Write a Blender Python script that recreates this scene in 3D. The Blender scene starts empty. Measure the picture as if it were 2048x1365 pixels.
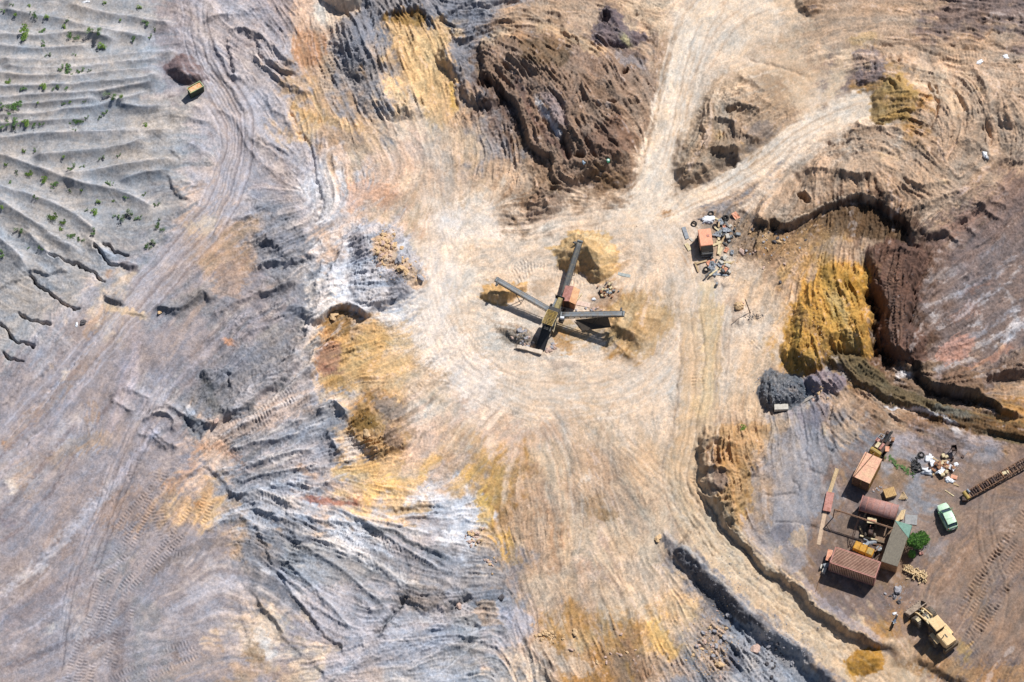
import bpy, bmesh, math, random
import numpy as np
from mathutils import Vector, Matrix
S = bpy.context.scene
COL = S.collection
# ---------------------------------------------------------------- camera, sky, sun, exposure
TILT = math.radians(27.0)
LENS = 150.0
FP = 2048 * LENS / 36.0
DIST = FP / 16.0                                   # sixteen photo pixels to the metre
cam_data = bpy.data.cameras.new('camera'); cam = bpy.data.objects.new('camera', cam_data); COL.objects.link(cam)
cam_data.lens = LENS; cam_data.sensor_width = 36; cam_data.clip_start = 1; cam_data.clip_end = 6000
cam.location = (0, -DIST * math.sin(TILT), DIST * math.cos(TILT)); cam.rotation_euler = (TILT, 0, 0)
S.camera = cam
SUN_EL, SUN_AZ = math.radians(50), math.atan2(1.25, 1.5)        # azimuth clockwise from +Y
W = bpy.data.worlds.new('World'); S.world = W; W.use_nodes = True
nt = W.node_tree; bg = nt.nodes['Background']
sky = nt.nodes.new('ShaderNodeTexSky'); sky.sky_type = 'NISHITA'; sky.sun_disc = False
sky.sun_elevation = SUN_EL; sky.sun_rotation = SUN_AZ
nt.links.new(sky.outputs[0], bg.inputs[0]); bg.inputs[1].default_value = 0.058
sl = bpy.data.lights.new('sun', 'SUN'); sl.energy = 4.6; sl.angle = math.radians(0.5); sl.color = (1.0, 0.975, 0.94)
so = bpy.data.objects.new('sun', sl); COL.objects.link(so)
sd = Vector((math.sin(SUN_AZ) * math.cos(SUN_EL), math.cos(SUN_AZ) * math.cos(SUN_EL), math.sin(SUN_EL)))
so.rotation_euler = sd.to_track_quat('Z', 'Y').to_euler()
S.view_settings.view_transform = 'Standard'; S.view_settings.look = 'None'
S.view_settings.exposure = 0.24; S.view_settings.gamma = 1

# ---------------------------------------------------------------- pixel <-> ground
CT, ST = math.cos(TILT), math.sin(TILT)
CX, CY, CZ = cam.location
def project(x, y, z):
    """world -> photo pixel"""
    dy = y - CY; dz = z - CZ
    depth = -(-ST * dy + CT * dz)
    up = CT * dy + ST * dz
    return 1024 + FP * x / depth, 682.5 - FP * up / depth
def ray_at(u, v, z):
    a = (u - 1024) / FP; b = (682.5 - v) / FP
    dy = CT * b + ST; dz = ST * b - CT
    t = (z - CZ) / dz
    return a * t, CY + dy * t, z

# ---------------------------------------------------------------- survey canvas of the quarry floor
rng = np.random.default_rng(7)
M = 240; CS = 1.5
Ua = np.arange(-M, 2048 + M, CS, dtype=np.float32); Va = np.arange(-M, 1365 + M, CS, dtype=np.float32)
NW, NH = len(Ua), len(Va)
U0, V0 = np.meshgrid(Ua, Va)
fx = np.fft.rfftfreq(NW)[None, :]; fy = np.fft.fftfreq(NH)[:, None]
FR2 = (fx * fx + fy * fy).astype(np.float32)
def gauss(a, sig_px):
    s = sig_px / CS
    return np.fft.irfft2(np.fft.rfft2(a) * np.exp(-2 * math.pi ** 2 * s * s * FR2), s=(NH, NW)).astype(np.float32)
def noise(scale_px, beta=0.0):
    """isotropic noise with features about scale_px; beta adds finer octaves"""
    w = rng.standard_normal((NH, NW)).astype(np.float32)
    f = np.sqrt(FR2) + 1e-9; f0 = CS / scale_px
    k = 1.0 / (1.0 + (f / f0) ** (4 if beta == 0 else beta)); k[0, 0] = 0
    a = np.fft.irfft2(np.fft.rfft2(w) * k, s=(NH, NW)).astype(np.float32)
    return a / a.std()
wn1, wn2, wn3, wn4 = noise(60), noise(60), noise(14), noise(14)
wn5, wn6 = noise(5), noise(5)
WU = U0 + 3.0 * wn1 + 1.1 * wn3 + 0.35 * wn5; WV = V0 + 3.0 * wn2 + 1.1 * wn4 + 0.35 * wn6
edge_n = noise(12, 2.2); crumb0 = noise(7, 2.2); patch_n = noise(70, 2.4)
def sm(t):
    t = np.clip(t, 0, 1); return t * t * (3 - 2 * t)
def box(pts, pad):
    us = [p[0] for p in pts]; vs = [p[1] for p in pts]
    i0 = max(0, int((min(us) - pad + M) / CS)); i1 = min(NW, int((max(us) + pad + M) / CS) + 2)
    j0 = max(0, int((min(vs) - pad + M) / CS)); j1 = min(NH, int((max(vs) + pad + M) / CS) + 2)
    return (slice(j0, j1), slice(i0, i1))
def curve(pts, n=4):
    """Catmull-Rom through the points"""
    if len(pts) < 3: return pts
    P = [pts[0]] + list(pts) + [pts[-1]]; out = []
    for i in range(1, len(P) - 2):
        p0, p1, p2, p3 = [np.array(P[k], float) for k in (i - 1, i, i + 1, i + 2)]
        for t in np.arange(n) / n:
            out.append(tuple(0.5 * ((2 * p1) + (-p0 + p2) * t + (2 * p0 - 5 * p1 + 4 * p2 - p3) * t * t + (-p0 + 3 * p1 - 3 * p2 + p3) * t ** 3)))
    out.append(tuple(pts[-1])); return out
def pline(pts, pad, closed=False, smooth=True, raw=0.0):
    """signed distance (positive on the walker's right), arc length, end fade"""
    if smooth and not closed: pts = curve(pts)
    sl_ = box(pts, pad + 14)
    X = WU[sl_] * (1 - raw) + U0[sl_] * raw; Y = WV[sl_] * (1 - raw) + V0[sl_] * raw
    best = np.full(X.shape, 1e9, np.float32); sg = np.zeros(X.shape, np.float32); arc = np.zeros(X.shape, np.float32)
    P = list(pts) + ([pts[0]] if closed else []); L = 0.0
    for (ax, ay), (bx, by) in zip(P[:-1], P[1:]):
        dx, dy = bx - ax, by - ay; ll = dx * dx + dy * dy
        if ll < 1e-6: continue
        t = np.clip(((X - ax) * dx + (Y - ay) * dy) / ll, 0, 1)
        ex = X - ax - t * dx; ey = Y - ay - t * dy; d2 = ex * ex + ey * ey
        m = d2 < best; ln = math.sqrt(ll)
        best = np.where(m, d2, best)
        sg = np.where(m, np.sign(-(X - ax) * dy + (Y - ay) * dx), sg)
        arc = np.where(m, L + t * ln, arc); L += ln
    return sl_, np.sqrt(best), sg, arc, L
def inside(poly, sl_):
    X = WU[sl_]; Y = WV[sl_]; r = np.zeros(X.shape, bool)
    for (ax, ay), (bx, by) in zip(poly, poly[1:] + poly[:1]):
        if ay == by: continue
        c = ((ay > Y) != (by > Y)) & (X < (bx - ax) * (Y - ay) / (by - ay) + ax); r ^= c
    return r
DIRS = []
def flow(*pts): DIRS.append(pts)
RIBS = [[(0,17),(83,33),(133,42),(187,55),(250,65),(307,80)],[(133,7),(183,20),(233,30),(287,38),(353,50)],
 [(-40,68),(50,70),(100,69),(150,64),(187,67),(240,80)],[(-40,90),(0,92),(67,98),(133,95),(187,90)],[(-40,116),(0,117),(100,122),(200,115),(283,105),(363,105)],
 [(-40,146),(0,147),(83,152),(167,150),(233,143),(283,138),(325,136)],[(-40,173),(0,173),(67,172),(167,167),(267,157),(325,150)],
 [(-40,196),(0,195),(100,187),(200,182),(267,170),(317,163)],[(-40,235),(0,230),(67,227),(133,217),(187,213),(233,200),(300,183)],
 [(-40,282),(0,277),(67,268),(133,265),(200,263),(267,262),(347,260)],[(60,313),(133,305),(200,300),(250,290),(300,273)],
 [(-60,296),(0,310),(50,325),(100,343),(150,362),(217,377),(267,393),(310,418)],[(123,348),(183,343),(250,330),(317,320),(360,320)],
 [(-60,355),(0,373),(50,387),(100,405),(150,430),(200,470)],[(-40,385),(0,403),(50,433),(83,455),(133,488),(165,500)],
 [(-40,455),(0,478),(33,508),(53,535)],[(60,470),(95,505),(120,520)],[(-40,250),(0,248),(60,243),(120,240),(190,238)],[(235,362),(290,346),(345,340)],
 [(0,130),(80,136),(180,132),(260,122),(330,118)],[(0,5),(60,-4),(120,-14)],[(170,470),(200,500),(235,515)],[(230,205),(290,215),(340,210)],[(-20,212),(60,207),(130,200),(200,196)]]
# --- flow of wheels and water: gives the streaks their direction
for r in RIBS: flow(*r)
flow((0,900),(120,760),(210,640),(330,500),(420,430)); flow((0,1000),(150,870),(250,700)); flow((0,1200),(150,1080),(260,950)); flow((0,1365),(200,1290),(380,1270)); flow((170,1340),(235,1150),(320,980))
flow((385,0),(395,110),(480,220),(500,330)); flow((470,60),(540,120),(620,190)); flow((512,270),(600,330)); flow((620,210),(645,400)); flow((440,230),(460,350),(420,430)); flow((660,40),(700,130),(740,200)); flow((620,30),(630,150))
flow((820,50),(860,150),(880,300),(880,420)); flow((700,200),(780,260),(850,330)); flow((720,420),(800,380),(860,330)); flow((420,620),(540,540),(640,500)); flow((430,740),(560,620),(640,560)); flow((250,620),(230,750),(200,850)); flow((512,400),(600,390))
flow((880,450),(870,560),(900,680),(1000,770),(1150,780),(1290,740),(1370,650),(1390,550),(1340,480),(1300,420)); flow((680,720),(820,690),(900,640)); flow((740,860),(860,760),(930,680)); flow((900,930),(960,840),(1000,780)); flow((950,460),(1050,460),(1200,430),(1300,410))
flow((960,620),(1080,640)); flow((700,560),(790,590),(860,560)); flow((1430,0),(1360,120),(1320,320),(1290,420)); flow((1320,420),(1480,350),(1600,260),(1750,200)); flow((1440,150),(1520,130),(1600,130),(1720,80)); flow((1700,30),(1850,50),(2048,60)); flow((1750,90),(1950,130),(2048,110))
flow((1440,230),(1480,300)); flow((1400,560),(1410,700),(1395,850),(1400,990),(1470,1080),(1600,1200),(1780,1340)); flow((1120,800),(1150,950),(1140,1100),(1150,1250)); flow((1180,850),(1300,950),(1400,1060)); flow((860,1000),(760,1000),(640,980)); flow((430,860),(600,740))
flow((420,940),(540,870),(660,800)); flow((545,1000),(700,1100),(900,1200)); flow((560,1150),(700,1290)); flow((600,1350),(760,1270),(900,1230),(1000,1200)); flow((1070,120),(1120,230),(1140,330)); flow((1180,120),(1240,180),(1290,210)); flow((1200,230),(1260,280)); flow((1160,300),(1230,350)); flow((980,90),(1050,120))
flow((1650,560),(1690,620),(1720,700)); flow((1790,500),(1785,700)); flow((1690,720),(1800,790),(2048,860)); flow((1860,640),(1960,570),(2048,500)); flow((1900,740),(2048,640)); flow((1870,520),(2048,390)); flow((1640,350),(1645,400)); flow((1700,350),(1712,400)); flow((1900,160),(1940,230),(1900,320))
flow((1960,150),(1990,260)); flow((1800,300),(1900,380)); flow((1850,1320),(1950,1180),(2048,1050)); flow((1600,950),(1560,1080)); flow((1180,1100),(1260,1220),(1320,1365)); flow((1080,1250),(1110,1340)); flow((1420,1150),(1520,1260)); flow((1900,900),(2000,960)); flow((1750,1250),(1700,1180)); flow((1430,880),(1450,1000))
flow((1560,600),(1500,720),(1480,800)); flow((1600,480),(1520,560)); flow((1540,760),(1600,780)); flow((1000,200),(1040,300),(1000,380)); flow((940,20),(1050,0)); flow((930,100),(1000,50)); flow((1080,10),(1200,20),(1300,60))
def sample(a, x, y):
    xi = np.clip(x, 0, NW - 1.001); yi = np.clip(y, 0, NH - 1.001); i = xi.astype(np.int32); j = yi.astype(np.int32); fx_ = (xi - i).astype(np.float32); fy_ = (yi - j).astype(np.float32)
    if a.ndim == 3: fx_ = fx_[..., None]; fy_ = fy_[..., None]
    return (a[j, i] * (1 - fx_) + a[j, i + 1] * fx_) * (1 - fy_) + (a[j + 1, i] * (1 - fx_) + a[j + 1, i + 1] * fx_) * fy_
DX = np.zeros((NH, NW), np.float32); DY = np.zeros((NH, NW), np.float32)
for pts in DIRS:
    c = curve(list(pts), 6)
    for (ax, ay), (bx, by) in zip(c[:-1], c[1:]):
        n = max(1, int(math.hypot(bx - ax, by - ay) / 6)); th = 2 * math.atan2(by - ay, bx - ax)
        for k in range(n):
            i = int((ax + (bx - ax) * k / n + M) / CS); j = int((ay + (by - ay) * k / n + M) / CS)
            if 0 <= i < NW and 0 <= j < NH: DX[j, i] += math.cos(th); DY[j, i] += math.sin(th)
gx = sum(gauss(DX, s) * s ** 2 * k for s, k in ((16, 1.0), (45, .35), (130, .12)))
gy = sum(gauss(DY, s) * s ** 2 * k for s, k in ((16, 1.0), (45, .35), (130, .12)))
ang = 0.5 * np.arctan2(gy, gx) + .14 * noise(50)
ux = np.cos(ang).astype(np.float32); uy = np.sin(ang).astype(np.float32)
JJ, II = np.mgrid[0:NH, 0:NW].astype(np.float32)
def lic(src, n, step):
    acc = src.copy(); tot = 1.0
    for sgn in (1, -1):
        x = II.copy(); y = JJ.copy(); px = ux * sgn; py = uy * sgn
        for k in range(n):
            x += px * step; y += py * step
            i = np.clip(x, 0, NW - 1).astype(np.int32); j = np.clip(y, 0, NH - 1).astype(np.int32)
            nx = ux[j, i]; ny = uy[j, i]; f = np.where(nx * px + ny * py < 0, -1, 1).astype(np.float32); px = nx * f; py = ny * f
            w = 0.5 + 0.5 * math.cos(math.pi * (k + 1) / (n + 1)); acc += src[j, i] * w; tot += w
    acc -= gauss(acc, 60); return (acc / acc.std()).astype(np.float32)
L1 = lic(noise(3.0), 16, 1.0)                      # fine scratches
L2 = lic(noise(8.0), 22, 1.6)                      # ruts and rills
L3 = lic(noise(26.0), 26, 3.0)                     # broad bands
L4 = lic(noise(3.5), 9, 1.0)
LM = lic(noise(15.0), 30, 2.0)
ux0, uy0 = ux, uy
ang = ang + .75 * np.tanh(1.3 * noise(120)) + .25; ux = np.cos(ang).astype(np.float32); uy = np.sin(ang).astype(np.float32)
mixm = sm(.5 + .9 * noise(55, 2.4)); mixn = sm(.35 + .8 * noise(40, 2.4))
L1 = L1 * (1 - mixm) + lic(noise(3.0), 14, 1.0) * mixm; L2 = L2 * (1 - mixn * .85) + lic(noise(9.0), 18, 1.6) * mixn * .85
ux, uy = ux0, uy0
streak = .55 * edge_n + .35 * L1 + .75 * L2 + .3 * LM
H = np.zeros((NH, NW), np.float32)
ROUGH = np.zeros((NH, NW), np.float32)
def ridge(pts, h, w=7, w2=None, raw=0.0):
    """crest line; w above/right side falls, w2 the walker's right side"""
    w2 = w2 or w
    s, d, sg, arc, L = pline(pts, 3 * max(w, w2), raw=raw)
    ww = np.where(sg > 0, w2, w); fade = sm(arc / 25) * sm((L - arc) / 25) if L > 80 else 1
    H[s] += .72 * h * fade * np.exp(-(d / ww) ** 1.15)
def scarp(pts, h, fall=40, steep=3, side=1, lip=0.0):
    """bank: ground steps up by h on the walker's right (side=-1: left), easing back over fall px"""
    big = h > 1.9; steep = steep * (1.3 if big else 1.15); k_ = .62 if big else .5
    s, d, sg, arc, L = pline(pts, fall * 2.2 + steep)
    sd_ = d * sg * side + (1.2 if big else .6) * edge_n[s]
    up = sm((sd_ + steep) / (2 * steep)); f = np.exp(-(np.maximum(sd_, 0) / fall) ** 1.5)
    fade = np.minimum(sm(arc / 18 + .15), sm((L - arc) / 18 + .15))
    H[s] += k_ * h * fade * up * f
def trench(pts, h, w=2.5):
    s, d, sg, arc, L = pline(pts, 4 * w)
    w = w * 1.25; H[s] -= .62 * h * sm(arc / 10 + .2) * sm((L - arc) / 10 + .2) * np.exp(-(d / w) ** 2) * (0.75 + .25 * np.clip(wn3[s], -1, 1))
def mound(poly, h, w=20, soft=False, rough=0.0):
    poly = curve(list(poly) + [poly[0]])[:-1]
    s, d, sg, arc, L = pline(poly, 6, closed=True)
    ins = inside(poly, s); t = np.where(ins, d, 0) / w
    p = sm(t) if soft else np.minimum(t, 1) - 0.12 * np.minimum(t, 1) ** 3
    H[s] += .72 * h * p
    if rough: ROUGH[s] = np.maximum(ROUGH[s], rough * sm(np.where(ins, d, 0) / 6))
def calm(pts, w, soft=14):
    """driven smooth: takes the roughness out of the ground"""
    s, d, sg, arc, L = pline(pts, w + soft)
    ROUGH[s] *= 1 - .9 * sm((w + soft - d) / soft)
def ruts(pts, offs, light, dark, a=.4, depth=.12, w=1.6):
    c = curve(pts); R_ = random.Random(len(pts) + int(pts[0][0]))
    for o in offs:
        q = []; wob = R_.uniform(-4, 4); o2 = o + R_.uniform(-2, 2)
        for i, p_ in enumerate(c):
            a_ = c[max(0, i - 1)]; b_ = c[min(len(c) - 1, i + 1)]; dx, dy = b_[0] - a_[0], b_[1] - a_[1]; l = math.hypot(dx, dy) or 1; oo = o2 + wob * math.sin(3 * i / len(c))
            q.append((p_[0] - dy / l * oo, p_[1] + dx / l * oo))
        i0 = R_.randint(0, len(q) // 4); i1 = len(q) - R_.randint(0, len(q) // 4); q = q[i0:i1]
        if len(q) < 3: continue
        s, d, sg, arc, L = pline(q, 10, smooth=False, raw=.5)
        fade = sm(arc / 30) * sm((L - arc) / 30)
        H[s] -= depth * fade * np.exp(-(d / (w * 1.3)) ** 2)
        blend(s, np.clip(a * fade * sm((w + 1.5 - d) / 1.5), 0, 1), light if R_.random() < .6 else dark)
def crack(pts, h=1.2, w=1.9):
    s, d, sg, arc, L = pline(pts, 5 * w)
    H[s] -= h * sm(arc / 8 + .1) * sm((L - arc) / 8 + .1) * np.exp(-(d / (w * (1 + .25 * wn3[s]).clip(.5, 1.6))) ** 2)
def pit(poly, h, w=8): mound(poly, -h, w, True)

# ---- base colours and roughness by survey cell (64 px square); dark cell left of the massif paints shade
PAL = dict(a=(180,178,179), b=(160,157,160), c=(198,190,192), d=(173,163,165), e=(142,141,147), w=(232,230,233), t=(238,215,192),
  T=(222,196,168), n=(198,170,145), m=(156,130,107), k=(108,84,70), p=(248,232,214), s=(230,200,178), o=(240,202,156), y=(212,168,106),
  v=(190,146,92), u=(142,124,117), g=(190,191,198), h=(92,94,100), x=(60,50,44), r=(178,120,98), l=(240,240,244), q=(164,138,120))  # x: near-black for shade painted into hollows
BASE = """
aaaaadccdsteeeebnnnTTtttTnnnnuuu
aaaaadcdcneeooemmmuuntttTnnnnnnn
aaaaadcccnbbooekummmntttTTuvnTnn
aaaaaaccconbtTnukummTttnntttvnnn
aaaaaacdccnTstTbmkmmtTnbttnnnnnn
aaaaaaccdcwsstTnnmmmtnntnnnnnnnu
aaaaabscbcwsTtptmtttttbnnmkknnuu
aaaabcnnebswspptttttttnmmnnkkuuu
aaaacdddbbwwsppttttttttTnyykkuuu
aactdbbddbwwwptptttvTtttTyykkuug
acdddddbbavoTppttttvttttyyykkgsg
ddddddebbcoooTtttttttttTnbmkmuun
ddddcbbbcbavntstttTtttTTbdnnmmmv
ddcdddsbcbeonsTsttTTttnnTbbmdmdm
cddddd sbbccoosnyTTnTTTvnbbumbmuu
dddddnogggsoowwvnTnnTnTybbuubuuu
dddddddnbewwccwTnTTTTnTmbuummnnn
dddbddceewcbbbbbnTsTTeTTmuumnnnn
dddddddceccbccbbnTnTToebTmuunnnn
ddcdbddttdccggacsvnvoTbeeTTvumnn
ddddbddndtccgggatnvmnbbceenTTnnv
""".replace(' ', '').split()
RGH = """
22222333433666654443311112224444
22222334436644676654311122233333
22222233436633687776311112344433
22222223333532578776211341115444
22222233334222257876213552244444
22222233333322246766213322444443
22222334433222115111113455776544
22222422543541111111113653366333
22233222444441111111112237766333
33322333434331111113111237776333
33222224446421111113111127776422
32222245433322111111111136666553
22223454445432111111111244455553
22222345455532111111114433333333
22222235454322222121114422322222
22222334553333332222124322222222
22222224555433343222222412222222
22222223443333432222241212222222
22222223333334432222234122222222
22222223333333433333335511222222
22222223333333344333445531222222
""".split()
def recell(rows, c0, c1, swap):
    return [''.join(swap(ch, r, c) if c0 <= c < c1 else ch for c, ch in enumerate(row)) for r, row in enumerate(rows)]
BASE = recell(BASE, 28, 32, lambda ch, r, c: ('q' if (r + c) % 3 else 'u') if r >= 13 and ch in 'nvmu' else ch)
BASE = recell(BASE, 28, 32, lambda ch, r, c: 'u' if 7 <= r <= 11 and ch in 'gs' else ch)
RGH = recell(RGH, 24, 32, lambda ch, r, c: '1' if 14 <= r < 20 and ch == '2' else ch)
RGH = recell(RGH, 0, 9, lambda ch, r, c: '1' if r >= 9 and ch == '2' else ('2' if ch == '3' else ch))
RGH = recell(RGH, 0, 5, lambda ch, r, c: '1' if r < 7 else ch)
BASE = [(r + r[-1] * 4)[:32] for r in BASE]
def lin(c):
    c = np.asarray(c, np.float32) / 255.0
    return np.where(c <= .04045, c / 12.92, ((c + .055) / 1.055) ** 2.4)
ALB = 0.66                                          # albedo behind a sunlit display value
LUT = {k: lin(v) * ALB for k, v in PAL.items()}
def upsample(cells, sharp=0.0, wob=16):
    g = np.asarray(cells, np.float32)
    x = np.clip((U0 + wob * wn1 + .5 * wob * wn3 + 7 * L2 + 9 * LM) / 64 - .5, 0, g.shape[1] - 1.001); y = np.clip((V0 + wob * wn2 + .5 * wob * wn4 + 7 * L2 - 9 * LM) / 65 - .5, 0, g.shape[0] - 1.001)
    xi = x.astype(int); yi = y.astype(int); a = sm(x - xi); b = sm(y - yi)
    if g.ndim == 3: a = a[..., None]; b = b[..., None]
    return (g[yi, xi] * (1 - a) + g[yi, xi + 1] * a) * (1 - b) + (g[yi + 1, xi] * (1 - a) + g[yi + 1, xi + 1] * a) * b
C = upsample([[LUT[ch] for ch in r] for r in BASE])
ROUGH += upsample([[int(ch) for ch in (r + r[-1] * 2)[:32]] for r in RGH], wob=8) / 9.0
def blend(s, a, col):
    c = LUT[col] if isinstance(col, str) else lin(col) * ALB
    a = a[..., None]; C[s] = C[s] * (1 - a) + c * a
def cs(pts, w, col, a=.8, soft=8, raw=0.0):
    """mineral stain or colour band along a line; a few dark bands paint shade"""
    s, d, sg, arc, L = pline(pts, w + soft * 2, raw=raw)
    soft = soft * .7; al = sm((w - d + soft * (.5 + .62 * streak[s])) / soft) * np.clip(1.02 + .13 * L2[s] + .1 * crumb0[s], .5, 1) * sm(arc / 12 + .3) * sm((L - arc) / 12 + .3)
    blend(s, np.clip(a * al, 0, 1), col)
def cp(poly, col, a=.85, soft=8):
    poly = curve(list(poly) + [poly[0]])[:-1]
    s, d, sg, arc, L = pline(poly, soft * 2, closed=True)
    sd_ = np.where(inside(poly, s), d, -d)
    soft = soft * .7; blend(s, np.clip(a * sm((sd_ + soft * (.5 + .5 * streak[s])) / soft) * np.clip(1.02 + .1 * L2[s] + .1 * crumb0[s], .5, 1), 0, 1), col)

# ================================================================ terrain features (photo pixels, metres)
# --- grey ribbed spoil, upper left
for i, r in enumerate(RIBS):
    big = i in (5, 6, 10, 12, 14, 15); cs(r, 3, (210,208,212), .35, 5, .8)
    ridge(r, 1.9 if big else 1.2, 10, 20 if big else 14, .8)
for r in ([(93,505),(117,518),(157,532),(187,552),(193,562),(217,563)],[(53,545),(73,568),(97,582),(127,602),(160,619)],[(-30,640),(0,659),(20,672),(43,685),(77,698)],
          [(32,625),(60,637),(110,652)],[(0,703),(20,718),(53,732)],[(180,492),(200,508),(227,528),(240,537)],[(203,482),(233,498),(263,514)]):
    crack(r, 1.5)
scarp([(-40,600),(0,578),(33,558),(50,543),(100,552),(133,545)], .9, 30, 3, -1)
scarp([(60,680),(90,660),(110,655),(135,690)], .5, 25, 3, 1)
scarp([(-60,860),(0,815),(40,780),(75,755),(130,700),(165,640)], .5, 30, 3, -1)
# haul track and dark stockpile
for o in (-22, -8, 10, 24):
    trench([(385+o,-40),(382+o,20),(386+o,70),(398+o,115),(425+o,155),(460+o,180)], .3, 3)
scarp([(365,-40),(362,30),(358,60),(368,95)], .7, 30, 3, 1)
mound([(332,135),(345,115),(362,109),(380,112),(395,125),(405,140),(418,163),(400,170),(370,168),(345,155),(335,147)], 2.2, 24, rough=.2)
cp([(330,135),(345,113),(362,107),(382,110),(397,125),(407,140),(420,165),(400,172),(370,170),(343,157),(333,147)], (128,108,108), .95, 4)
# layered spoil between the tracks
for r, h in (([(407,55),(433,35),(483,22),(540,20)], .9), ([(415,80),(440,110),(470,150),(500,180)], .7), ([(430,120),(450,160),(478,200),(490,235)], .7),
             ([(455,60),(490,55),(530,80),(570,120),(600,150)], 1.3), ([(500,95),(540,140),(580,170),(625,190)], 1.0), ([(520,180),(560,230),(600,270)], .7),
             ([(430,210),(470,240),(500,290),(520,330)], .5), ([(480,240),(540,300),(580,330)], .6), ([(360,200),(400,215),(440,212)], .4), ([(345,235),(385,232),(420,240)], .5),
             ([(350,360),(390,370),(430,360)], .4), ([(520,330),(570,345),(620,350)], .4), ([(360,280),(400,300),(420,330)], .35)):
    ridge(r, h, 9, 6)
scarp([(453,77),(465,113),(477,135),(470,165)], 1.2, 26, 3, -1)
scarp([(512,80),(525,113),(549,127),(565,143),(595,157)], 1.6, 40, 3, -1)
scarp([(512,263),(532,283),(562,300),(585,315)], .9, 30, 3, -1)
scarp([(330,300),(345,305),(360,320)], .8, 20, 2, -1); scarp([(335,350),(345,385),(385,400)], .9, 25, 3, -1)
trench([(575,217),(595,250),(612,283),(622,320),(639,387),(642,417),(632,447)], 1.0, 3)
scarp([(590,60),(585,87),(592,133)], .8, 20, 3, 1)
scarp([(500,480),(512,465),(540,455),(590,445),(620,440)], .8, 30, 4, 1)
# slate knoll and ochre fan, top
mound([(655,80),(662,45),(690,25),(725,30),(760,50),(785,90),(790,130),(760,160),(720,165),(690,150),(668,125)], 3.2, 45, rough=.75)
cp([(660,85),(668,50),(690,30),(725,32),(745,55),(765,95),(750,125),(700,130),(672,120)], (150,149,156), .6, 14)
mound([(700,170),(735,140),(800,150),(850,190),(840,235),(770,240),(710,215)], 1.6, 30, rough=.6)
mound([(872,95),(893,85),(920,95),(935,110),(932,145),(912,165),(890,140),(874,125)], 2.6, 18, rough=.5)
mound([(915,170),(925,150),(960,165),(1000,190),(985,215),(930,205)], 2.2, 16, rough=.6)
cp([(870,95),(893,83),(922,93),(937,110),(934,145),(912,165),(888,142),(872,125)], 'e', .7, 8)
mound([(672,14),(700,20),(760,-20),(740,-90),(640,-90),(640,-10)], 3.2, 20)
scarp([(880,40),(910,20),(960,5),(1040,0)], 1.4, 30, 3, -1); scarp([(905,90),(950,70),(1000,50),(1050,40)], 1.2, 26, 3, -1)
cs([(640,0),(645,25),(635,50)], 14, 'p', .8, 10); cs([(625,60),(615,100),(620,140)], 30, (186,140,104), .75, 12)
cs([(655,110),(650,150),(655,190)], 14, 'T', .6, 10)
cp([(775,45),(800,25),(845,22),(850,60),(868,32),(888,30),(892,60),(905,170),(902,230),(870,250),(835,200),(805,130),(785,80)], (238,198,144), .75, 14)
cp([(770,40),(795,22),(840,20),(850,38),(835,52),(800,50)], (150,118,62), .8, 6)
scarp([(768,45),(795,20),(845,18),(855,45)], 1.6, 25, 3, -1)
cs([(660,235),(700,255),(720,270)], 10, 'o', .8, 10); cs([(580,205),(620,230),(655,240)], 7, (214,170,116), .7, 8)
cs([(905,225),(905,190),(902,160)], 7, (228,186,104), .8, 6)
cs([(770,155),(800,160),(830,180)], 8, 'o', .6, 8); cs([(620,375),(650,395),(655,430)], 16, 'w', .8, 10)
cs([(690,410),(740,380),(790,400)], 22, (222,176,148), .6, 18); cs([(665,300),(705,330)], 10, (234,206,186), .7, 8)
cs([(800,400),(760,395)], 16, (190,146,116), .5, 12)
# --- brown spoil massif
mound([(968,85),(1010,62),(1060,57),(1150,70),(1180,92),(1240,103),(1290,140),(1318,200),(1303,290),(1290,350),(1240,378),(1160,372),(1120,430),(1062,442),(1052,410),(1108,345),(1062,290),(1003,178),(972,145)], 4.4, 75, rough=.6)
cp([(968,85),(1010,62),(1060,55),(1150,68),(1180,90),(1240,100),(1290,140),(1318,200),(1303,290),(1290,350),(1240,380),(1160,374),(1120,432),(1062,442),(1052,410),(1108,345),(1062,290),(1003,178),(972,145)], (160,135,117), .8, 14)
scarp([(963,75),(966,115),(975,150),(1000,178),(1025,203),(1043,240),(1060,290),(1090,313),(1104,340),(1098,352)], 2.1, 26, 3, -1)
scarp([(1045,108),(1080,138),(1110,132),(1140,110),(1165,105),(1172,95)], 1.2, 30, 4, -1)
scarp([(1120,62),(1150,75),(1160,90),(1172,102)], 1.6, 18, 3, -1)
cp([(1040,85),(1070,75),(1110,78),(1145,100),(1130,125),(1090,130),(1050,125)], (118,98,76), .75, 8)
cs([(1065,58),(1110,62),(1170,85),(1215,105)], 9, (212,180,146), .8, 7)
cs([(1060,70),(1010,75),(985,90)], 5, (196,160,124), .5, 8)
trench([(1052,175),(1085,230),(1105,262),(1127,285),(1142,322)], 1.3, 9); trench([(1105,178),(1128,230),(1135,300),(1143,325)], 1.0, 5)
scarp([(1105,178),(1128,225),(1136,300),(1146,325)], 1.2, 30, 4, -1)
cs([(1078,195),(1098,235),(1112,255),(1120,280)], 4.5, 'l', .85, 4); cs([(1095,180),(1110,220),(1125,260)], 14, (160,150,156), .6, 10)
cs([(1030,150),(1060,215),(1100,280),(1140,322)], 7, (120,92,84), .7, 6)
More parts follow.
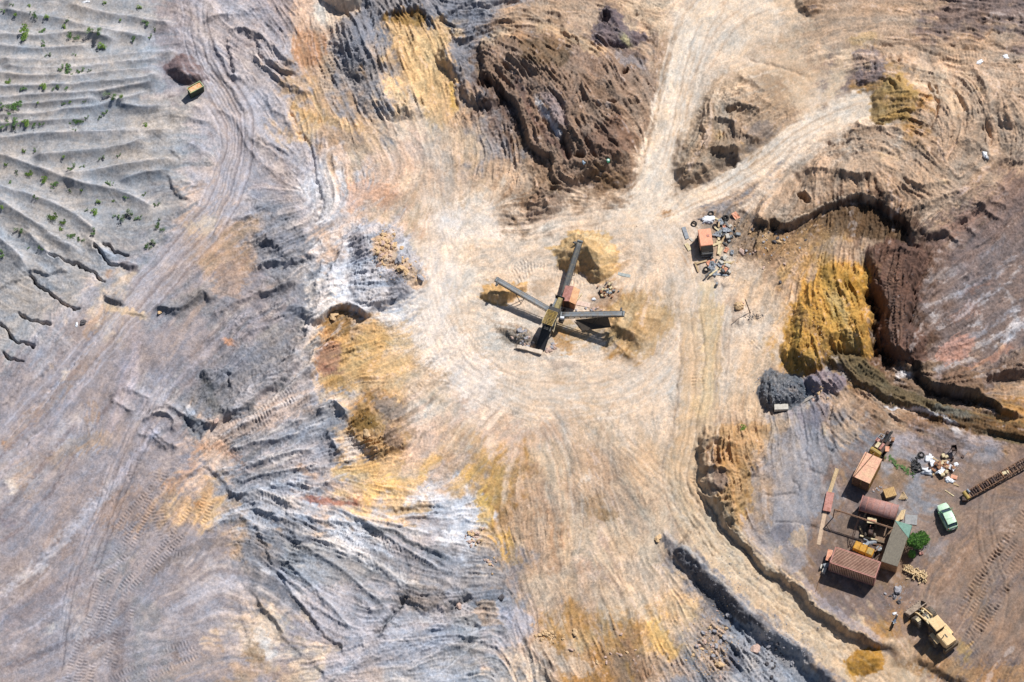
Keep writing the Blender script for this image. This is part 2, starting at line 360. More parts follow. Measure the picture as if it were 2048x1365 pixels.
for r, h in (([(1190,150),(1220,170),(1250,200),(1290,195)], 1.2), ([(1150,170),(1190,200),(1230,215),(1290,240)], 1.3), ([(1140,225),(1180,235),(1215,260),(1250,290)], 1.4),
             ([(1135,260),(1170,262),(1180,285)], 1.1), ([(1190,290),(1220,310),(1260,315)], 1.3), ([(1110,330),(1170,325),(1230,330)], 1.6), ([(1170,110),(1210,130),(1250,160),(1280,165)], 1.3),
             ([(1060,400),(1090,370),(1120,350)], 1.8), ([(1130,380),(1160,345),(1210,345)], 1.4), ([(1000,110),(1050,130),(1080,150)], 1.0)):
    ridge(r, h * .8, 14, 9)
for p in ([(1150,303),(1165,305),(1163,320),(1148,318)], [(1240,130),(1256,133),(1258,145),(1245,143)], [(1210,195),(1232,200),(1225,212)]): pit(p, 2.2, 5)
scarp([(1065,395),(1075,385),(1092,395),(1100,420)], 1.6, 12, 3, 1); scarp([(1100,375),(1115,370),(1130,385)], 1.2, 14, 3, 1)
cs([(1180,345),(1230,365),(1255,350)], 16, (120,96,66), .6, 12); cs([(1090,380),(1120,370)], 16, (128,104,76), .6, 10)
cp([(1160,270),(1200,250),(1240,230),(1270,270),(1250,310),(1190,315)], (122,92,78), .6, 14)
mound([(1180,70),(1195,30),(1215,22),(1250,45),(1292,72),(1270,88),(1240,92),(1195,85)], 1.2, 14, rough=.6)
cp([(1178,72),(1195,28),(1215,20),(1250,45),(1292,72),(1270,88),(1240,92),(1195,85)], (112,102,112), .85, 7)
pit([(1193,30),(1210,25),(1220,38),(1203,45)], 2.0, 5); cs([(1243,68),(1255,78),(1264,88)], 7, (208,196,150), .8, 4)
cs([(1225,105),(1260,120),(1290,130)], 9, (164,158,160), .7, 6); trench([(1265,25),(1290,60),(1305,100)], .9, 6)
cs([(1030,60),(1000,40),(1060,20),(1150,10)], 14, (196,166,138), .5, 12)
scarp([(960,10),(1020,16),(1060,8)], .8, 20, 3, 1); scarp([(1024,45),(1070,40),(1120,50)], .8, 20, 3, 1); scarp([(1090,20),(1110,30),(1122,45)], .8, 18, 3, -1)
cs([(965,88),(990,75),(1030,60)], 8, 'T', .7, 8)
# --- haul roads, upper right
for pp in ([(1480,90),(1560,115),(1640,150)],[(1500,60),(1600,70),(1700,60)]): cs(pp, 26, (196,168,142), .45, 24)
def road(pts, w, col, a, rut=.15, n=3, soft=16):
    cs(pts, w, col, a, soft)
    for k in range(n):
        o = (k - (n - 1) / 2) * w * 1.1
        q = [(p[0] + o, p[1] + o * .4) for p in pts]
        trench(q, rut, 3.5); cs(q, 3, (238,222,204), .35, 5)
road([(1440,-60),(1425,0),(1390,60),(1372,120),(1357,180),(1343,240),(1327,300),(1310,350),(1295,400),(1270,440)], 34, (244,226,206), .95, .1, 3, 14)
road([(1320,425),(1400,392),(1480,350),(1540,308),(1590,268),(1650,235),(1700,215),(1752,203)], 22, (246,228,208), .97, .1, 3, 10)
road([(1640,250),(1700,225),(1750,208)], 22, (238,218,196), .8, 0)
cs([(1550,20),(1480,40),(1430,90)], 60, (242,222,200), .8, 30); cp([(1345,390),(1355,300),(1390,230),(1440,150),(1530,150),(1590,200),(1560,262),(1500,318),(1440,352),(1380,380)], (172,148,124), .75, 20); cs([(1600,150),(1625,180),(1600,225)], 22, (226,200,172), .6, 24); cs([(1720,100),(1690,130),(1670,170),(1660,200)], 14, (224,198,168), .7, 12)
cs([(1750,80),(1690,110),(1600,110),(1500,130),(1430,200)], 12, (222,198,172), .6, 16)
cs([(1315,425),(1345,420)], 6, (176,122,58), .8, 5); cs([(1440,10),(1452,8)], 4, (150,110,84), .5, 4); cs([(1478,33),(1482,36)], 4, (160,116,80), .7, 3)
scarp([(1345,120),(1338,200),(1322,290),(1300,340)], .5, 30, 7, 1)
mound([(1340,385),(1348,300),(1380,240),(1410,190),(1465,160),(1525,175),(1545,220),(1548,262),(1500,318),(1440,352),(1380,380)], 2.0, 34, True, rough=.6)
for r, h in (([(1350,350),(1365,335),(1400,330),(1418,350),(1415,370)], 1.0), ([(1405,250),(1440,237),(1470,248),(1480,280)], 1.3), ([(1440,215),(1465,205),(1500,215),(1530,230)], 1.3),
             ([(1405,245),(1412,280),(1400,310)], .8), ([(1415,310),(1430,298),(1470,302),(1482,330)], 1.0), ([(1370,360),(1390,345),(1405,360)], .6), ([(1460,150),(1500,160),(1540,185)], .8), ([(1470,180),(1510,190),(1540,205)], .7)):
    ridge(r, h, 9, 6)
pit([(1418,308),(1440,300),(1475,310),(1472,340),(1440,345),(1425,330)], 1.0, 6); cp([(1422,312),(1470,312),(1468,336),(1428,334)], (132,118,104), .7, 5)
cp([(1505,240),(1540,235),(1545,262),(1520,275),(1500,265)], (142,132,128), .6, 6)
scarp([(1490,258),(1500,272),(1530,278)], 1.0, 16, 3, -1); pit([(1447,210),(1465,205),(1470,216),(1452,222)], .8, 5)
cs([(1430,265),(1445,275)], 8, (222,188,136), .6, 6); cs([(1480,290),(1490,296)], 5, (232,190,136), .7, 5)
mound([(1585,0),(1610,-15),(1650,-15),(1668,5),(1650,22),(1620,30),(1595,18)], 1.4, 14, rough=.4); cs([(1600,5),(1640,8)], 14, (138,108,84), .7, 8)
# --- folded brown hills, right
mound([(1710,110),(1740,95),(1800,105),(1860,125),(1925,135),(1990,130),(2060,110),(2110,200),(2110,310),(2030,310),(1985,330),(1978,400),(1920,450),(1850,482),(1800,446),(1770,418),(1720,395),(1660,408),(1600,440),(1560,440),(1585,380),(1650,300),(1700,250),(1750,215),(1712,165)], 3.6, 80, rough=.5)
cp([(1710,105),(1745,97),(1770,110),(1768,150),(1740,168),(1715,165)], (140,128,132), .8, 8)
cp([(1740,200),(1765,172),(1800,150),(1825,165),(1832,200),(1815,236),(1762,250),(1748,228)], (180,148,92), .85, 6)
mound([(1745,200),(1765,172),(1800,152),(1825,165),(1832,200),(1815,236),(1762,248),(1748,228)], 1.0, 14, rough=.5)
for r, h in (([(1856,165),(1863,187),(1876,200),(1873,233),(1866,257)], 1.8), ([(1869,168),(1880,195)], 1.4), ([(1906,177),(1919,200),(1921,222)], 1.2), ([(1906,163),(1920,172),(1930,184)], .8), ([(1749,107),(1750,147)], .9),
             ([(1763,106),(1766,124)], 1.0), ([(1775,106),(1781,127)], .9), ([(1796,110),(1800,130)], 1.0), ([(1817,118),(1813,133)], .7), ([(1829,133),(1832,148)], .9), ([(1779,163),(1790,182)], 1.3), ([(1792,150),(1804,166)], 1.2),
             ([(1816,160),(1820,175)], .8), ([(1969,233),(1974,260),(1978,285)], 1.3), ([(2020,297),(2012,322)], .9), ([(1840,150),(1875,158),(1900,170)], .6), ([(1935,185),(1938,205)], .6), ([(1962,215),(1966,230)], .6),
             ([(1580,345),(1600,365),(1592,380)], .8), ([(1800,360),(1812,368),(1830,375)], .8), ([(1755,400),(1758,380),(1750,350)], .9), ([(1625,400),(1625,370)], .8), ([(1700,345),(1712,370),(1705,395)], .7), ([(1735,350),(1742,375),(1730,395)], .7),
             ([(1640,290),(1690,285),(1695,262)], .9), ([(1685,265),(1694,290)], 1.4), ([(1883,275),(1895,268)], .5), ([(1795,300),(1800,315)], .4), ([(1985,45),(1950,40),(2048,42)], .8), ([(1960,80),(1990,68),(2048,62)], .8), ([(1890,90),(1960,100),(2048,98)], .6),
             ([(1870,118),(1900,125),(1935,130)], .8), ([(1850,60),(1900,64),(1950,62)], .5), ([(1760,90),(1830,95),(1880,110)], .5), ([(1500,120),(1560,135),(1620,160)], .3), ([(1870,28),(1920,20),(1980,12)], .6), ([(1820,30),(1900,40),(1960,30)], .5)):
    trench(r, h, 3.2)
for r, h, w in (([(1900,150),(1945,130),(1975,175),(1985,235)], 1.3, 16), ([(2048,150),(2020,200),(2010,260)], 1.4, 18), ([(1840,190),(1850,250),(1830,300)], .7, 14), ([(1890,190),(1900,250),(1870,320)], .8, 14), ([(1940,200),(1950,260),(1930,320)], .8, 14),
                ([(1600,345),(1640,340),(1700,345),(1760,350)], 1.5, 12), ([(1760,400),(1810,372),(1860,370),(1920,350)], 1.2, 12), ([(1790,430),(1860,400),(1940,380)], 1.0, 14), ([(1650,300),(1720,300),(1800,280),(1860,290)], .7, 14),
                ([(1990,330),(1960,290),(1900,280)], .9, 12), ([(1870,350),(1930,330),(1970,350)], .8, 12), ([(1700,250),(1760,260),(1830,265)], .8, 10)):
    ridge(r, h, w, w * .7)
cs([(1700,80),(1760,75)], 8, (200,168,118), .6, 8); cs([(1700,130),(1800,110),(1880,125),(1920,150)], 9, (214,184,158), .6, 10)
for c_ in ([(1790,318),(1800,310)], [(1765,320),(1770,300)], [(1850,310),(1858,306)], [(1880,365),(1900,358)], [(1950,175),(1968,185)], [(1725,135),(1738,130)]): cs(c_, 7, (226,192,152), .6, 8)
scarp([(1500,440),(1540,452),(1570,453),(1603,443),(1629,430),(1663,413),(1696,402),(1723,397),(1749,403),(1770,420),(1783,433),(1803,450),(1832,484)], 2.7, 44, 4, -1)
cs([(1560,447),(1600,437),(1660,408),(1700,397),(1725,392),(1760,405)], 3, (226,204,180), .7, 3)
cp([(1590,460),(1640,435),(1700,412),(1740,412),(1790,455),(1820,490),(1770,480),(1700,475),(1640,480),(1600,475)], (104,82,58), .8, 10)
pit([(1590,388),(1605,385),(1622,395),(1610,408),(1596,402)], 2.4, 6)
scarp([(1500,430),(1480,425),(1470,440)], .8, 20, 4, 1)
scarp([(2060,318),(2000,325),(1983,345),(1978,395),(1920,450),(1850,480),(1838,500)], 1.6, 34, 7, 1)
for r in ([(1985,365),(2010,385)], [(1975,395),(2010,410)], [(1955,405),(2000,440)], [(1890,460),(1920,480)], [(1930,440),(1950,470)]): ridge(r, .8, 7, 5)
cp([(1900,450),(1940,425),(1965,430),(1945,450),(1905,475)], (206,158,130), .6, 10)
# --- purple floor with chalk streaks, far right
for p, w_, c_, a_ in (([(1850,560),(1930,530)], 9, 'w', .4), ([(1862,640),(1880,628)], 10, 'l', .7), ([(1935,650),(1960,642)], 8, 'l', .6), ([(1870,660),(1930,620),(2000,575),(2048,540)], 4, 'w', .6),
    ([(1880,690),(1960,670),(2048,600)], 5, 'g', .6), ([(1930,710),(1990,680),(2060,640)], 7, 'w', .7), ([(1860,735),(1910,728),(1960,720)], 8, 'w', .55), ([(1980,700),(2060,650)], 3, 'l', .6), ([(1910,600),(1990,550),(2060,490)], 5, 'g', .5),
    ([(1850,620),(1900,590),(1960,570)], 4, 'w', .5), ([(2010,570),(2030,620),(2020,680)], 5, 'w', .5), ([(1900,640),(1950,610)], 12, (196,140,112), .4), ([(1930,590),(1990,560)], 9, (188,136,110), .7), ([(1960,520),(2010,470)], 7, 'g', .4),
    ([(1900,500),(1980,480)], 5, 'b', .5), ([(1850,500),(1900,470),(1930,460)], 8, (200,156,132), .4), ([(1840,605),(1850,600)], 6, (196,140,118), .6), ([(1900,755),(1970,720),(2030,690)], 6, (192,134,108), .6)):
    cs(p, w_ * .8, c_, a_ * .62, 8)
cp([(1868,712),(1885,690),(1910,672),(1925,668),(1950,685),(1953,705),(1920,722),(1890,728)], (206,156,136), .75, 8)
cs([(1873,705),(1890,707)], 4, (140,118,110), .7, 4)
for r in ([(1850,600),(1940,560),(2048,500)], [(1860,690),(1950,640),(2048,570)], [(1870,740),(1980,700),(2060,640)], [(1880,560),(1960,500),(2048,430)]): trench(r, .35, 3.5)
mound([(1880,800),(1885,745),(1920,728),(1960,735),(2010,705),(2070,680),(2110,740),(2060,760),(1975,762),(1975,800),(1930,790)], 2.2, 20, rough=.6)
cp([(1880,790),(1888,742),(1935,735),(1960,765),(1975,800),(1930,788)], (134,106,84), .8, 8); cp([(1960,765),(1975,735),(2048,705),(2070,740),(2048,760)], (122,102,92), .8, 8)
cs([(1985,790),(2048,775)], 16, (176,146,120), .7, 12)
# --- dark brown bank, ochre bank
mound([(1727,502),(1742,489),(1790,484),(1840,492),(1850,520),(1838,580),(1822,640),(1845,662),(1850,690),(1838,722),(1812,724),(1775,705),(1768,640),(1757,590),(1740,562),(1724,530)], 2.8, 16, rough=.55)
cp([(1724,500),(1740,486),(1790,481),(1842,490),(1853,520),(1840,580),(1824,640),(1848,660),(1852,690),(1845,728),(1812,728),(1770,705),(1760,640),(1750,590),(1735,562),(1721,530)], (116,88,76), .95, 5)
cs([(1780,510),(1785,600),(1790,680)], 16, (132,106,92), .6, 10); scarp([(1775,515),(1800,503),(1822,510)], .8, 14, 2, -1)
trench([(1842,500),(1836,560),(1828,610),(1818,650)], 1.6, 5)
mound([(1600,590),(1625,552),(1660,532),(1700,531),(1732,547),(1738,600),(1746,650),(1744,712),(1705,706),(1672,705),(1640,742),(1600,746),(1570,727),(1557,700),(1565,670),(1580,640),(1590,612)], 3.8, 34, rough=.7)
cp([(1597,590),(1622,550),(1660,528),(1700,527),(1735,545),(1741,600),(1750,650),(1748,716),(1705,706),(1672,705),(1640,745),(1600,749),(1566,729),(1553,700),(1561,670),(1576,640),(1587,612)], (206,160,84), .92, 8)
cs([(1665,575),(1685,640),(1710,700)], 9, (222,186,126), .7, 8); cs([(1690,560),(1715,570),(1728,600)], 12, (200,146,62), .7, 8)
cs([(1680,548),(1700,560),(1720,575)], 10, (128,94,40), .6, 8); cs([(1640,555),(1670,540)], 10, (146,116,62), .6, 6); cs([(1590,620),(1620,650),(1660,680)], 9, (146,120,92), .5, 9); cs([(1590,680),(1600,730),(1640,735)], 12, (140,104,50), .7, 10)
cs([(1585,655),(1600,690)], 8, (214,172,88), .6, 8); cs([(1640,690),(1650,715),(1640,730)], 8, (118,92,72), .7, 7)
trench([(1742,580),(1752,620),(1752,660),(1756,700),(1775,722),(1792,728)], 3.4, 10)
cs([(1745,590),(1753,640),(1752,690),(1780,728)], 8, 'x', .8, 5)  # black shade of the hollow painted along its floor
for r in ([(1640,570),(1655,620),(1680,690)], [(1672,565),(1690,620),(1715,690)], [(1700,570),(1715,620),(1730,690)], [(1600,640),(1640,660),(1670,690)]): trench(r, .6, 4)
mound([(1800,700),(1842,665),(1852,700),(1848,740),(1830,752),(1805,735)], 1.2, 9, rough=.7)
cs([(1800,738),(1812,748),(1828,755)], 7, 'w', .8, 5); cp([(1650,720),(1668,700),(1720,707),(1760,738),(1800,770),(1850,790),(1900,808),(1960,826),(2060,848),(2060,890),(1960,864),(1880,840),(1800,812),(1740,787),(1690,752)], (112,98,72), .9, 6)
cs([(1850,825),(1950,845),(2060,865)], 14, (122,88,56), .7, 8); cs([(1860,815),(1900,822),(1950,835)], 7, (140,146,140), .5, 6)
mound([(1655,722),(1668,703),(1720,710),(1760,738),(1810,775),(1880,800),(1960,826),(2060,848),(2100,885),(1960,862),(1880,838),(1800,810),(1740,785),(1690,750)], 1.3, 10, True, rough=.4)
for k in range(5): trench([(1680+k*7,728-k*4+4),(1740+k*6,770-k*4),(1810+k*5,800-k*4),(1900,820+k*4),(2060,850+k*8)], .35, 2.6)
scarp([(1834,715),(1838,745),(1852,762),(1880,770),(1920,786),(1960,800),(1990,812),(2040,835)], 2.4, 26, 3, -1)
trench([(1838,730),(1845,765),(1870,785),(1910,793),(1960,808)], 1.6, 7); cs([(1836,722),(1842,765),(1868,785),(1910,792),(1965,808),(2000,818)], 7, 'x', .75, 5)  # dark stroke paints the bank's shadow into the gully
cs([(1769,808),(1796,815),(1836,818),(1869,825),(1896,835),(1919,847)], 2.5, 'l', .8, 3); scarp([(1769,806),(1796,813),(1836,816),(1869,823),(1896,833),(1919,845)], .5, 14, 2, -1)
cs([(1715,800),(1750,830),(1740,870)], 20, (140,106,78), .6, 14); cs([(1790,830),(1830,840),(1870,850)], 12, (148,112,82), .6, 10)
cs([(1905,850),(1915,870)], 7, 'w', .6, 6)
# --- slate heap, purple rock
mound([(1517,775),(1530,752),(1560,743),(1595,750),(1610,770),(1612,795),(1590,812),(1550,815),(1525,805)], 2.4, 26, rough=.95)
cp([(1515,775),(1530,750),(1560,741),(1597,748),(1613,770),(1614,797),(1590,814),(1550,817),(1523,807)], (104,110,118), .95, 4)
mound([(1608,760),(1625,742),(1655,738),(1690,755),(1682,778),(1650,785),(1620,778)], 1.6, 14, rough=.9); cp([(1608,760),(1625,742),(1655,738),(1690,757),(1682,780),(1650,787),(1620,780)], (142,132,146), .75, 6)
scarp([(1612,745),(1622,762),(1645,785)], 1.2, 16, 2, -1); trench([(1668,800),(1664,830),(1664,880),(1660,910)], .8, 3.5); trench([(1625,735),(1640,760),(1655,785)], .7, 2.5)
cp([(1595,830),(1620,815),(1655,815),(1650,850),(1610,855)], (132,124,132), .6, 10); cp([(1665,850),(1710,845),(1716,880),(1680,890)], (208,178,148), .6, 10); cs([(1650,850),(1655,880)], 5, (200,172,130), .6, 5)
# --- terrace hill right of the road
mound([(1395,860),(1420,840),(1460,845),(1500,830),(1560,815),(1620,800),(1720,800),(1800,815),(1900,845),(2110,890),(2110,1420),(2000,1410),(1900,1370),(1810,1316),(1762,1306),(1722,1291),(1681,1266),(1641,1236),(1601,1201),(1566,1163),(1549,1148),(1527,1147),(1506,1117),(1477,1082),(1447,1042),(1412,997),(1398,960),(1393,920)], 1.1, 18, True)
mound([(1395,870),(1430,850),(1470,860),(1530,870),(1535,920),(1500,960),(1490,1010),(1480,1080),(1455,1055),(1410,990),(1395,930)], 1.6, 26, rough=.75)
cp([(1395,870),(1430,850),(1470,850),(1535,850),(1535,880),(1500,930),(1495,1000),(1478,1062),(1462,1062),(1440,1045),(1408,995),(1393,940)], (196,156,108), .75, 12)
for p, c_ in (([(1390,945),(1420,940),(1455,945),(1450,980),(1420,997),(1400,985)], (142,126,120)), ([(1385,910),(1420,890),(1440,910),(1425,940),(1395,935)], (128,106,92)), ([(1395,870),(1430,860),(1440,890),(1400,905)], (164,132,104))): cp(p, c_, .8, 7)
cp([(1492,935),(1530,925),(1560,870),(1640,850),(1650,920),(1640,1000),(1620,1080),(1590,1150),(1540,1150),(1490,1105),(1483,1060),(1500,1000)], (168,164,168), .6, 16)
for r, h in (([(1405,990),(1430,1000),(1460,985)], 1.2), ([(1400,940),(1430,935),(1460,945)], 1.1), ([(1395,895),(1430,880),(1470,890)], .9), ([(1440,1010),(1465,1000),(1485,985)], .9), ([(1460,1040),(1480,1010),(1490,980)], .8), ([(1420,965),(1440,980),(1470,975)], .8)): ridge(r, h, 8, 5)
for r in ([(1425,1010),(1445,1002),(1460,990)], [(1430,1000),(1455,985)], [(1400,905),(1420,900),(1440,885)], [(1462,1062),(1470,1040),(1462,1020)]): trench(r, .9, 3)
scarp([(1419,1008),(1445,1043),(1475,1081),(1505,1116),(1527,1146),(1550,1147),(1567,1162),(1606,1196),(1646,1231),(1686,1261),(1727,1286),(1767,1301)], 1.92, 14, 3, -1)
cs([(1440,1055),(1480,1090),(1510,1110),(1530,1130),(1560,1150),(1600,1185),(1640,1220),(1680,1250),(1730,1285),(1790,1312)], 9, (104,98,102), .7, 8)  # shadow under the terrace edge painted as a dark band
cs([(1600,1165),(1650,1210),(1700,1245),(1760,1285)], 9, (176,166,170), .6, 6)
cp([(1541,1060),(1570,1048),(1590,1065),(1580,1085),(1550,1090)], (130,126,132), .8, 8); cp([(1583,1070),(1605,1055),(1620,1075),(1605,1095),(1588,1092)], (206,180,150), .7, 8); cs([(1540,1110),(1560,1130)], 14, (214,184,152), .6, 10)
for r in ([(1545,1045),(1600,1050),(1640,1058)], [(1580,955),(1600,985),(1575,1010)], [(1610,900),(1625,940),(1650,945)], [(1520,1000),(1560,990),(1600,995)]): trench(r, .4, 2.5)
cs([(1545,880),(1590,870)], 16, (160,156,160), .6, 12); cs([(1665,1000),(1640,1060),(1625,1110)], 18, (156,128,104), .5, 14)
cs([(1690,1030),(1700,1080),(1650,1090)], 26, (128,112,96), .5, 16)
# --- yellow dust on the yard, bottom right
cs([(1830,1310),(1880,1335),(1960,1350),(2060,1350)], 22, (190,146,96), .6, 22); cs([(1915,1290),(1940,1310)], 10, (212,168,98), .6, 10); cs([(1750,1325),(1800,1335),(1850,1345)], 9, (162,118,62), .6, 8)
cs([(1835,1070),(1870,1110),(1885,1080)], 12, (168,164,168), .5, 12); cs([(1995,1080),(2005,1092)], 6, (206,206,212), .7, 4); cs([(1860,1120),(1880,1115)], 10, (172,160,156), .5, 10)
cs([(1950,1160),(1960,1250)], 20, (176,138,98), .4, 20); cs([(2048,1000),(2000,1040)], 20, (158,140,132), .4, 20)
cs([(1990,900),(1960,930)], 14, (160,160,166), .5, 12)
# --- driven ground: broad swath on the left, haul roads, turning circle
SW = [(385,-60),(387,80),(425,160),(470,235),(468,330),(425,430),(340,530),(240,645),(120,785),(-60,965)]
cs(SW[3:], 34, (186,176,178), .4, 26); calm(SW[2:], 30); ruts(SW, (-30,-24,-17,-10,-3,4,11,18,25,32), (208,202,208), (140,128,130), .45)
ruts([(500,600),(420,680),(330,780),(260,900),(200,1050),(150,1200),(120,1400)], (-26,-16,-7,3,12,22), (198,190,196), (138,126,128), .35)
NS = [(1440,-60),(1425,0),(1390,60),(1372,120),(1357,180),(1343,240),(1327,300),(1310,350),(1295,400),(1270,440)]; BR = [(1290,432),(1320,422),(1400,392),(1480,350),(1540,308),(1590,268),(1650,235),(1700,215),(1748,205)]
LR = [(1395,600),(1405,700),(1400,790),(1388,870),(1372,930),(1380,990),(1410,1050),(1460,1110),(1530,1175),(1610,1245),(1690,1310),(1780,1370)]
calm(NS, 36); calm(BR, 22); calm(LR, 44); calm([(1480,20),(1560,140),(1640,180)], 40)
ruts(NS, (-34,-26,-19,-11,-4,5,12,20,29,40), (250,234,216), (208,180,154), .36, .04); ruts(BR, (-18,-12,-6,0,6,12,18), (252,236,218), (204,172,142), .4, .05)
ruts(LR, (-44,-36,-28,-20,-12,-4,4,12,20,28,36,44), (236,214,186), (178,150,124), .38, .08); ruts([(1560,20),(1480,60),(1430,140),(1400,220)], (-20,-8,6,20,34), (244,226,206), (200,170,144), .4, .05)
RING = [(870,420),(866,520),(885,620),(930,710),(1010,770),(1130,795),(1260,770),(1350,700),(1392,600),(1375,510),(1310,440)]
calm(RING, 40); ruts(RING, (-34,-26,-18,-9,0,8,17,26,36,46,58), (250,236,222), (214,190,168), .26, .03)
for q_, n_ in (([(1180,800),(1240,900),(1330,980),(1400,1060),(1480,1140)], 5), ([(1050,790),(1120,900),(1140,1020),(1120,1180)], 5), ([(860,300),(870,400),(900,520)], 5), ([(820,760),(900,720),(960,760)], 4), ([(1010,790),(930,860),(880,940),(820,990)], 5), ([(1450,620),(1440,740),(1420,860)], 4), ([(960,450),(1060,455),(1200,430),(1290,425)], 5), ([(1250,790),(1200,900),(1220,1040),(1290,1160)], 4)):
    ruts(q_, [(k - n_ / 2) * 10 for k in range(n_)], (248,228,208), (196,166,142), .28, .05)
for q_, n_ in (([(2060,1010),(1980,1130),(1930,1240),(1880,1330)], 4), ([(1940,1080),(1880,1150),(1850,1200),(1860,1300)], 3), ([(2060,900),(1980,960),(1960,1060),(1990,1200),(1950,1330)], 4)): ruts(q_, [(k - n_ / 2) * 12 for k in range(n_)], (188,160,138), (132,108,92), .35, .08)
# --- long wheel swaths, lower left
for pp, w_, c_ in (([(-40,1230),(100,1110),(250,940),(320,860)],5,(204,198,208)), ([(-40,1290),(90,1150),(220,1010)],3,(196,190,198)), ([(20,1300),(140,1190),(280,1100)],3,(198,192,200)), ([(-40,1130),(80,1010),(190,850),(250,760)],3,(136,122,124)), ([(-40,1080),(60,960),(150,850)],4,(132,118,120)), ([(-40,960),(60,850),(170,720)],4,(134,118,122)), ([(-40,1000),(80,870),(200,730)],3,(200,190,196)),
                   ([(250,720),(240,800),(215,880)],10,(190,180,188)), ([(270,660),(268,740),(262,800)],8,(196,184,190)), ([(60,1400),(180,1330),(330,1290)],3,(194,188,196)), ([(0,1340),(120,1290),(260,1270)],6,(130,118,120)), ([(220,1400),(240,1290),(250,1200)],12,(132,122,124)), ([(330,1230),(420,1180),(500,1160)],12,(202,198,206)), ([(300,1150),(380,1100),(460,1080)],9,(138,126,122)),
                   ([(350,1240),(350,1330)],8,(142,128,124)), ([(100,930),(170,880),(230,880)],14,(176,158,144)), ([(380,1170),(450,1250),(470,1330)],16,(190,184,190)), ([(500,620),(440,680),(400,720)],8,(196,186,190)), ([(450,560),(380,640),(330,720)],6,(190,172,164))):
    cs(pp, w_, c_, .6, 7, .6)
for pp in ([(-40,1215),(110,1090),(260,920)], [(-40,1262),(100,1130),(240,980)], [(-40,1000),(80,862),(200,722)], [(-40,940),(60,832),(150,722)], [(20,870),(110,770),(200,670)]): trench(pp, .28, 3)
# --- road, bottom right
cs([(1950,1000),(2060,1150),(1990,1300)], 60, (160,134,116), .55, 60); cs([(1880,520),(1980,430),(2060,380)], 50, (138,118,112), .6, 40)
road([(1395,620),(1405,700),(1400,790),(1388,870),(1372,930),(1380,990),(1410,1050),(1460,1110),(1530,1175),(1610,1245),(1690,1310),(1780,1370),(1850,1420)], 42, (216,190,160), .9, .22, 3, 10)
cs([(1410,560),(1420,640),(1418,740),(1400,830)], 16, (236,208,166), .7, 14)
for o in (-34, -22, -10, 4, 16, 26): trench([(1385+o,960),(1412+o,1045),(1462+o,1105),(1532+o,1170),(1612+o,1240),(1692+o,1305)], .28, 2.2); cs([(1388+o,962),(1415+o,1047),(1465+o,1107),(1535+o,1172),(1615+o,1242),(1695+o,1307)], 1.5, (228,204,170), .5, 3)
scarp([(1345,1092),(1372,1120),(1398,1148),(1436,1183),(1474,1221),(1522,1262),(1562,1290),(1612,1325),(1652,1365),(1682,1400)], 3.6, 55, 15, -1); ROUGH[box([(1380,1110),(1560,1300)], 10)] *= 1
cp([(1320,1066),(1345,1078),(1372,1103),(1402,1132),(1440,1167),(1480,1205),(1530,1250),(1545,1275),(1530,1300),(1500,1290),(1475,1262),(1440,1232),(1412,1215),(1395,1180),(1370,1132),(1345,1103),(1325,1083)], (112,110,114), .95, 6)
cs([(1325,1062),(1372,1096),(1440,1158),(1500,1210),(1560,1258),(1640,1318)], 3.5, (206,196,188), .6, 4)
cp([(1470,1235),(1540,1265),(1600,1300),(1640,1365),(1650,1420),(1460,1420),(1465,1330),(1455,1280)], (176,178,184), .8, 10); cs([(1405,1235),(1425,1290),(1430,1350)], 22, (196,170,148), .7, 12)
cs([(1320,1310),(1400,1345)], 20, (208,178,152), .5, 18); cp([(1450,1310),(1475,1300),(1490,1330),(1470,1345),(1452,1335)], (122,122,132), .8, 6)
mound([(1690,1325),(1705,1307),(1730,1298),(1755,1302),(1768,1320),(1760,1340),(1735,1350),(1710,1345)], 1.7, 26); cp([(1688,1325),(1705,1305),(1730,1296),(1757,1300),(1771,1320),(1762,1342),(1735,1352),(1708,1347)], (186,140,64), .97, 4)
cs([(1690,1325),(1700,1345),(1715,1365)], 5, (186,140,64), .6, 4)
# --- debris terrace, (1370-1560, 430-560)
scarp([(1372,455),(1385,500),(1402,540),(1430,562),(1470,570)], .45, 40, 5, -1)
cp([(1385,440),(1430,425),(1490,415),(1510,440),(1500,480),(1450,500),(1400,520)], (152,134,118), .6, 16); cs([(1500,460),(1540,480),(1600,490),(1660,470)], 20, (178,144,98), .5, 20)
cs([(1540,440),(1570,455)], 10, (90,70,52), .7, 8); cs([(1560,560),(1590,530),(1660,520)], 10, (190,158,112), .6, 10)
for p in ([(1535,445),(1548,440),(1560,450),(1545,462)], [(1560,455),(1576,452),(1572,468)]): pit(p, 1.5, 5)
for k in range(5): ridge([(1495+k*9,500-k*12),(1515+k*9,478-k*10)], .5, 5)
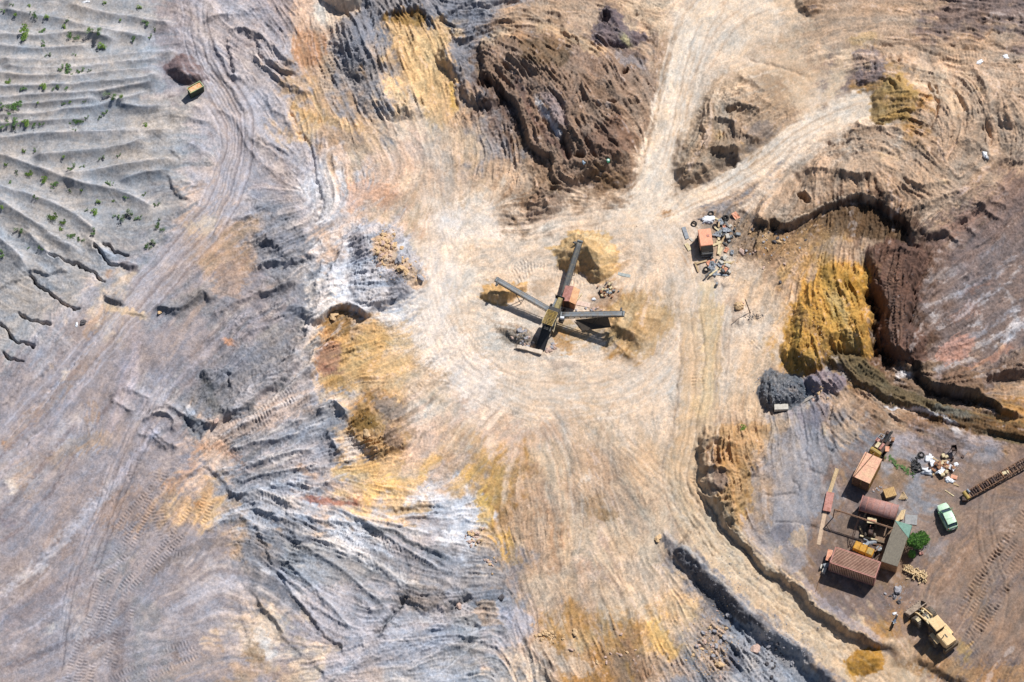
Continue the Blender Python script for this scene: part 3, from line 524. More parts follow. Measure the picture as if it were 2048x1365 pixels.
# --- yard heart: three product heaps
mound([(1100,497),(1118,490),(1133,472),(1165,461),(1200,463),(1226,482),(1236,510),(1227,540),(1205,562),(1183,558),(1168,540),(1142,545),(1118,528),(1112,508)], 5.4, 60)
cp([(1085,496),(1100,495),(1117,488),(1132,470),(1165,458),(1202,461),(1230,482),(1240,510),(1230,542),(1205,565),(1183,560),(1168,542),(1142,547),(1116,530),(1112,510)], (220,182,128), .92, 6)
cs([(1150,478),(1185,472),(1215,485),(1225,505)], 8, (234,206,162), .8, 8); cs([(1170,500),(1182,530),(1200,552)], 8, (220,186,136), .7, 8)
scarp([(1125,489),(1150,478),(1165,480),(1195,488),(1225,508)], .5, 14, 2, -1); ridge([(1160,485),(1130,510),(1120,530)], .6, 9); ridge([(1165,485),(1185,520),(1200,550)], .8, 10)
mound([(958,590),(975,576),(1010,566),(1048,568),(1050,578),(1030,592),(1000,607),(985,604),(966,600)], 2.6, 22); cp([(957,590),(975,574),(1010,563),(1050,566),(1052,578),(1030,596),(1000,609),(983,606),(964,602)], (212,170,112), .92, 6)
mound([(1195,640),(1240,615),(1290,630),(1300,660),(1290,700),(1240,695),(1205,675)], 1.5, 44, True); ridge([(1215,645),(1260,660),(1310,690)], .7, 12); ridge([(1215,640),(1270,635),(1330,640)], .6, 12); ridge([(1205,660),(1235,690),(1260,708)], .6, 10)
cp([(1190,650),(1235,612),(1290,590),(1345,628),(1330,670),(1300,710),(1240,698),(1200,672),(1170,690),(1105,660),(1120,640)], (206,174,130), .75, 22); cs([(1215,655),(1260,680),(1290,700)], 12, (184,146,96), .5, 12); cs([(1260,650),(1300,670),(1320,640)], 12, (170,136,92), .45, 14)
cs([(1110,650),(1120,690),(1145,700)], 14, (204,150,82), .7, 10); cp([(1060,560),(1110,565),(1100,590),(1065,592)], (188,160,132), .6, 12)
cs([(1230,545),(1250,525),(1262,530)], 6, (170,134,90), .5, 5); cs([(1060,545),(1040,560)], 3, (196,150,100), .4, 4)
mound([(1000,658),(1020,650),(1060,662),(1075,690),(1050,700),(1020,685)], .8, 10, rough=.9); cp([(990,652),(1020,648),(1065,660),(1078,690),(1055,700),(1015,690)], (136,118,100), .8, 8)
scarp([(1035,696),(1060,703),(1100,708)], .5, 12, 2, 1); cp([(1100,718),(1150,725),(1160,735),(1110,742)], (176,160,148), .6, 8)
cp([(1215,560),(1240,590),(1200,625),(1170,620),(1190,590)], (160,130,106), .6, 10); cp([(1455,596),(1475,590),(1480,630),(1460,640)], (176,148,126), .6, 8)
ridge([(1475,640),(1500,635),(1518,625)], .7, 7)
cs([(980,620),(1030,630),(1080,640)], 8, (236,216,196), .6, 8); cs([(980,645),(1040,650)], 5, (190,158,130), .5, 5)
# --- broad pale dust
for p, w_, a_ in (([(880,430),(880,520),(860,600),(880,680),(930,740),(980,790)], 34, .75), ([(760,600),(860,560)], 14, .6), ([(880,410),(930,450),(1000,440)], 24, .5), ([(760,640),(830,620)], 10, .7), ([(780,690),(900,640)], 22, .5),
                  ([(900,760),(960,800),(960,860)], 26, .4), ([(640,560),(640,620),(620,700)], 22, .6)):
    cs(p, w_ * 1.15, (248,234,222), min(1, a_ * 1.15), 30)
for p, w_, c_, a_ in (([(850,300),(900,340),(930,390)], 40, (202,182,168), .4), ([(940,240),(990,300)], 24, (170,152,140), .4), ([(1000,340),(1060,360)], 20, (226,196,168), .6), ([(1010,390),(1050,400)], 10, (158,122,92), .6), ([(850,240),(950,235)], 16, (206,172,138), .5),
                      ([(780,420),(850,380),(870,330)], 20, (210,176,150), .4), ([(1100,830),(1180,900),(1240,950)], 40, (188,166,148), .35), ([(1160,960),(1175,965)], 10, (240,232,224), .7), ([(1020,930),(1090,1000),(1100,1150)], 26, (190,158,134), .4),
                      ([(1180,990),(1200,1030),(1230,1020)], 14, (166,132,92), .5), ([(1250,1030),(1300,1050)], 16, (156,138,126), .4), ([(1200,1010),(1210,1050)], 5, (132,100,60), .5), ([(1060,1200),(1130,1160),(1200,1180)], 26, (206,184,162), .5),
                      ([(1240,1120),(1300,1160),(1340,1180)], 24, (220,198,178), .5), ([(1300,1240),(1330,1290),(1360,1310)], 18, (230,186,116), .8), ([(1150,1290),(1190,1270)], 16, (236,210,170), .6), ([(1090,1260),(1150,1250),(1200,1310)], 14, (190,150,96), .6),
                      ([(1250,1280),(1290,1365)], 9, (146,112,84), .6), ([(1060,1280),(1110,1290)], 12, (178,134,84), .7), ([(1120,1220),(1220,1250)], 12, (176,140,92), .6), ([(1110,850),(1060,880),(1020,860)], 22, (196,160,136), .4),
                      ([(1080,1010),(1110,1060),(1110,1150)], 7, (164,124,92), .5), ([(1150,1140),(1220,1130)], 8, (160,124,96), .4), ([(960,900),(980,930)], 14, (206,168,110), .5), ([(950,980),(970,1010),(965,1050)], 14, (232,190,110), .8),
                      ([(1000,1060),(1020,1110),(1010,1130)], 12, (222,178,100), .8), ([(1000,1000),(1015,1050)], 14, (168,132,90), .6), ([(940,950),(960,910)], 16, (176,140,98), .5), ([(1040,1090),(1020,1180)], 12, (148,140,144), .5), ([(1060,1230),(1040,1260)], 18, (176,180,192), .7)):
    cs(p, w_, c_, a_, 18)
# --- grey lobe left of the yard, boulders
mound([(690,470),(720,450),(762,447),(800,460),(832,500),(850,560),(820,590),(765,612),(705,600),(690,560),(702,510)], 2.0, 30, rough=.75)
cp([(690,470),(720,448),(762,447),(805,462),(832,505),(850,560),(820,592),(765,612),(705,600),(692,560),(704,510)], (184,184,192), .7, 12)
cp([(700,475),(722,470),(740,500),(730,520),(712,515)], (142,138,146), .7, 8); cp([(745,480),(785,470),(800,520),(840,545),(850,570),(820,575),(790,540),(755,525)], (222,186,148), .75, 8)
cp([(780,540),(810,550),(815,590),(780,600)], (150,146,152), .6, 8); scarp([(740,604),(775,612),(790,606)], 1.2, 20, 2, -1); cs([(765,622),(810,605),(850,582)], 3, (168,166,172), .5, 3); trench([(755,625),(810,607),(850,584)], .4, 2.5)
scarp([(645,650),(655,625),(680,611),(702,613),(722,625),(745,638)], 2.6, 40, 3, -1)
scarp([(625,760),(632,715),(638,680),(646,650)], 1.8, 30, 4, -1)
cp([(642,655),(655,625),(682,610),(720,630),(760,655),(770,700),(740,760),(690,785),(645,775),(628,745),(634,700)], (226,180,122), .8, 14)
cp([(645,655),(658,628),(682,612),(702,640),(700,670),(665,668)], (140,108,64), .8, 7); cp([(640,680),(668,680),(682,700),(665,750),(632,740)], (172,132,120), .7, 9); cs([(640,735),(665,745),(690,745)], 6, (150,98,84), .6, 6)
cs([(655,760),(690,770)], 10, (178,136,76), .7, 8); cs([(700,690),(760,690),(830,680)], 14, (228,188,128), .6, 18); cs([(700,740),(760,730),(820,740)], 20, (226,188,134), .6, 18); cs([(620,745),(640,790),(700,800)], 6, (236,206,178), .8, 6)
cs([(700,620),(740,640)], 8, (120,110,120), .3, 6)  # faint painted shadow below the hollow's upper rim
mound([(740,810),(770,795),(805,810),(808,840),(780,850),(755,835)], .5, 12, rough=.4); cp([(745,805),(790,792),(808,820),(800,835),(775,838)], (146,134,126), .8, 6)
mound([(700,830),(740,815),(780,850),(820,870),(800,910),(740,920),(705,880)], 1.4, 22, rough=.8); cp([(700,830),(740,815),(780,850),(820,870),(800,905),(740,915),(705,880)], (186,150,104), .75, 10)
cp([(704,828),(740,822),(755,850),(725,858),(706,845)], (130,98,48), .8, 6); cp([(770,845),(810,870),(800,895),(770,880)], (142,124,116), .7, 6)
cs([(690,880),(710,890),(705,930)], 14, (234,226,222), .7, 10); cs([(660,950),(720,930),(760,945)], 16, (242,198,134), .75, 10); cs([(720,990),(770,975),(830,955),(880,900)], 17, (246,200,134), .85, 12)
cs([(880,870),(830,900),(820,960)], 20, (236,206,186), .6, 14); cs([(610,1000),(660,1005),(720,1000)], 6, (176,112,92), .8, 5); cs([(900,900),(900,950),(870,980)], 14, (206,170,136), .5, 14); trench([(655,1002),(690,995),(720,988)], .5, 3)
cs([(860,950),(890,920)], 8, (172,170,178), .4, 10); cs([(900,990),(930,960),(955,950)], 12, (232,186,112), .5, 10)
# --- diagonal ridges, left centre
scarp([(425,858),(433,848),(467,828),(512,802),(539,778),(565,755),(592,732),(604,700)], 1.7, 34, 7, -1)
ridge([(700,470),(668,540),(632,610),(604,690),(525,762),(440,836)], 1.3, 18, 14); cs([(700,470),(668,540),(632,610),(604,690),(525,762),(440,836)], 8, (214,208,210), .6, 8)
cs([(440,835),(480,800),(520,770),(560,740),(590,700),(610,660)], 9, (186,178,178), .6, 8)
scarp([(398,748),(420,738),(455,732),(466,750),(476,778)], 1.8, 28, 4, 1)
cp([(400,748),(455,735),(476,778),(450,830),(415,800),(402,780)], (134,134,138), .7, 10); pit([(448,742),(462,745),(475,775),(460,780)], .9, 8)
cs([(405,760),(430,790),(440,840)], 8, (120,118,112), .4, 8)
cp([(400,745),(480,690),(570,670),(600,700),(560,740),(500,780),(450,800)], (146,144,150), .55, 16)
for r, h in (([(520,460),(560,500),(600,520)], 1.0), ([(500,540),(560,520),(620,510),(650,520)], 1.2), ([(512,585),(560,570),(610,560)], 1.0), ([(420,640),(480,600),(540,575),(600,555)], .8), ([(400,690),(460,655),(520,630)], .6), ([(512,630),(560,610),(600,600)], .9),
             ([(430,700),(500,660),(560,650)], .5), ([(540,640),(580,620),(612,618)], .7), ([(512,500),(540,485),(590,470)], .9), ([(410,470),(460,440),(520,430)], .5), ([(640,470),(650,520),(630,600)], .6), ([(680,480),(672,540),(650,600)], .7)):
    ridge(r, h, 11, 7)
for p in ([(520,470),(560,460),(600,490),(560,510),(525,500)], [(530,575),(600,560),(600,590),(540,600)], [(560,620),(600,610),(610,640),(570,650)]): cp(p, (150,150,158), .7, 12)
cs([(560,515),(600,540),(640,520)], 6, (224,216,214), .5, 8); cs([(430,470),(460,520),(450,600)], 34, (190,158,132), .5, 20); cs([(375,465),(400,455)], 10, (232,206,178), .7, 8); cs([(395,460),(430,430)], 9, (232,212,190), .7, 8)
ridge([(305,612),(335,617),(365,615),(390,600),(412,586),(432,608)], 1.5, 10, 8); cs([(308,612),(335,620),(365,616),(392,602),(412,590),(430,606)], 9, (136,134,138), .8, 5)
mound([(205,592),(225,588),(248,598),(245,610),(212,605)], 1.1, 7); cp([(205,590),(225,586),(250,597),(246,611),(211,606)], (136,136,142), .8, 4); mound([(236,534),(255,528),(274,534),(270,548),(248,548)], 1.0, 9); cp([(236,534),(255,528),(274,534),(272,549),(248,549)], (122,112,116), .8, 4)
cs([(200,615),(240,620),(298,630)], 7, (232,208,178), .8, 5); cs([(210,610),(195,650),(170,680)], 7, (206,172,142), .6, 8); scarp([(250,625),(275,628),(300,630)], .5, 14, 2, -1); cs([(245,640),(240,680)], 4, (228,206,186), .4, 5)
cs([(395,880),(370,950),(330,980)], 8, (210,160,120), .4, 12); cs([(213,545),(228,548)], 7, (196,156,122), .7, 6); cs([(445,680),(470,685)], 8, (224,164,124), .8, 5)
cs([(0,900),(60,840),(120,780),(200,690)], 12, (206,176,152), .35, 12); cs([(0,880),(10,890)], 5, (226,170,120), .7, 5)
cs([(120,760),(135,735)], 6, (234,218,204), .7, 5); cs([(95,740),(102,730)], 5, (230,200,170), .6, 4)
for r, h in (([(293,842),(300,832),(327,828),(343,845),(340,857)], 1.0), ([(307,858),(333,885),(353,898),(370,885)], .9), ([(230,802),(260,817)], .7), ([(293,822),(333,816),(367,828),(410,850)], .9), ([(228,790),(255,778),(290,795)], .5), ([(370,815),(395,835),(425,850)], .8), ([(280,870),(310,875),(330,895)], .5)):
    ridge(r, h, 5, 5)
cp([(357,835),(380,828),(417,850),(405,875),(380,865)], (130,136,144), .8, 5); cp([(365,815),(385,812),(395,825),(372,830)], (200,204,214), .7, 5); trench([(372,832),(380,850),(405,873)], .8, 4)
for p in ([(170,800),(190,830),(170,850)], [(210,870),(180,890),(150,900)]): cs(p, 8, (190,160,134), .5, 12)
cs([(430,880),(540,830),(620,800)], 22, (214,190,174), .6, 14); cs([(390,890),(440,900),(500,930)], 10, (206,158,124), .5, 12)
cs([(455,890),(520,880),(600,870)], 16, (140,144,152), .6, 12); cs([(560,870),(620,850),(660,830)], 12, (170,176,188), .6, 10); cs([(540,920),(600,905)], 9, (232,224,220), .5, 8)
for r, h in (([(450,905),(520,885),(600,865),(640,845)], .9), ([(480,940),(560,910),(640,900)], .8), ([(520,880),(570,850),(620,835)], .9), ([(470,960),(560,945),(660,930)], .7), ([(530,975),(600,970),(680,965)], .6), ([(640,820),(670,805),(690,830)], 1.1), ([(450,985),(520,985),(600,1010)], .7), ([(660,870),(680,900)], .7),
             ([(560,1020),(640,1040),(720,1050)], .6), ([(500,1010),(560,1035),(620,1060)], .7)):
    ridge(r, h * 1.25, 10, 6, .5); cs(r, 2.5, (222,220,224), .5, 4, .5)
scarp([(672,805),(690,825),(705,815)], .9, 16, 2, -1); scarp([(655,895),(675,900),(690,885)], .8, 14, 2, 1)
cs([(590,940),(640,950)], 9, (216,172,132), .5, 9)
# --- lower left slabs
for r in ([(640,860),(560,905),(470,935),(420,950)], [(700,940),(620,985),(560,1000)], [(650,1010),(720,1040),(800,1090),(880,1140)], [(560,1060),(640,1110),(720,1170),(780,1220)], [(545,1095),(600,1150),(660,1210),(710,1270)], [(700,1030),(790,1050),(880,1075)], [(640,780),(590,800),(500,840),(430,880)],
          [(690,640),(640,700),(560,790),(470,850)], [(900,1240),(820,1270),(720,1320),(640,1380)], [(1000,1240),(900,1290),(800,1350)], [(960,1280),(900,1330),(850,1380)]):
    ridge(r, .72, 11, 5, .6); cs(r, 2.5, (226,224,228), .45, 4, .6)
for r_ in ([(512,1190),(545,1235),(580,1280)], [(600,1195),(650,1225),(700,1262)], [(700,1180),(730,1210),(755,1240)], [(870,1150),(910,1175),(950,1200)], [(1015,1160),(1000,1190),(985,1210)]): ridge(r_, .6, 6)
scarp([(353,962),(377,947),(403,935),(423,950),(443,967),(473,987),(512,1007)], .6, 22, 4, -1); cs([(395,1020),(415,985),(430,970)], 12, (216,170,126), .7, 10); cs([(470,965),(430,990)], 7, (150,156,168), .6, 8)
cs([(405,940),(440,965),(480,990),(520,1010)], 6, (150,154,166), .6, 6); cs([(390,1010),(400,1000)], 8, (226,162,106), .7, 8)
ridge([(397,1065),(433,1047),(470,1033),(493,1043),(530,1060)], .6, 5); cs([(433,1047),(470,1033),(500,1040),(560,1050),(640,1060)], 7, (214,214,220), .6, 7)
scarp([(512,1050),(532,1097),(549,1130)], .8, 20, 3, -1); scarp([(545,1140),(579,1183),(612,1230),(645,1267),(689,1307)], .8, 60, 3, -1); scarp([(689,1307),(712,1297),(745,1280)], .6, 30, 3, -1)
scarp([(500,1180),(515,1200),(539,1237),(569,1273),(605,1310),(645,1345),(690,1380)], .5, 24, 4, -1); scarp([(470,1200),(500,1290),(530,1330)], .3, 24, 4, -1)
trench([(745,1280),(759,1263),(779,1240),(799,1203),(819,1187)], 1.2, 6); scarp([(740,1285),(759,1266),(782,1240),(802,1205),(822,1188)], .8, 20, 3, 1); cs([(745,1280),(765,1258),(785,1230),(812,1190)], 5, (118,120,126), .8, 5)
scarp([(575,1055),(600,1080),(630,1075)], .8, 22, 3, -1); cs([(530,1070),(560,1085),(610,1075)], 10, (132,134,140), .6, 9); cp([(560,1120),(610,1080),(700,1105),(760,1145),(700,1160),(620,1170),(560,1150)], (146,150,156), .7, 16)
cs([(550,1130),(590,1190),(640,1250),(690,1300)], 5, (202,198,204), .6, 5)
scarp([(615,1060),(645,1082),(679,1102),(729,1125),(765,1149),(805,1175),(825,1180)], .65, 24, 4, -1); cs([(625,1062),(700,1102),(780,1150),(850,1180)], 9, (224,220,220), .8, 7); cs([(625,1062),(650,1072)], 8, (232,206,182), .7, 7)
scarp([(725,1060),(765,1062),(802,1070),(860,1105),(902,1125)], 1.0, 26, 5, -1); cs([(725,1057),(765,1062),(805,1072),(860,1105),(902,1123)], 6, (134,138,144), .8, 5)
cs([(730,1050),(800,1055),(870,1060),(890,1050)], 6, (216,214,218), .6, 6)
scarp([(775,1018),(845,1013),(892,1017)], .8, 16, 2, -1); scarp([(792,1040),(845,1035),(892,1027)], .7, 16, 2, -1); cs([(760,1035),(820,1030),(890,1022)], 4, (226,222,226), .6, 4); cs([(740,1030),(780,1020)], 6, (210,208,214), .6, 6)
scarp([(765,1045),(780,1047),(790,1035)], .8, 10, 2, -1); cp([(795,1180),(850,1170),(890,1190),(870,1215),(820,1220)], (130,120,114), .7, 10); mound([(790,1182),(840,1160),(900,1170),(950,1190),(900,1220),(830,1225)], 1.2, 16, rough=.6)
trench([(945,1200),(925,1210),(890,1225)], .8, 4); scarp([(960,1195),(985,1210),(1000,1240),(1010,1262)], .9, 20, 3, 1); cp([(950,1200),(975,1195),(1000,1240),(975,1255),(955,1240)], (206,170,134), .6, 7)
trench([(925,1250),(945,1252),(960,1262)], .9, 4); trench([(905,1290),(915,1275)], .6, 3)
cp([(990,1215),(1050,1225),(1060,1270),(1020,1260)], (178,178,190), .6, 10); scarp([(1050,1270),(1060,1290),(1077,1310),(1091,1337),(1111,1353),(1130,1380)], 1.6, 20, 3, 1)
cs([(1040,1270),(1075,1305),(1110,1350)], 7, (108,104,108), .6, 6); cs([(1070,1275),(1120,1320),(1190,1345)], 14, (226,206,186), .7, 12)
for k in range(7): ridge([(700+k*30,1345-k*6),(790+k*28,1290-k*4),(880+k*20,1250+k*8),(960+k*10,1235+k*12)], .35, 6, 4)
cp([(700,1290),(780,1260),(860,1240),(920,1270),(860,1320),(760,1340)], (186,184,192), .5, 20); cs([(840,1235),(865,1230)], 8, 'l', .6, 8)
cs([(512,1250),(530,1290),(545,1320)], 12, (238,230,222), .8, 10); cs([(505,1290),(520,1330)], 14, (184,152,116), .7, 10); cs([(540,1340),(600,1360)], 14, (178,148,120), .4, 14)
cs([(150,1360),(100,1400)], 10, 'c', .4, 10); cs([(10,960),(22,980),(30,985)], 7, (240,230,222), .7, 6); cs([(70,1000),(40,960),(60,920)], 12, (196,168,144), .4, 14)
cs([(95,1258),(110,1252)], 8, (240,222,206), .7, 6); cs([(125,1248),(130,1250)], 6, (204,168,124), .6, 5); cs([(180,1000),(250,1020),(300,990)], 34, (176,148,130), .5, 26); cs([(100,1060),(150,1100)], 30, (172,144,126), .4, 24)
cs([(0,1190),(100,1110),(230,960)], 9, (196,196,206), .6, 10); cs([(40,1170),(100,1120)], 5, (206,206,214), .5, 8); cs([(130,1210),(200,1150)], 5, (190,190,198), .5, 5)
cs([(0,1250),(120,1180),(200,1160)], 20, (150,138,142), .4, 20); cs([(280,1300),(350,1260),(450,1230)], 24, (188,184,190), .4, 22); cs([(330,1350),(440,1310)], 16, (196,172,154), .4, 14); cp([(0,1035),(30,1035),(32,1052),(5,1055)], (140,130,138), .6, 6)
mound([(100,1355),(160,1330),(300,1340),(330,1400),(100,1420)], .2, 20)
# --- tracked-machine tread prints (two rows of cleats per pass)
def treads(pts, gauge=15, w=5.5, per=6.5, h=.10):
    for o in ((-gauge / 2, gauge / 2) if gauge else (0,)):
        c = curve(pts); q = []
        for i, p in enumerate(c):
            a = c[max(0, i - 1)]; b = c[min(len(c) - 1, i + 1)]; dx, dy = b[0] - a[0], b[1] - a[1]; l = math.hypot(dx, dy) or 1
            q.append((p[0] - dy / l * o, p[1] + dx / l * o))
        s, d, sg, arc, L = pline(q, w * 2, smooth=False, raw=1.0)
        m = sm((w - d) / 2 + .5) * sm(arc / 20) * sm((L - arc) / 20) * np.clip(.55 + .45 * patch_n[s] + .2 * edge_n[s], 0, 1)
        H[s] += m * (h * np.sin(arc * 2 * math.pi / per + d * .1) - h * .5)
for t in ([(325,935),(310,985),(285,1030),(262,1080),(225,1130),(200,1190),(185,1240),(150,1330),(140,1400)], [(330,960),(293,1000),(255,1040),(235,1070)], [(283,1143),(233,1200),(205,1260),(182,1310),(165,1400)], [(313,1003),(320,1043),(335,1080),(355,1100),(375,1095)],
          [(387,1293),(333,1310),(283,1337),(220,1370)], [(395,1010),(370,1050),(330,1100),(290,1150)], [(262,1200),(240,1270),(215,1340)], [(420,990),(400,1040),(370,1070)], [(270,910),(268,950),(290,970)], [(270,820),(310,850),(290,880)], [(400,1300),(300,1350),(260,1400)],
          [(2060,1030),(2010,1100),(1960,1180),(1925,1230)], [(2060,1095),(2010,1170),(1975,1230),(1930,1290)], [(1850,1330),(1900,1325),(1960,1290)], [(1620,500),(1580,520),(1550,540)], [(1790,500),(1785,560),(1780,640),(1785,700)], [(1760,510),(1765,600),(1775,650)],
          [(1690,580),(1705,640),(1718,700)], [(1690,725),(1760,775),(1840,805),(1950,835),(2060,860)], [(1700,740),(1780,795),(1860,815)], [(690,1075),(760,1105),(840,1150)], [(720,1065),(800,1110),(870,1150)], [(600,985),(560,1000),(500,1005)], [(620,970),(560,975)], [(430,880),(520,845),(600,800)],
          [(450,860),(520,830),(600,780)], [(1020,560),(1060,540),(1100,545)], [(1030,545),(1070,525)], [(1100,545),(1170,560),(1230,545)], [(1520,200),(1560,240),(1570,260)], [(1555,225),(1590,225)], [(1395,740),(1398,800)], [(1400,930),(1390,980)], [(860,740),(830,770),(800,800)], [(840,720),(870,760)],
          [(1870,130),(1930,118),(1985,115)], [(1880,112),(1960,105)], [(1500,700),(1520,680)], [(1210,470),(1160,455)], [(640,60),(655,140),(650,190)]):
    treads(t, 17)
for t in ([(2060,1010),(2005,1090),(1950,1170),(1912,1235)], [(2065,1100),(2020,1165),(1980,1225),(1940,1285)], [(1905,1240),(1870,1290)]): treads(t, 0, 8, 7.5, .13)
# ================================================================ streak field and assembly of the terrain mesh
crumb = noise(5.0, 2.0); lump = noise(26.0, 3.0); grain = noise(2.6)
R = np.clip(gauss(ROUGH, 5), 0, 1)
hard = np.clip((R - .1) / .3, 0, 1)
rill = -np.abs(L2) + .8                             # V-shaped rills
yardm = np.clip(R / .16, .25, 1)
crest = np.exp(-1.9 * np.abs(LM)) - .35             # long sharp crests that follow the flow
mod = np.clip(.55 + .5 * noise(90, 2.4), .1, 1.4); mod2 = np.clip(.65 + .5 * noise(45, 2.4), .1, 1.5)
fine = noise(3.2)
det = (.003 + .07 * R) * L1 * mod + (.002 * mod + .15 * R ** 1.1 * mod2) * (.35 * L2 + .6 * rill * hard) + .85 * R ** 1.05 * crest * mod2 * hard + (.004 + .14 * R) * L3 * .5 + (.002 + .07 * R ** 1.2) * crumb + (.015 + .06 * R ** 1.5) * lump + (.002 + .06 * R) * fine
H = H + det
H = H.astype(np.float32)
# colour: mineral variation that runs with the streaks
cn1, cn2, cn3 = noise(40, 2.2), noise(110, 2.4), noise(18, 2.0)
lum = 1 + yardm * (.045 * L1 * mod + .035 * L2 * mod2 + .03 * LM) + .03 * L3 + .055 * grain + .05 * fine + .06 * crumb + .06 * cn1
C *= np.clip(lum, .55, 1.5)[..., None]
tone = np.tanh(2.2 * (.55 * L2 * mod2 + .5 * cn3 + .35 * crumb + .3 * LM)); C *= (1 + (.035 + .16 * np.clip(R * 2, 0, .5)) * tone)[..., None]
warm = np.clip(.5 * L3 * yardm + .5 * cn2 + .35 * L2, -2, 2) * .055 + .02 * cn3
C[..., 0] *= 1 + warm; C[..., 2] *= 1 - warm * 1.1
pale = np.clip((L2 * .5 * yardm + L3 * .5 + cn3 * .5 - 1.15) * .5, 0, .45)[..., None] * np.clip(yardm, .4, 1)[..., None]          # dust smears
C = C * (1 - pale) + (C * .35 + np.array([.50, .47, .46], np.float32) * .75) * pale
C = np.clip(C, .02, .86).astype(np.float32)
# ---- ground sheet: regular over the survey, stretched to the horizon beyond
def axis(a, far=700, n=14):
    d = np.diff(a)[0]; k = np.arange(1, n + 1); e = np.sign(d) * (abs(d) * k + far * (k / n) ** 4)
    return np.concatenate([(a[0] - e)[::-1], a, a[-1] + e])
XS = axis((Ua - 1024) / 16.0); YS = axis(-(Va - 682.5) / (16.0 * CT))
GX, GY = np.meshgrid(XS, YS)
Hs = gauss(H, 9)
Z = np.zeros_like(GX)
for _ in range(6):
    gu, gv = project(GX, GY, Z); ci, cj = (gu + M) / CS, (gv + M) / CS
    Z = sample(Hs, ci, cj)
ci = np.clip(ci, 0, NW - 1.01); cj = np.clip(cj, 0, NH - 1.01)
Z = sample(H, ci, cj)
GC = sample(C, ci, cj)
ny_, nx_ = Z.shape
def height(x, y):
    i = int(np.clip(np.searchsorted(XS, x) - 1, 0, nx_ - 2)); j = int(np.clip(np.searchsorted(-YS, -y) - 1, 0, ny_ - 2))
    a = (x - XS[i]) / (XS[i + 1] - XS[i]); b = (y - YS[j]) / (YS[j + 1] - YS[j])
    return float((Z[j, i] * (1 - a) + Z[j, i + 1] * a) * (1 - b) + (Z[j + 1, i] * (1 - a) + Z[j + 1, i + 1] * a) * b)
def at(u, v, dz=0.0):
    """ground point seen at a photo pixel"""
    z = 0.0
    for _ in range(25):
        x, y, _z = ray_at(u, v, z); z += .5 * (height(x, y) - z)
    return Vector((x, y, z + dz))
def flatten(pix, r, soft=1.5):
    """level a pad under something heavy (before the mesh is made)"""
    us = [p[0] for p in pix]; vs = [p[1] for p in pix]; ps = [at(u, v) for u, v in pix]
    zx = sum(p.z for p in ps) / len(ps); x0 = min(p.x for p in ps) - r; x1 = max(p.x for p in ps) + r; y0 = min(p.y for p in ps) - r; y1 = max(p.y for p in ps) + r
    i0, i1 = np.searchsorted(XS, x0 - soft), np.searchsorted(XS, x1 + soft); j0, j1 = np.searchsorted(-YS, -(y1 + soft)), np.searchsorted(-YS, -(y0 - soft))
    gx_, gy_ = GX[j0:j1, i0:i1], GY[j0:j1, i0:i1]
    d = np.maximum(np.maximum(x0 - gx_, gx_ - x1), np.maximum(y0 - gy_, gy_ - y1)); k = sm(-d / soft + 1)
    Z[j0:j1, i0:i1] = Z[j0:j1, i0:i1] * (1 - k) + (zx + .25 * (Z[j0:j1, i0:i1] - zx)) * k
for pix in ([(1705,975),(1760,985),(1765,915)], [(1655,1140),(1750,1170),(1765,1110)], [(1765,1130),(1795,1145),(1822,1070)], [(1700,1100),(1790,1040)], [(1810,1250),(1850,1215),(1900,1300)], [(1880,1020),(1905,1055)],
            [(1100,600),(1160,600),(1100,640)], [(1395,500),(1425,505),(1420,470)], [(375,190),(405,190)], [(1750,900),(1780,880)]):
    flatten(pix, .6)
me = bpy.data.meshes.new('ground')
nv = nx_ * ny_
co = np.empty((nv, 3), np.float32); co[:, 0] = GX.ravel(); co[:, 1] = GY.ravel(); co[:, 2] = Z.ravel()
idx = np.arange(nv, dtype=np.int32).reshape(ny_, nx_)
q = np.stack([idx[1:, :-1], idx[1:, 1:], idx[:-1, 1:], idx[:-1, :-1]], -1).reshape(-1, 4)
me.vertices.add(nv); me.vertices.foreach_set('co', co.ravel())
me.loops.add(q.size); me.loops.foreach_set('vertex_index', q.ravel())
me.polygons.add(len(q)); me.polygons.foreach_set('loop_start', np.arange(0, q.size, 4, dtype=np.int32)); me.polygons.foreach_set('loop_total', np.full(len(q), 4, np.int32))
me.polygons.foreach_set('use_smooth', np.ones(len(q), bool))
me.update(calc_edges=True)
at_ = me.color_attributes.new('soil', 'FLOAT_COLOR', 'POINT')
rgba = np.ones((nv, 4), np.float32); rgba[:, :3] = GC.reshape(-1, 3); at_.data.foreach_set('color', rgba.ravel())
ground = bpy.data.objects.new('ground', me); COL.objects.link(ground); ground['kind'] = 'structure'
gm = bpy.data.materials.new('quarry_soil'); gm.use_nodes = True; n = gm.node_tree; b = n.nodes['Principled BSDF']
b.inputs['Roughness'].default_value = .95; b.inputs['Specular IOR Level'].default_value = .15
av = n.nodes.new('ShaderNodeAttribute'); av.attribute_name = 'soil'
tc = n.nodes.new('ShaderNodeTexCoord')
def nz(sc, det_=6, rough=.6):
    t = n.nodes.new('ShaderNodeTexNoise'); t.inputs['Scale'].default_value = sc; t.inputs['Detail'].default_value = det_; t.inputs['Roughness'].default_value = rough
    n.links.new(tc.outputs['Object'], t.inputs['Vector']); return t
f1 = nz(5.0, 8, .85); mr = n.nodes.new('ShaderNodeMapRange'); mr.inputs[1].default_value = .25; mr.inputs[2].default_value = .75; mr.inputs[3].default_value = .74; mr.inputs[4].default_value = 1.26
n.links.new(f1.outputs[0], mr.inputs[0])
mx = n.nodes.new('ShaderNodeMix'); mx.data_type = 'RGBA'; mx.blend_type = 'MULTIPLY'; mx.inputs[0].default_value = 1
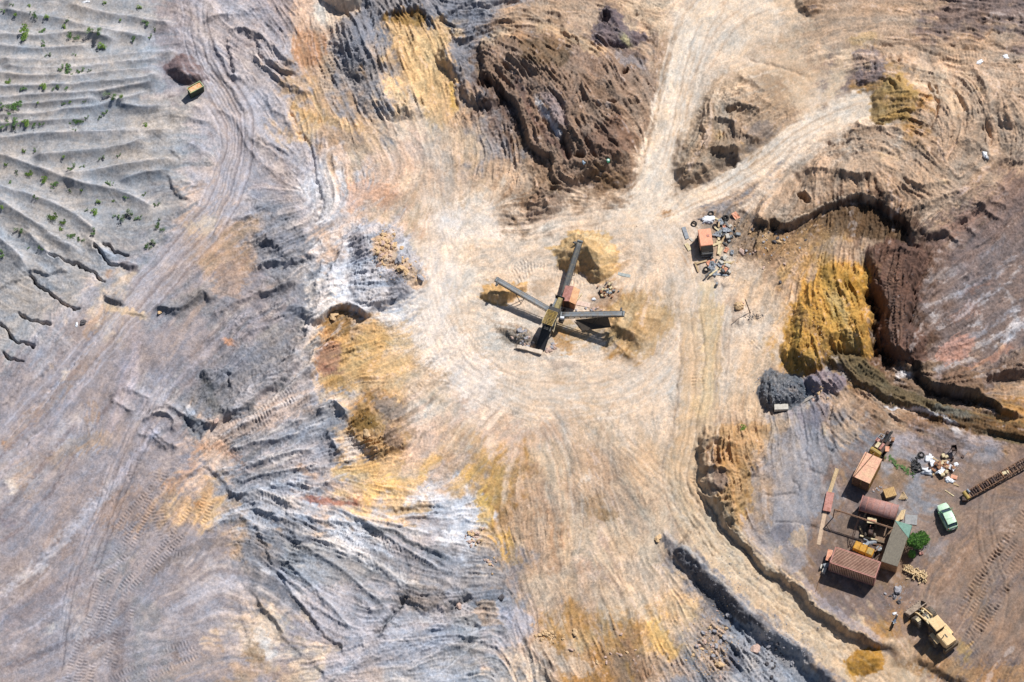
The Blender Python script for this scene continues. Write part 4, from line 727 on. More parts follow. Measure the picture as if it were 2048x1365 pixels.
n.links.new(av.outputs['Color'], mx.inputs[6]); n.links.new(mr.outputs[0], mx.inputs[7]); n.links.new(mx.outputs[2], b.inputs['Base Color'])
f3 = nz(11, 4, .9); mr3 = n.nodes.new('ShaderNodeMapRange'); mr3.inputs[1].default_value = .3; mr3.inputs[2].default_value = .7; mr3.inputs[3].default_value = .8; mr3.inputs[4].default_value = 1.2; n.links.new(f3.outputs[0], mr3.inputs[0])
mx3 = n.nodes.new('ShaderNodeMix'); mx3.data_type = 'RGBA'; mx3.blend_type = 'MULTIPLY'; mx3.inputs[0].default_value = 1; n.links.new(mx.outputs[2], mx3.inputs[6]); n.links.new(mr3.outputs[0], mx3.inputs[7]); n.links.new(mx3.outputs[2], b.inputs['Base Color'])
f2 = nz(5, 8, .85); bp = n.nodes.new('ShaderNodeBump'); bp.inputs['Strength'].default_value = .4; bp.inputs['Distance'].default_value = .12
n.links.new(f2.outputs[0], bp.inputs['Height']); n.links.new(bp.outputs[0], b.inputs['Normal'])
me.materials.append(gm)
# ================================================================ materials and builders
random.seed(11)
def srgb(c, k=ALB * 1.3):
    l = np.minimum(lin(c) * k, .82); return (float(l[0]), float(l[1]), float(l[2]), 1)
MATS = {}
def mat(name, rgb, rough=.7, metal=0.0, rust=None, amount=.4, scale=3.0, bump=.15, stripes=None, spec=.4, coat=0):
    """painted / rusted / dusty surface: two noise layers of wear over a base colour"""
    if name in MATS: return MATS[name]
    m = bpy.data.materials.new(name); m.use_nodes = True; n = m.node_tree; b = n.nodes['Principled BSDF']
    b.inputs['Roughness'].default_value = rough; b.inputs['Metallic'].default_value = metal; b.inputs['Specular IOR Level'].default_value = spec
    b.inputs['Coat Weight'].default_value = coat
    tc = n.nodes.new('ShaderNodeTexCoord'); t = n.nodes.new('ShaderNodeTexNoise'); t.inputs['Scale'].default_value = scale; t.inputs['Detail'].default_value = 8; t.inputs['Roughness'].default_value = .7
    n.links.new(tc.outputs['Object'], t.inputs['Vector'])
    r = n.nodes.new('ShaderNodeValToRGB'); r.color_ramp.elements[0].position = .42 + .2 * (.5 - amount); r.color_ramp.elements[1].position = .62 + .2 * (.5 - amount)
    n.links.new(t.outputs[0], r.inputs[0])
    mx = n.nodes.new('ShaderNodeMix'); mx.data_type = 'RGBA'; n.links.new(r.outputs[0], mx.inputs[0])
    mx.inputs[6].default_value = srgb(rgb); mx.inputs[7].default_value = srgb(rust or tuple(min(255, int(c * .82 + 18)) for c in rgb))
    t2 = n.nodes.new('ShaderNodeTexNoise'); t2.inputs['Scale'].default_value = scale * 7; t2.inputs['Detail'].default_value = 6; n.links.new(tc.outputs['Object'], t2.inputs['Vector'])
    mr = n.nodes.new('ShaderNodeMapRange'); mr.inputs[1].default_value = .3; mr.inputs[2].default_value = .7; mr.inputs[3].default_value = .78; mr.inputs[4].default_value = 1.18; n.links.new(t2.outputs[0], mr.inputs[0])
    m2 = n.nodes.new('ShaderNodeMix'); m2.data_type = 'RGBA'; m2.blend_type = 'MULTIPLY'; m2.inputs[0].default_value = 1
    n.links.new(mx.outputs[2], m2.inputs[6]); n.links.new(mr.outputs[0], m2.inputs[7]); n.links.new(m2.outputs[2], b.inputs['Base Color'])
    bp = n.nodes.new('ShaderNodeBump'); bp.inputs['Strength'].default_value = bump; bp.inputs['Distance'].default_value = .05; n.links.new(t2.outputs[0], bp.inputs['Height']); n.links.new(bp.outputs[0], b.inputs['Normal'])
    MATS[name] = m; return m
RUSTY = mat('rusty_orange_sheet', (232,172,140), rust=(196,120,88), amount=.45, scale=1.2)
RUSTRED = mat('rust_red_iron', (180,134,122), rust=(156,124,120), amount=.5, scale=.9)
RUSTPINK = mat('faded_red_paint', (196,140,128), rust=(160,104,88), amount=.4, scale=2)
DARKRUST = mat('dark_rust', (92,66,54), rust=(54,42,40), amount=.5, scale=3)
BROWNST = mat('brown_steel', (140,104,78), rust=(98,72,56), amount=.5, scale=3)
STEEL = mat('grey_steel', (128,134,138), rust=(96,98,98), amount=.4, scale=3, rough=.5)
DSTEEL = mat('dark_steel', (62,64,68), rust=(92,86,78), amount=.35, scale=3, rough=.5)
BLACK = mat('black_rubber', (38,38,40), rust=(70,64,58), amount=.3, scale=6, rough=.85)
BELT = mat('conveyor_belt', (136,142,148), rust=(140,130,118), amount=.35, scale=2.5, rough=.75)
MUST = mat('mustard_paint', (190,160,84), rust=(132,112,76), amount=.5, scale=3)
YEL = mat('yellow_paint', (214,158,52), rust=(166,118,50), amount=.35, scale=2.5)
DUSTY = mat('dusty_yellow_paint', (242,210,160), rust=(226,192,142), amount=.5, scale=2.0, rough=.8)
DUSTYD = mat('dusty_dark_frame', (122,104,82), rust=(78,68,58), amount=.5, scale=4)
CREAM = mat('cream_paint', (224,208,168), rust=(180,156,116), amount=.35, scale=4)
WOOD = mat('weathered_wood', (206,178,138), rust=(170,142,104), amount=.5, scale=5)
FIREW = mat('split_wood', (232,208,166), rust=(196,160,110), amount=.5, scale=6)
DWOOD = mat('grey_plank_roof', (134,126,110), rust=(112,104,92), amount=.5, scale=4)
CONC = mat('concrete', (208,202,190), rust=(180,172,160), amount=.4, scale=4)
WHITE = mat('white_plastic', (244,246,250), rust=(222,224,230), amount=.3, scale=4, rough=.5)
GREYP = mat('grey_plastic', (150,156,164), rust=(120,124,130), amount=.4, scale=4, rough=.5)
GREENT = mat('green_tarpaulin', (116,156,140), rust=(98,138,122), amount=.4, scale=3, rough=.6)
GREENP = mat('green_skip_paint', (74,120,86), rust=(120,92,64), amount=.4, scale=3)
CARP = mat('mint_green_car_paint', (204,236,204), rust=(188,214,182), amount=.3, scale=2, rough=.28, bump=.0, spec=.6, coat=.5)
CARS = mat('green_car_sill', (104,158,112), rust=(84,132,92), amount=.3, scale=2, rough=.35, bump=0)
GLASS = mat('dark_window_glass', (58,74,82), rust=(48,62,70), amount=.3, scale=2, rough=.08, bump=0, spec=.8)
LAMPR = mat('red_lamp_glass', (190,50,44), rough=.2, bump=0)
LAMPW = mat('clear_lamp_glass', (232,236,238), rough=.15, bump=0)
STONE = mat('ochre_stone', (226,194,150), rust=(196,160,122), amount=.5, scale=3, rough=.9, bump=.5)
STONEG = mat('grey_stone', (176,174,178), rust=(140,138,144), amount=.5, scale=3, rough=.9, bump=.5)
STONEP = mat('pinkish_stone', (214,186,170), rust=(176,146,134), amount=.5, scale=3, rough=.9, bump=.5)
STONED = mat('dark_stone', (104,100,102), rust=(78,74,78), amount=.5, scale=3, rough=.9, bump=.5)
SCRAP = mat('brown_scrap', (176,128,92), rust=(118,80,58), amount=.5, scale=5)
BLUEP = mat('pale_blue_plastic', (176,196,214), rust=(150,168,186), amount=.4, scale=4, rough=.5)
TEAL = mat('teal_plastic', (112,214,176), rust=(70,160,128), amount=.4, scale=5, rough=.4)
LEAVES = [mat('leaf_green', (118,156,78), rust=(84,122,62), amount=.5, scale=2, rough=.7, bump=0), mat('leaf_yellow_green', (160,188,78), rust=(118,152,64), amount=.5, scale=2, rough=.7, bump=0),
          mat('leaf_grey_green', (122,148,106), rust=(88,112,76), amount=.5, scale=2, rough=.7, bump=0), mat('leaf_bright', (108,160,66), rust=(78,122,52), amount=.5, scale=2, rough=.7, bump=0)]
STEM = mat('brown_stem', (96,78,56), bump=.2)

class MB:
    def __init__(s): s.v = []; s.f = []; s.m = []; s.mats = []; s.sm = []
    def mi(s, m):
        if m not in s.mats: s.mats.append(m)
        return s.mats.index(m)
    def add(s, vs, fs, m=None, smooth=False):
        o = len(s.v); s.v += [tuple(p) for p in vs]; k = s.mi(m) if m else 0
        for f in fs: s.f.append([i + o for i in f]); s.m.append(k); s.sm.append(smooth)
    def box(s, c, d, m=None, rz=0, ry=0, rx=0, taper=1.0, bev=0.0):
        hx, hy, hz = d[0] / 2, d[1] / 2, d[2] / 2; b = min(bev, hx * .9, hy * .9, hz * .9)
        R_ = Matrix.Rotation(rz, 3, 'Z') @ Matrix.Rotation(ry, 3, 'Y') @ Matrix.Rotation(rx, 3, 'X'); cc = Vector(c)
        def ring(z, k, ins):
            x, y = (hx - ins) * k, (hy - ins) * k
            cut = b
            pts = [(-x + cut, -y), (x - cut, -y), (x, -y + cut), (x, y - cut), (x - cut, y), (-x + cut, y), (-x, y - cut), (-x, -y + cut)] if b > 0 else [(-x, -y), (x, -y), (x, y), (-x, y)]
            return [(p[0], p[1], z) for p in pts]
        if b > 0: rings = [ring(-hz, 1, 0), ring(hz - b, taper, 0), ring(hz, taper, b)]
        else: rings = [ring(-hz, 1, 0), ring(hz, taper, 0)]
        n = len(rings[0]); vs = [cc + R_ @ Vector(p) for r in rings for p in r]; fs = [list(range(n))[::-1], [len(vs) - n + i for i in range(n)]]
        for r in range(len(rings) - 1):
            for i in range(n): fs.append([r * n + i, r * n + (i + 1) % n, (r + 1) * n + (i + 1) % n, (r + 1) * n + i])
        s.add(vs, fs, m)
    def tube(s, a, b, r, m=None, n=10, r2=None, cap=True):
        a, b = Vector(a), Vector(b); d = (b - a).normalized(); x = d.orthogonal().normalized(); y = d.cross(x); r2 = r if r2 is None else r2
        vs = [a + x * math.cos(t) * r + y * math.sin(t) * r for t in [2 * math.pi * i / n for i in range(n)]] + [b + x * math.cos(t) * r2 + y * math.sin(t) * r2 for t in [2 * math.pi * i / n for i in range(n)]]
        fs = [[i, (i + 1) % n, n + (i + 1) % n, n + i] for i in range(n)]; s.add(vs, fs, m, True)
        if cap: s.add(vs, [list(range(n))[::-1], [n + i for i in range(n)]], m)
    def beam(s, a, b, w, h, m=None):
        a, b = Vector(a), Vector(b); d = (b - a).normalized(); side = d.cross(Vector((0, 0, 1)))
        side = side.normalized() if side.length > .01 else Vector((1, 0, 0)); up = side.cross(d)
        vs = [p + side * sx * w / 2 + up * sz * h / 2 for p in (a, b) for sx, sz in ((-1, -1), (1, -1), (1, 1), (-1, 1))]
        s.add(vs, [[3, 2, 1, 0], [4, 5, 6, 7], [0, 1, 5, 4], [1, 2, 6, 5], [2, 3, 7, 6], [3, 0, 4, 7]], m)
    def prism(s, prof, y0, y1, m=None, smooth=False):
        """profile in (x, z) swept along y"""
        n = len(prof); vs = [(p[0], y0, p[1]) for p in prof] + [(p[0], y1, p[1]) for p in prof]
        s.add(vs, [[i, (i + 1) % n, n + (i + 1) % n, n + i] for i in range(n)], m, smooth); s.add(vs, [list(range(n))[::-1], [n + i for i in range(n)]], m)
    def build(s, name, m=None, parent=None):
        me = bpy.data.meshes.new(name); me.from_pydata(s.v, [], s.f)
        for k in (s.mats or [m]): me.materials.append(k)
        me.polygons.foreach_set('material_index', s.m); me.polygons.foreach_set('use_smooth', s.sm); me.update()
        bm = bmesh.new(); bm.from_mesh(me); bmesh.ops.recalc_face_normals(bm, faces=bm.faces); bm.to_mesh(me); bm.free()
        o = bpy.data.objects.new(name, me); COL.objects.link(o)
        if parent: o.parent = parent
        return o
def part(name, parent, m, *ops):
    b = MB()
    for op in ops:
        f, a, k = op[0], [x for x in op[1:] if not isinstance(x, dict)], next((x for x in op[1:] if isinstance(x, dict)), {})
        if 'm' not in k: k = dict(k, m=m)
        getattr(b, f)(*a, **k)
    return b.build(name, m, parent)
def tag(o, label, cat, group=None, kind=None):
    if label: o['label'] = label
    if cat: o['category'] = cat
    if group: o['group'] = group
    if kind: o['kind'] = kind
    return o
def thing(name, loc, rz, label, cat, group=None):
    o = bpy.data.objects.new(name, None); COL.objects.link(o); o.location = loc; o.rotation_euler = (0, 0, rz); o.empty_display_size = .3
    return tag(o, label, cat, group)
def copy_tree(o, parent=None):
    c = o.copy(); COL.objects.link(c)
    if parent: c.parent = parent
    for ch in list(o.children): copy_tree(ch, c)
    return c
def hi(u, v, h):
    """point at height h above the ground that shows at this pixel"""
    z = h
    for _ in range(25):
        x, y, _z = ray_at(u, v, z); z += .5 * (height(x, y) + h - z)
    return Vector((x, y, z))
def lowest(p, L, W_, rz):
    zs = []
    for a in (-.5, 0, .5):
        for b in (-.5, 0, .5): zs.append(height(p.x + a * L * math.cos(rz) - b * W_ * math.sin(rz), p.y + a * L * math.sin(rz) + b * W_ * math.cos(rz)))
    return min(zs)
def from_roof(c, h):
    """four roof corner pixels (first edge = long side) -> ground origin, heading, length, width"""
    P = [hi(u, v, h) for u, v in c]; z = sum(p.z for p in P) / 4; P = [Vector(ray_at(u, v, z)) for u, v in c]
    ce = sum(P, Vector()) / 4; e = (P[1] - P[0]) + (P[2] - P[3]); w = (P[2] - P[1]) + (P[3] - P[0]); rz = math.atan2(e.y, e.x)
    L = e.length / 2; Wd = w.length / 2; return Vector((ce.x, ce.y, z - h)), rz, L, Wd
def heading(a, b):
    p, q_ = Vector(ray_at(*a, 0)), Vector(ray_at(*b, 0)); return math.atan2(q_.y - p.y, q_.x - p.x), (q_ - p).length

# ================================================================ containers and sheds
def corrugated(L, Wd, Hh, pitch=.28, roofdir='x', amp=.05):
    pass
o, rz, L, Wd = from_roof([(1671.8,1094.5),(1761.2,1126),(1749.5,1155.4),(1660.1,1126)], 2.4)
t = thing('shipping_container', o, rz, 'long rust-brown corrugated steel container casting a wide shadow beside the excavated road edge', 'container')
HH = 2.4
CWALL = mat('container_wall', (236,192,164), rust=(206,156,128), amount=.5, scale=1.5); b = MB(); npl = 26
for i in range(npl):                                 # ribbed long walls
    x0 = -L / 2 + .06 + (L - .12) * i / npl; x1 = x0 + (L - .12) / npl * .55
    for sy in (-1, 1): b.box(((x0 + x1) / 2, sy * (Wd / 2 - .03), HH / 2), (x1 - x0, .10, HH - .24), CWALL)
for i in range(14):
    y = -Wd / 2 + .1 + (Wd - .2) * (i + .5) / 14
    for sx in (-1, 1): b.box((sx * (L / 2 - .03), y, HH / 2), (.09, (Wd - .2) / 14 * .55, HH - .24), CWALL)
b.box((0, 0, HH / 2 - .02), (L - .1, Wd - .1, HH - .1), mat('dark_groove', (118,84,72), rust=(92,66,58), amount=.5)); b.build('wall', CWALL, t)
b = MB(); grv = mat('dark_groove', (118,84,72), rust=(92,66,58), amount=.5)  # grooves between the ribs in a darker tone
for i in range(11): b.box((0, -Wd / 2 + .07 + (Wd - .14) * (i + .5) / 11, HH + .02), (L - .14, (Wd - .14) / 11 * .52, .12), mat('container_roof', (194,154,132), rust=(168,126,106), amount=.5, scale=1.0))
b.box((0, 0, HH - .03), (L - .12, Wd - .12, .06), grv); b.build('roof', mat('container_roof', (196,142,124), rust=(160,104,88), amount=.5, scale=1.0), t)
b = MB()
for sx in (-1, 1):
    b.box((sx * (L / 2), 0, HH), (.12, Wd + .06, .14)); b.box((sx * (L / 2), 0, .08), (.12, Wd + .06, .16))
    for sy in (-1, 1): b.box((sx * (L / 2), sy * Wd / 2, HH / 2), (.14, .14, HH - .2))
for sy in (-1, 1): b.box((0, sy * Wd / 2, HH + .004), (L - .14, .12, .13)); b.box((0, sy * Wd / 2, .08), (L - .14, .12, .15))
b.build('frame', RUSTPINK, t)
part('door', t, RUSTRED, ('box', (L/2+.03, -Wd/4, HH/2), (.05, Wd/2-.12, HH-.3)), ('tube', (L/2+.08, -.2, .2), (L/2+.08, -.2, HH-.2), .025)); part('door', t, RUSTRED, ('box', (L/2+.03, Wd/4, HH/2), (.05, Wd/2-.12, HH-.3)), ('tube', (L/2+.08, .2, .2), (L/2+.08, .2, HH-.2), .025))
# orange-roofed container with lengths of pipe on the roof
o, rz, L, Wd = from_roof([(1705.5,953),(1729,907),(1765.6,916),(1739.2,968)], 2.4)
t = thing('storage_container', o, rz, 'orange rusty flat-roofed container with thin pipes lying along its roof', 'container')
b = MB(); b.box((0, 0, 1.18), (L - .08, Wd - .08, 2.3))
for i in range(12):
    for sy in (-1, 1): b.box((-L / 2 + .2 + (L - .4) * i / 11, sy * (Wd / 2 - .02), 1.18), (.08, .07, 2.1))
b.build('wall', mat('ochre_box_wall', (214,182,116), rust=(164,124,88), amount=.5, scale=1.5), t)
part('roof', t, mat('orange_roof', (226,170,142), rust=(222,184,146), amount=.5, scale=.8), ('box', (0, 0, 2.38), (L, Wd, .1)), ('box', (0, Wd/2-.05, 2.45), (L, .06, .05)), ('box', (.3, 0, 2.435), (.05, Wd-.1, .02)))
part('door', t, BROWNST, ('box', (-L/2-.0, Wd/4, 1.15), (.07, Wd/2-.15, 2.0)), ('tube', (-L/2-.07, .25, .3), (-L/2-.07, .25, 2.1), .02)); part('door', t, BROWNST, ('box', (-L/2-.0, -Wd/4, 1.15), (.07, Wd/2-.15, 2.0)))
tt = tag(part('steel_pipe', None, BROWNST, ('tube', o + Vector((0,0,2.5)) + Matrix.Rotation(rz,3,'Z') @ Vector((-L/2,Wd*.42,0)), o + Vector((0,0,2.52)) + Matrix.Rotation(rz,3,'Z') @ Vector((L/2+.3,Wd*.02,0)), .05)), 'thin brown pipe lying diagonally on the orange container roof', 'pipe')
tag(part('steel_pipe', None, BROWNST, ('tube', o + Vector((0,0,2.49)) + Matrix.Rotation(rz,3,'Z') @ Vector((-L/2,Wd*.46,0)), o + Vector((0,0,2.49)) + Matrix.Rotation(rz,3,'Z') @ Vector((L/2+.2,Wd*.40,0)), .04)), 'thin brown pipe along the left edge of the orange container roof', 'pipe')
# plank-roofed shed
o, rz, L, Wd = from_roof([(1761.2,1123.8),(1790.5,1044),(1822.8,1051.5),(1796.4,1132.6)], 2.0)
t = thing('storage_shed', o, rz, 'long shed with grey-brown plank roof beside the green bush', 'shed')
b = MB(); b.box((0, 0, .97), (L - .1, Wd - .1, 1.94))
for i in range(10): b.box((-L/2+.02, -Wd / 2 + .15 + (Wd - .3) * i / 9, .97), (.06, .14, 1.8))
b.build('wall', mat('brown_shed_wall', (206,162,120), rust=(160,122,92), amount=.5, scale=2), t)
b = MB()
for i in range(22): b.box((0, -Wd / 2 + Wd * (i + .5) / 22, 1.99 + .012 * (i % 3)), (L + .06 * (i % 2), Wd / 22 - .012, .06))
b.build('roof', DWOOD, t)
SH = (o, rz, L, Wd)
R3 = Matrix.Rotation(rz, 3, 'Z')
b = MB(); pts = [(L/2+.06, Wd/2+.05, 2.06), (L/2+.1, -Wd/2-.02, 2.07), (L/2-1.6, -Wd/2-.08, 2.055), (L/2-.8, 0, 2.09)]
pts = [o + R3 @ Vector(p) for p in pts]; low = [o + R3 @ Vector(p) for p in [(L/2+.14, Wd/2, 1.5), (L/2+.2, -Wd/2-.05, 1.3), (L/2-1.6, -Wd/2-.14, 1.5)]]
b.add(pts + low, [[0,1,3],[1,2,3],[0,4,5,1],[1,5,6,2]], GREENT, False)
tp = tag(b.build('tarpaulin', GREENT), 'green triangular tarpaulin draped over the end corner of the plank-roofed shed', 'tarpaulin')
md = tp.modifiers.new('thickness', 'SOLIDIFY'); md.thickness = .02
# barrel-vaulted iron shelter
o, rz, L, Wd = from_roof([(1716.5,1018),(1790,1038),(1799.5,1008),(1727,989)], 2.5)
t = thing('vaulted_shelter', o, rz, 'rust-red barrel-vaulted sheet iron shelter open over a dark bay', 'shelter')
b = MB(); n = 18; rad = Wd / 2
prof = [(math.cos(math.pi * i / n) * rad, 2.0 + math.sin(math.pi * i / n) * rad * .75) for i in range(n + 1)]
vs = [(-L/2, y, z) for y, z in prof] + [(L/2, y, z) for y, z in prof]
b.add(vs, [[i, i + 1, n + 2 + i, n + 1 + i] for i in range(n)], None, True); r_ = b.build('roof', RUSTRED, t); md = r_.modifiers.new('thickness', 'SOLIDIFY'); md.thickness = .05
for k in range(7):
    b = MB(); x = -L / 2 + .05 + (L - .1) * k / 6
    for i in range(n):
        b.beam((x, prof[i][0] * 1.01, prof[i][1] + .02), (x, prof[i+1][0] * 1.01, prof[i+1][1] + .02), .06, .05)
    b.build('roof_rib', RUSTPINK, t)
part('wall', t, mat('dark_bay_wall', (66,56,54), rust=(44,40,40)), ('box', (0, rad - .06, 1.0), (L - .1, .08, 2.0)), ('box', (L/2 - .06, 0, 1.0), (.07, Wd - .2, 2.0)), ('box', (-L/2 + .06, .3, 1.0), (.07, Wd - .8, 2.0)))  # walls round the open bay in a near-black tone
for x in (-L/2+.1, -L/6, L/6, L/2-.1): part('post', t, DARKRUST, ('tube', (x, -rad + .05, 0), (x, -rad + .05, 2.0), .06))
# gantry beam on a post
A = hi(1668.9, 1019, 2.4); Bq = hi(1786, 1057, 2.4); g0 = Vector((A.x, A.y, height(A.x, A.y)))
t = thing('gantry_beam', g0, 0, 'long thin rusty beam on a slim post spanning from bare ground to the shed roof', 'gantry')
part('beam', t, BROWNST, ('beam', A - g0, Bq - g0, .12, .14), ('beam', A - g0 + Vector((0,0,-.25)), Bq - g0 + Vector((0,0,-.25)), .05, .05))
part('post', t, DARKRUST, ('beam', (0, 0, -.1), A - g0, .10, .10))
part('brace', t, DARKRUST, ('beam', (A - g0) * 1 + Vector((0,0,-.8)), (A - g0) * .88 + (Bq - g0) * .12, .05, .05))
P0 = at(1696, 1097); t = thing('lattice_frame', P0, 0, 'narrow leaning rusty lattice frame standing left of the yellow machine', 'frame')
top = hi(1719, 1030, 2.6) - P0; off = Vector((.35, .1, 0))
b = MB()
b.beam((0, 0, 0), top, .06, .06); b.beam(off, top + off * .3, .06, .06)
for k in range(7): b.beam(top * (k / 7), off + (top + off * .3 - off) * ((k + 1) / 7), .04, .04)
b.build('frame', DARKRUST, t)
# long plank strip and the red cover lying on it
def slab(name, a, c, w, h, m, label, cat, dz=0.0, group=None, bev=.01, sag=8):
    """long flat thing following the ground from pixel a to c"""
    p, q_ = at(*a), at(*c); t_ = q_ - p; ln = math.hypot(t_.x, t_.y); sx = Vector((-t_.y / ln, t_.x / ln, 0)) * w / 2; b = MB(); vs = []
    for k in range(sag + 1):
        c_ = p + t_ * (k / sag); z = max(height(c_.x, c_.y), height(c_.x + sx.x, c_.y + sx.y), height(c_.x - sx.x, c_.y - sx.y)) * .6 + (p.z + t_.z * k / sag) * .4 + dz
        for s_, zz in ((-1, 0), (1, 0), (1, h), (-1, h)): vs.append((c_.x + sx.x * s_ - p.x, c_.y + sx.y * s_ - p.y, z + zz - p.z - .03))
    fs = [[0, 1, 2, 3], [4*sag+3, 4*sag+2, 4*sag+1, 4*sag]]
    for k in range(sag):
        for i in range(4): fs.append([4*k+i, 4*(k+1)+i, 4*(k+1)+(i+1)%4, 4*k+(i+1)%4])
    b.add(vs, fs); o_ = b.build(name, m); o_.location = p; return tag(o_, label, cat, group)
slab('timber_plank', (1674.5,938), (1659,986), .48, .10, WOOD, 'upper pale timber plank running into the red metal cover', 'plank')
slab('timber_plank', (1651,1020), (1637,1090), .5, .06, mat('dusty_plank', (204,176,148), rust=(176,148,124)), 'lower dusty timber plank half buried below the red metal cover', 'plank')
o, rz, L, Wd = from_roof([(1660,984.4),(1653,1022.8),(1645.5,1022),(1652.8,984.0)], .35)
rz, L = heading((1660.5,984.5), (1653,1022.5)); o = at(1657, 1006); t = thing('metal_cover', o, rz, 'narrow rust-red metal cover lying over the timber planks', 'cover')
part('lid', t, RUSTPINK, ('box', (0, 0, .30), (L, .98, .08), dict(bev=.03)), ('box', (L/2-.05, 0, .33), (.08, .98, .06))); part('side', t, RUSTRED, ('box', (0, 0, .12), (L - .1, .88, .30)))
# small items by the container's left end
rz, L = heading((1661,1104), (1656,1125)); t = thing('metal_sheet', at(1657.5, 1117), rz, 'small orange metal sheet leaning against the long container end', 'sheet'); part('sheet', t, RUSTY, ('box', (0, 0, .9), (1.5, .62, .05)), ('box', (0, 0, .45), (1.4, .5, .85), dict(m=DARKRUST)))
t = thing('grey_tank', at(1652, 1134), .3, 'small grey tank near the long container corner', 'tank'); part('body', t, GREYP, ('tube', (-.35, 0, .4), (.35, 0, .4), .3), ('box', (0, 0, .1), (.5, .4, .2))); part('cap', t, STEEL, ('tube', (0, 0, .65), (0, 0, .76), .1))
t = thing('concrete_block', at(1648, 1143), 1.2, 'pale concrete block in the shadow left of the long container', 'block'); part('block', t, CONC, ('box', (0, 0, .2), (.75, .42, .45), dict(bev=.03)))
t = thing('concrete_block', at(1642, 1136), 1.25, 'thin pale slab standing left of the small grey tank', 'block'); part('block', t, CONC, ('box', (0, 0, .2), (.6, .2, .5), dict(bev=.03)))
b = MB(); p = at(1643, 1150); q_ = at(1631, 1184); b.tube((0, 0, .05), (q_ - p) + Vector((0, 0, .05)), .035); o_ = b.build('thin_rod', BROWNST); o_.location = p; tag(o_, 'thin dark rod lying on grey ground left of the long container', 'rod')

# ================================================================ wheels
def wheel(parent, x, y, r, w, rim=DUSTYD, rz=0, lugs=True, yaw=0):
    b = MB(); n = 22; prof = [(.55, -.5), (.92, -.5), (1, -.36), (1, .36), (.92, .5), (.55, .5)]
    vs = [(math.cos(2*math.pi*i/n) * r * p, w * q_, math.sin(2*math.pi*i/n) * r * p) for i in range(n) for p, q_ in prof]; m_ = len(prof)
    b.add(vs, [[i*m_+k, ((i+1) % n)*m_+k, ((i+1) % n)*m_+k+1, i*m_+k+1] for i in range(n) for k in range(m_ - 1)], None, True)
    if lugs:
        for i in range(n):
            a = 2 * math.pi * i / n
            for sy in (-1, 1): b.box((math.cos(a + sy*.07) * r * 1.01, sy * w * .24, math.sin(a + sy*.07) * r * 1.01), (r * .06, w * .46, r * .09), None, ry=-a)
    o_ = b.build('wheel', BLACK if not lugs else mat('dusty_tyre', (128,116,102), rust=(92,84,78), amount=.5, scale=4), parent); o_.location = (x, y, r - .03); o_.rotation_euler = (0, 0, yaw)
    b2 = MB(); b2.tube((0, -w * .42, 0), (0, w * .42, 0), r * .56, n=16); b2.tube((0, -w * .52, 0), (0, w * .52, 0), r * .2, n=10); b2.build('rim', rim, o_)
    return o_
# ================================================================ wheel loader
rz, _ = heading((1898,1292), (1838,1222)); g = at(1866, 1262); g.z = lowest(g, 6, 2.4, rz) + .03
t = thing('wheel_loader', g, rz, 'dusty yellow wheel loader with its bucket lowered by the grey rocks', 'wheel loader')
for x, y in ((1.75, 1.05), (1.75, -1.05), (-1.35, 1.05), (-1.35, -1.05)): wheel(t, x, y, .78, .62, yaw=.0)
part('rear_frame', t, DUSTYD, ('box', (-1.5, 0, 1.0), (3.6, 1.3, .6), dict(bev=.05)), ('box', (-3.2, 0, 1.1), (.5, 2.1, .9), dict(bev=.08)))
part('engine_hood', t, DUSTY, ('box', (-2.2, 0, 1.8), (2.1, 1.55, 1.05), dict(bev=.08, taper=.96)), ('box', (-2.75, 0, 2.33), (.9, 1.15, .05)))
part('exhaust_pipe', t, DSTEEL, ('tube', (-2.0, .3, 2.3), (-2.0, .3, 2.8), .06), ('box', (-2.1, -.05, 2.36), (.55, .12, .03)))
part('fender', t, DUSTY, ('box', (-1.35, 1.0, 1.62), (1.5, .55, .06)), ('box', (-.62, 1.0, 1.35), (.06, .55, .5))); part('fender', t, DUSTY, ('box', (-1.35, -1.0, 1.62), (1.5, .55, .06)), ('box', (-.62, -1.0, 1.35), (.06, .55, .5)))
cb = part('cab', t, DUSTYD, ('box', (-.35, 0, 1.6), (1.45, 1.3, .7), dict(bev=.05)), *[('box', (-.35 + sx*.65, sy*.6, 2.35), (.09, .09, 1.1)) for sx in (-1, 1) for sy in (-1, 1)])
part('window', cb, GLASS, ('box', (-.35, 0, 2.3), (1.28, 1.18, .85))); part('cab_roof', t, DUSTY, ('box', (-.35, 0, 2.95), (1.65, 1.5, .14), dict(bev=.05)))
part('front_frame', t, DUSTYD, ('box', (1.35, 0, 1.0), (1.9, .9, .7), dict(bev=.05)), ('box', (1.5, 0, 1.5), (.9, .95, .35)), ('box', (1.0, 0, 1.68), (1.1, .95, .06), dict(m=CREAM)))
part('fender', t, CREAM, ('box', (1.75, 1.05, 1.62), (.5, .5, .04)))
part('lift_arm', t, DUSTY, ('beam', (1.0, .5, 1.95), (2.5, .5, 1.25), .14, .28), ('beam', (2.5, .5, 1.25), (3.0, .5, .5), .14, .28)); part('lift_arm', t, DUSTY, ('beam', (1.0, -.5, 1.95), (2.5, -.5, 1.25), .14, .28), ('beam', (2.5, -.5, 1.25), (3.0, -.5, .5), .14, .28))
part('hydraulic_cylinder', t, STEEL, ('tube', (1.1, 0, 1.75), (2.2, 0, 1.55), .08), ('tube', (2.2, 0, 1.55), (2.9, 0, 1.0), .05)); part('cross_link', t, CREAM, ('box', (2.35, 0, 1.35), (.14, 1.1, .14)), ('box', (2.2, 0, 1.6), (.5, .12, .4)))
b = MB(); prof = [(3.0, .95), (2.9, .35), (3.05, .06), (3.95, .02), (3.95, .06), (3.15, .16), (3.02, .40), (3.1, .95)]
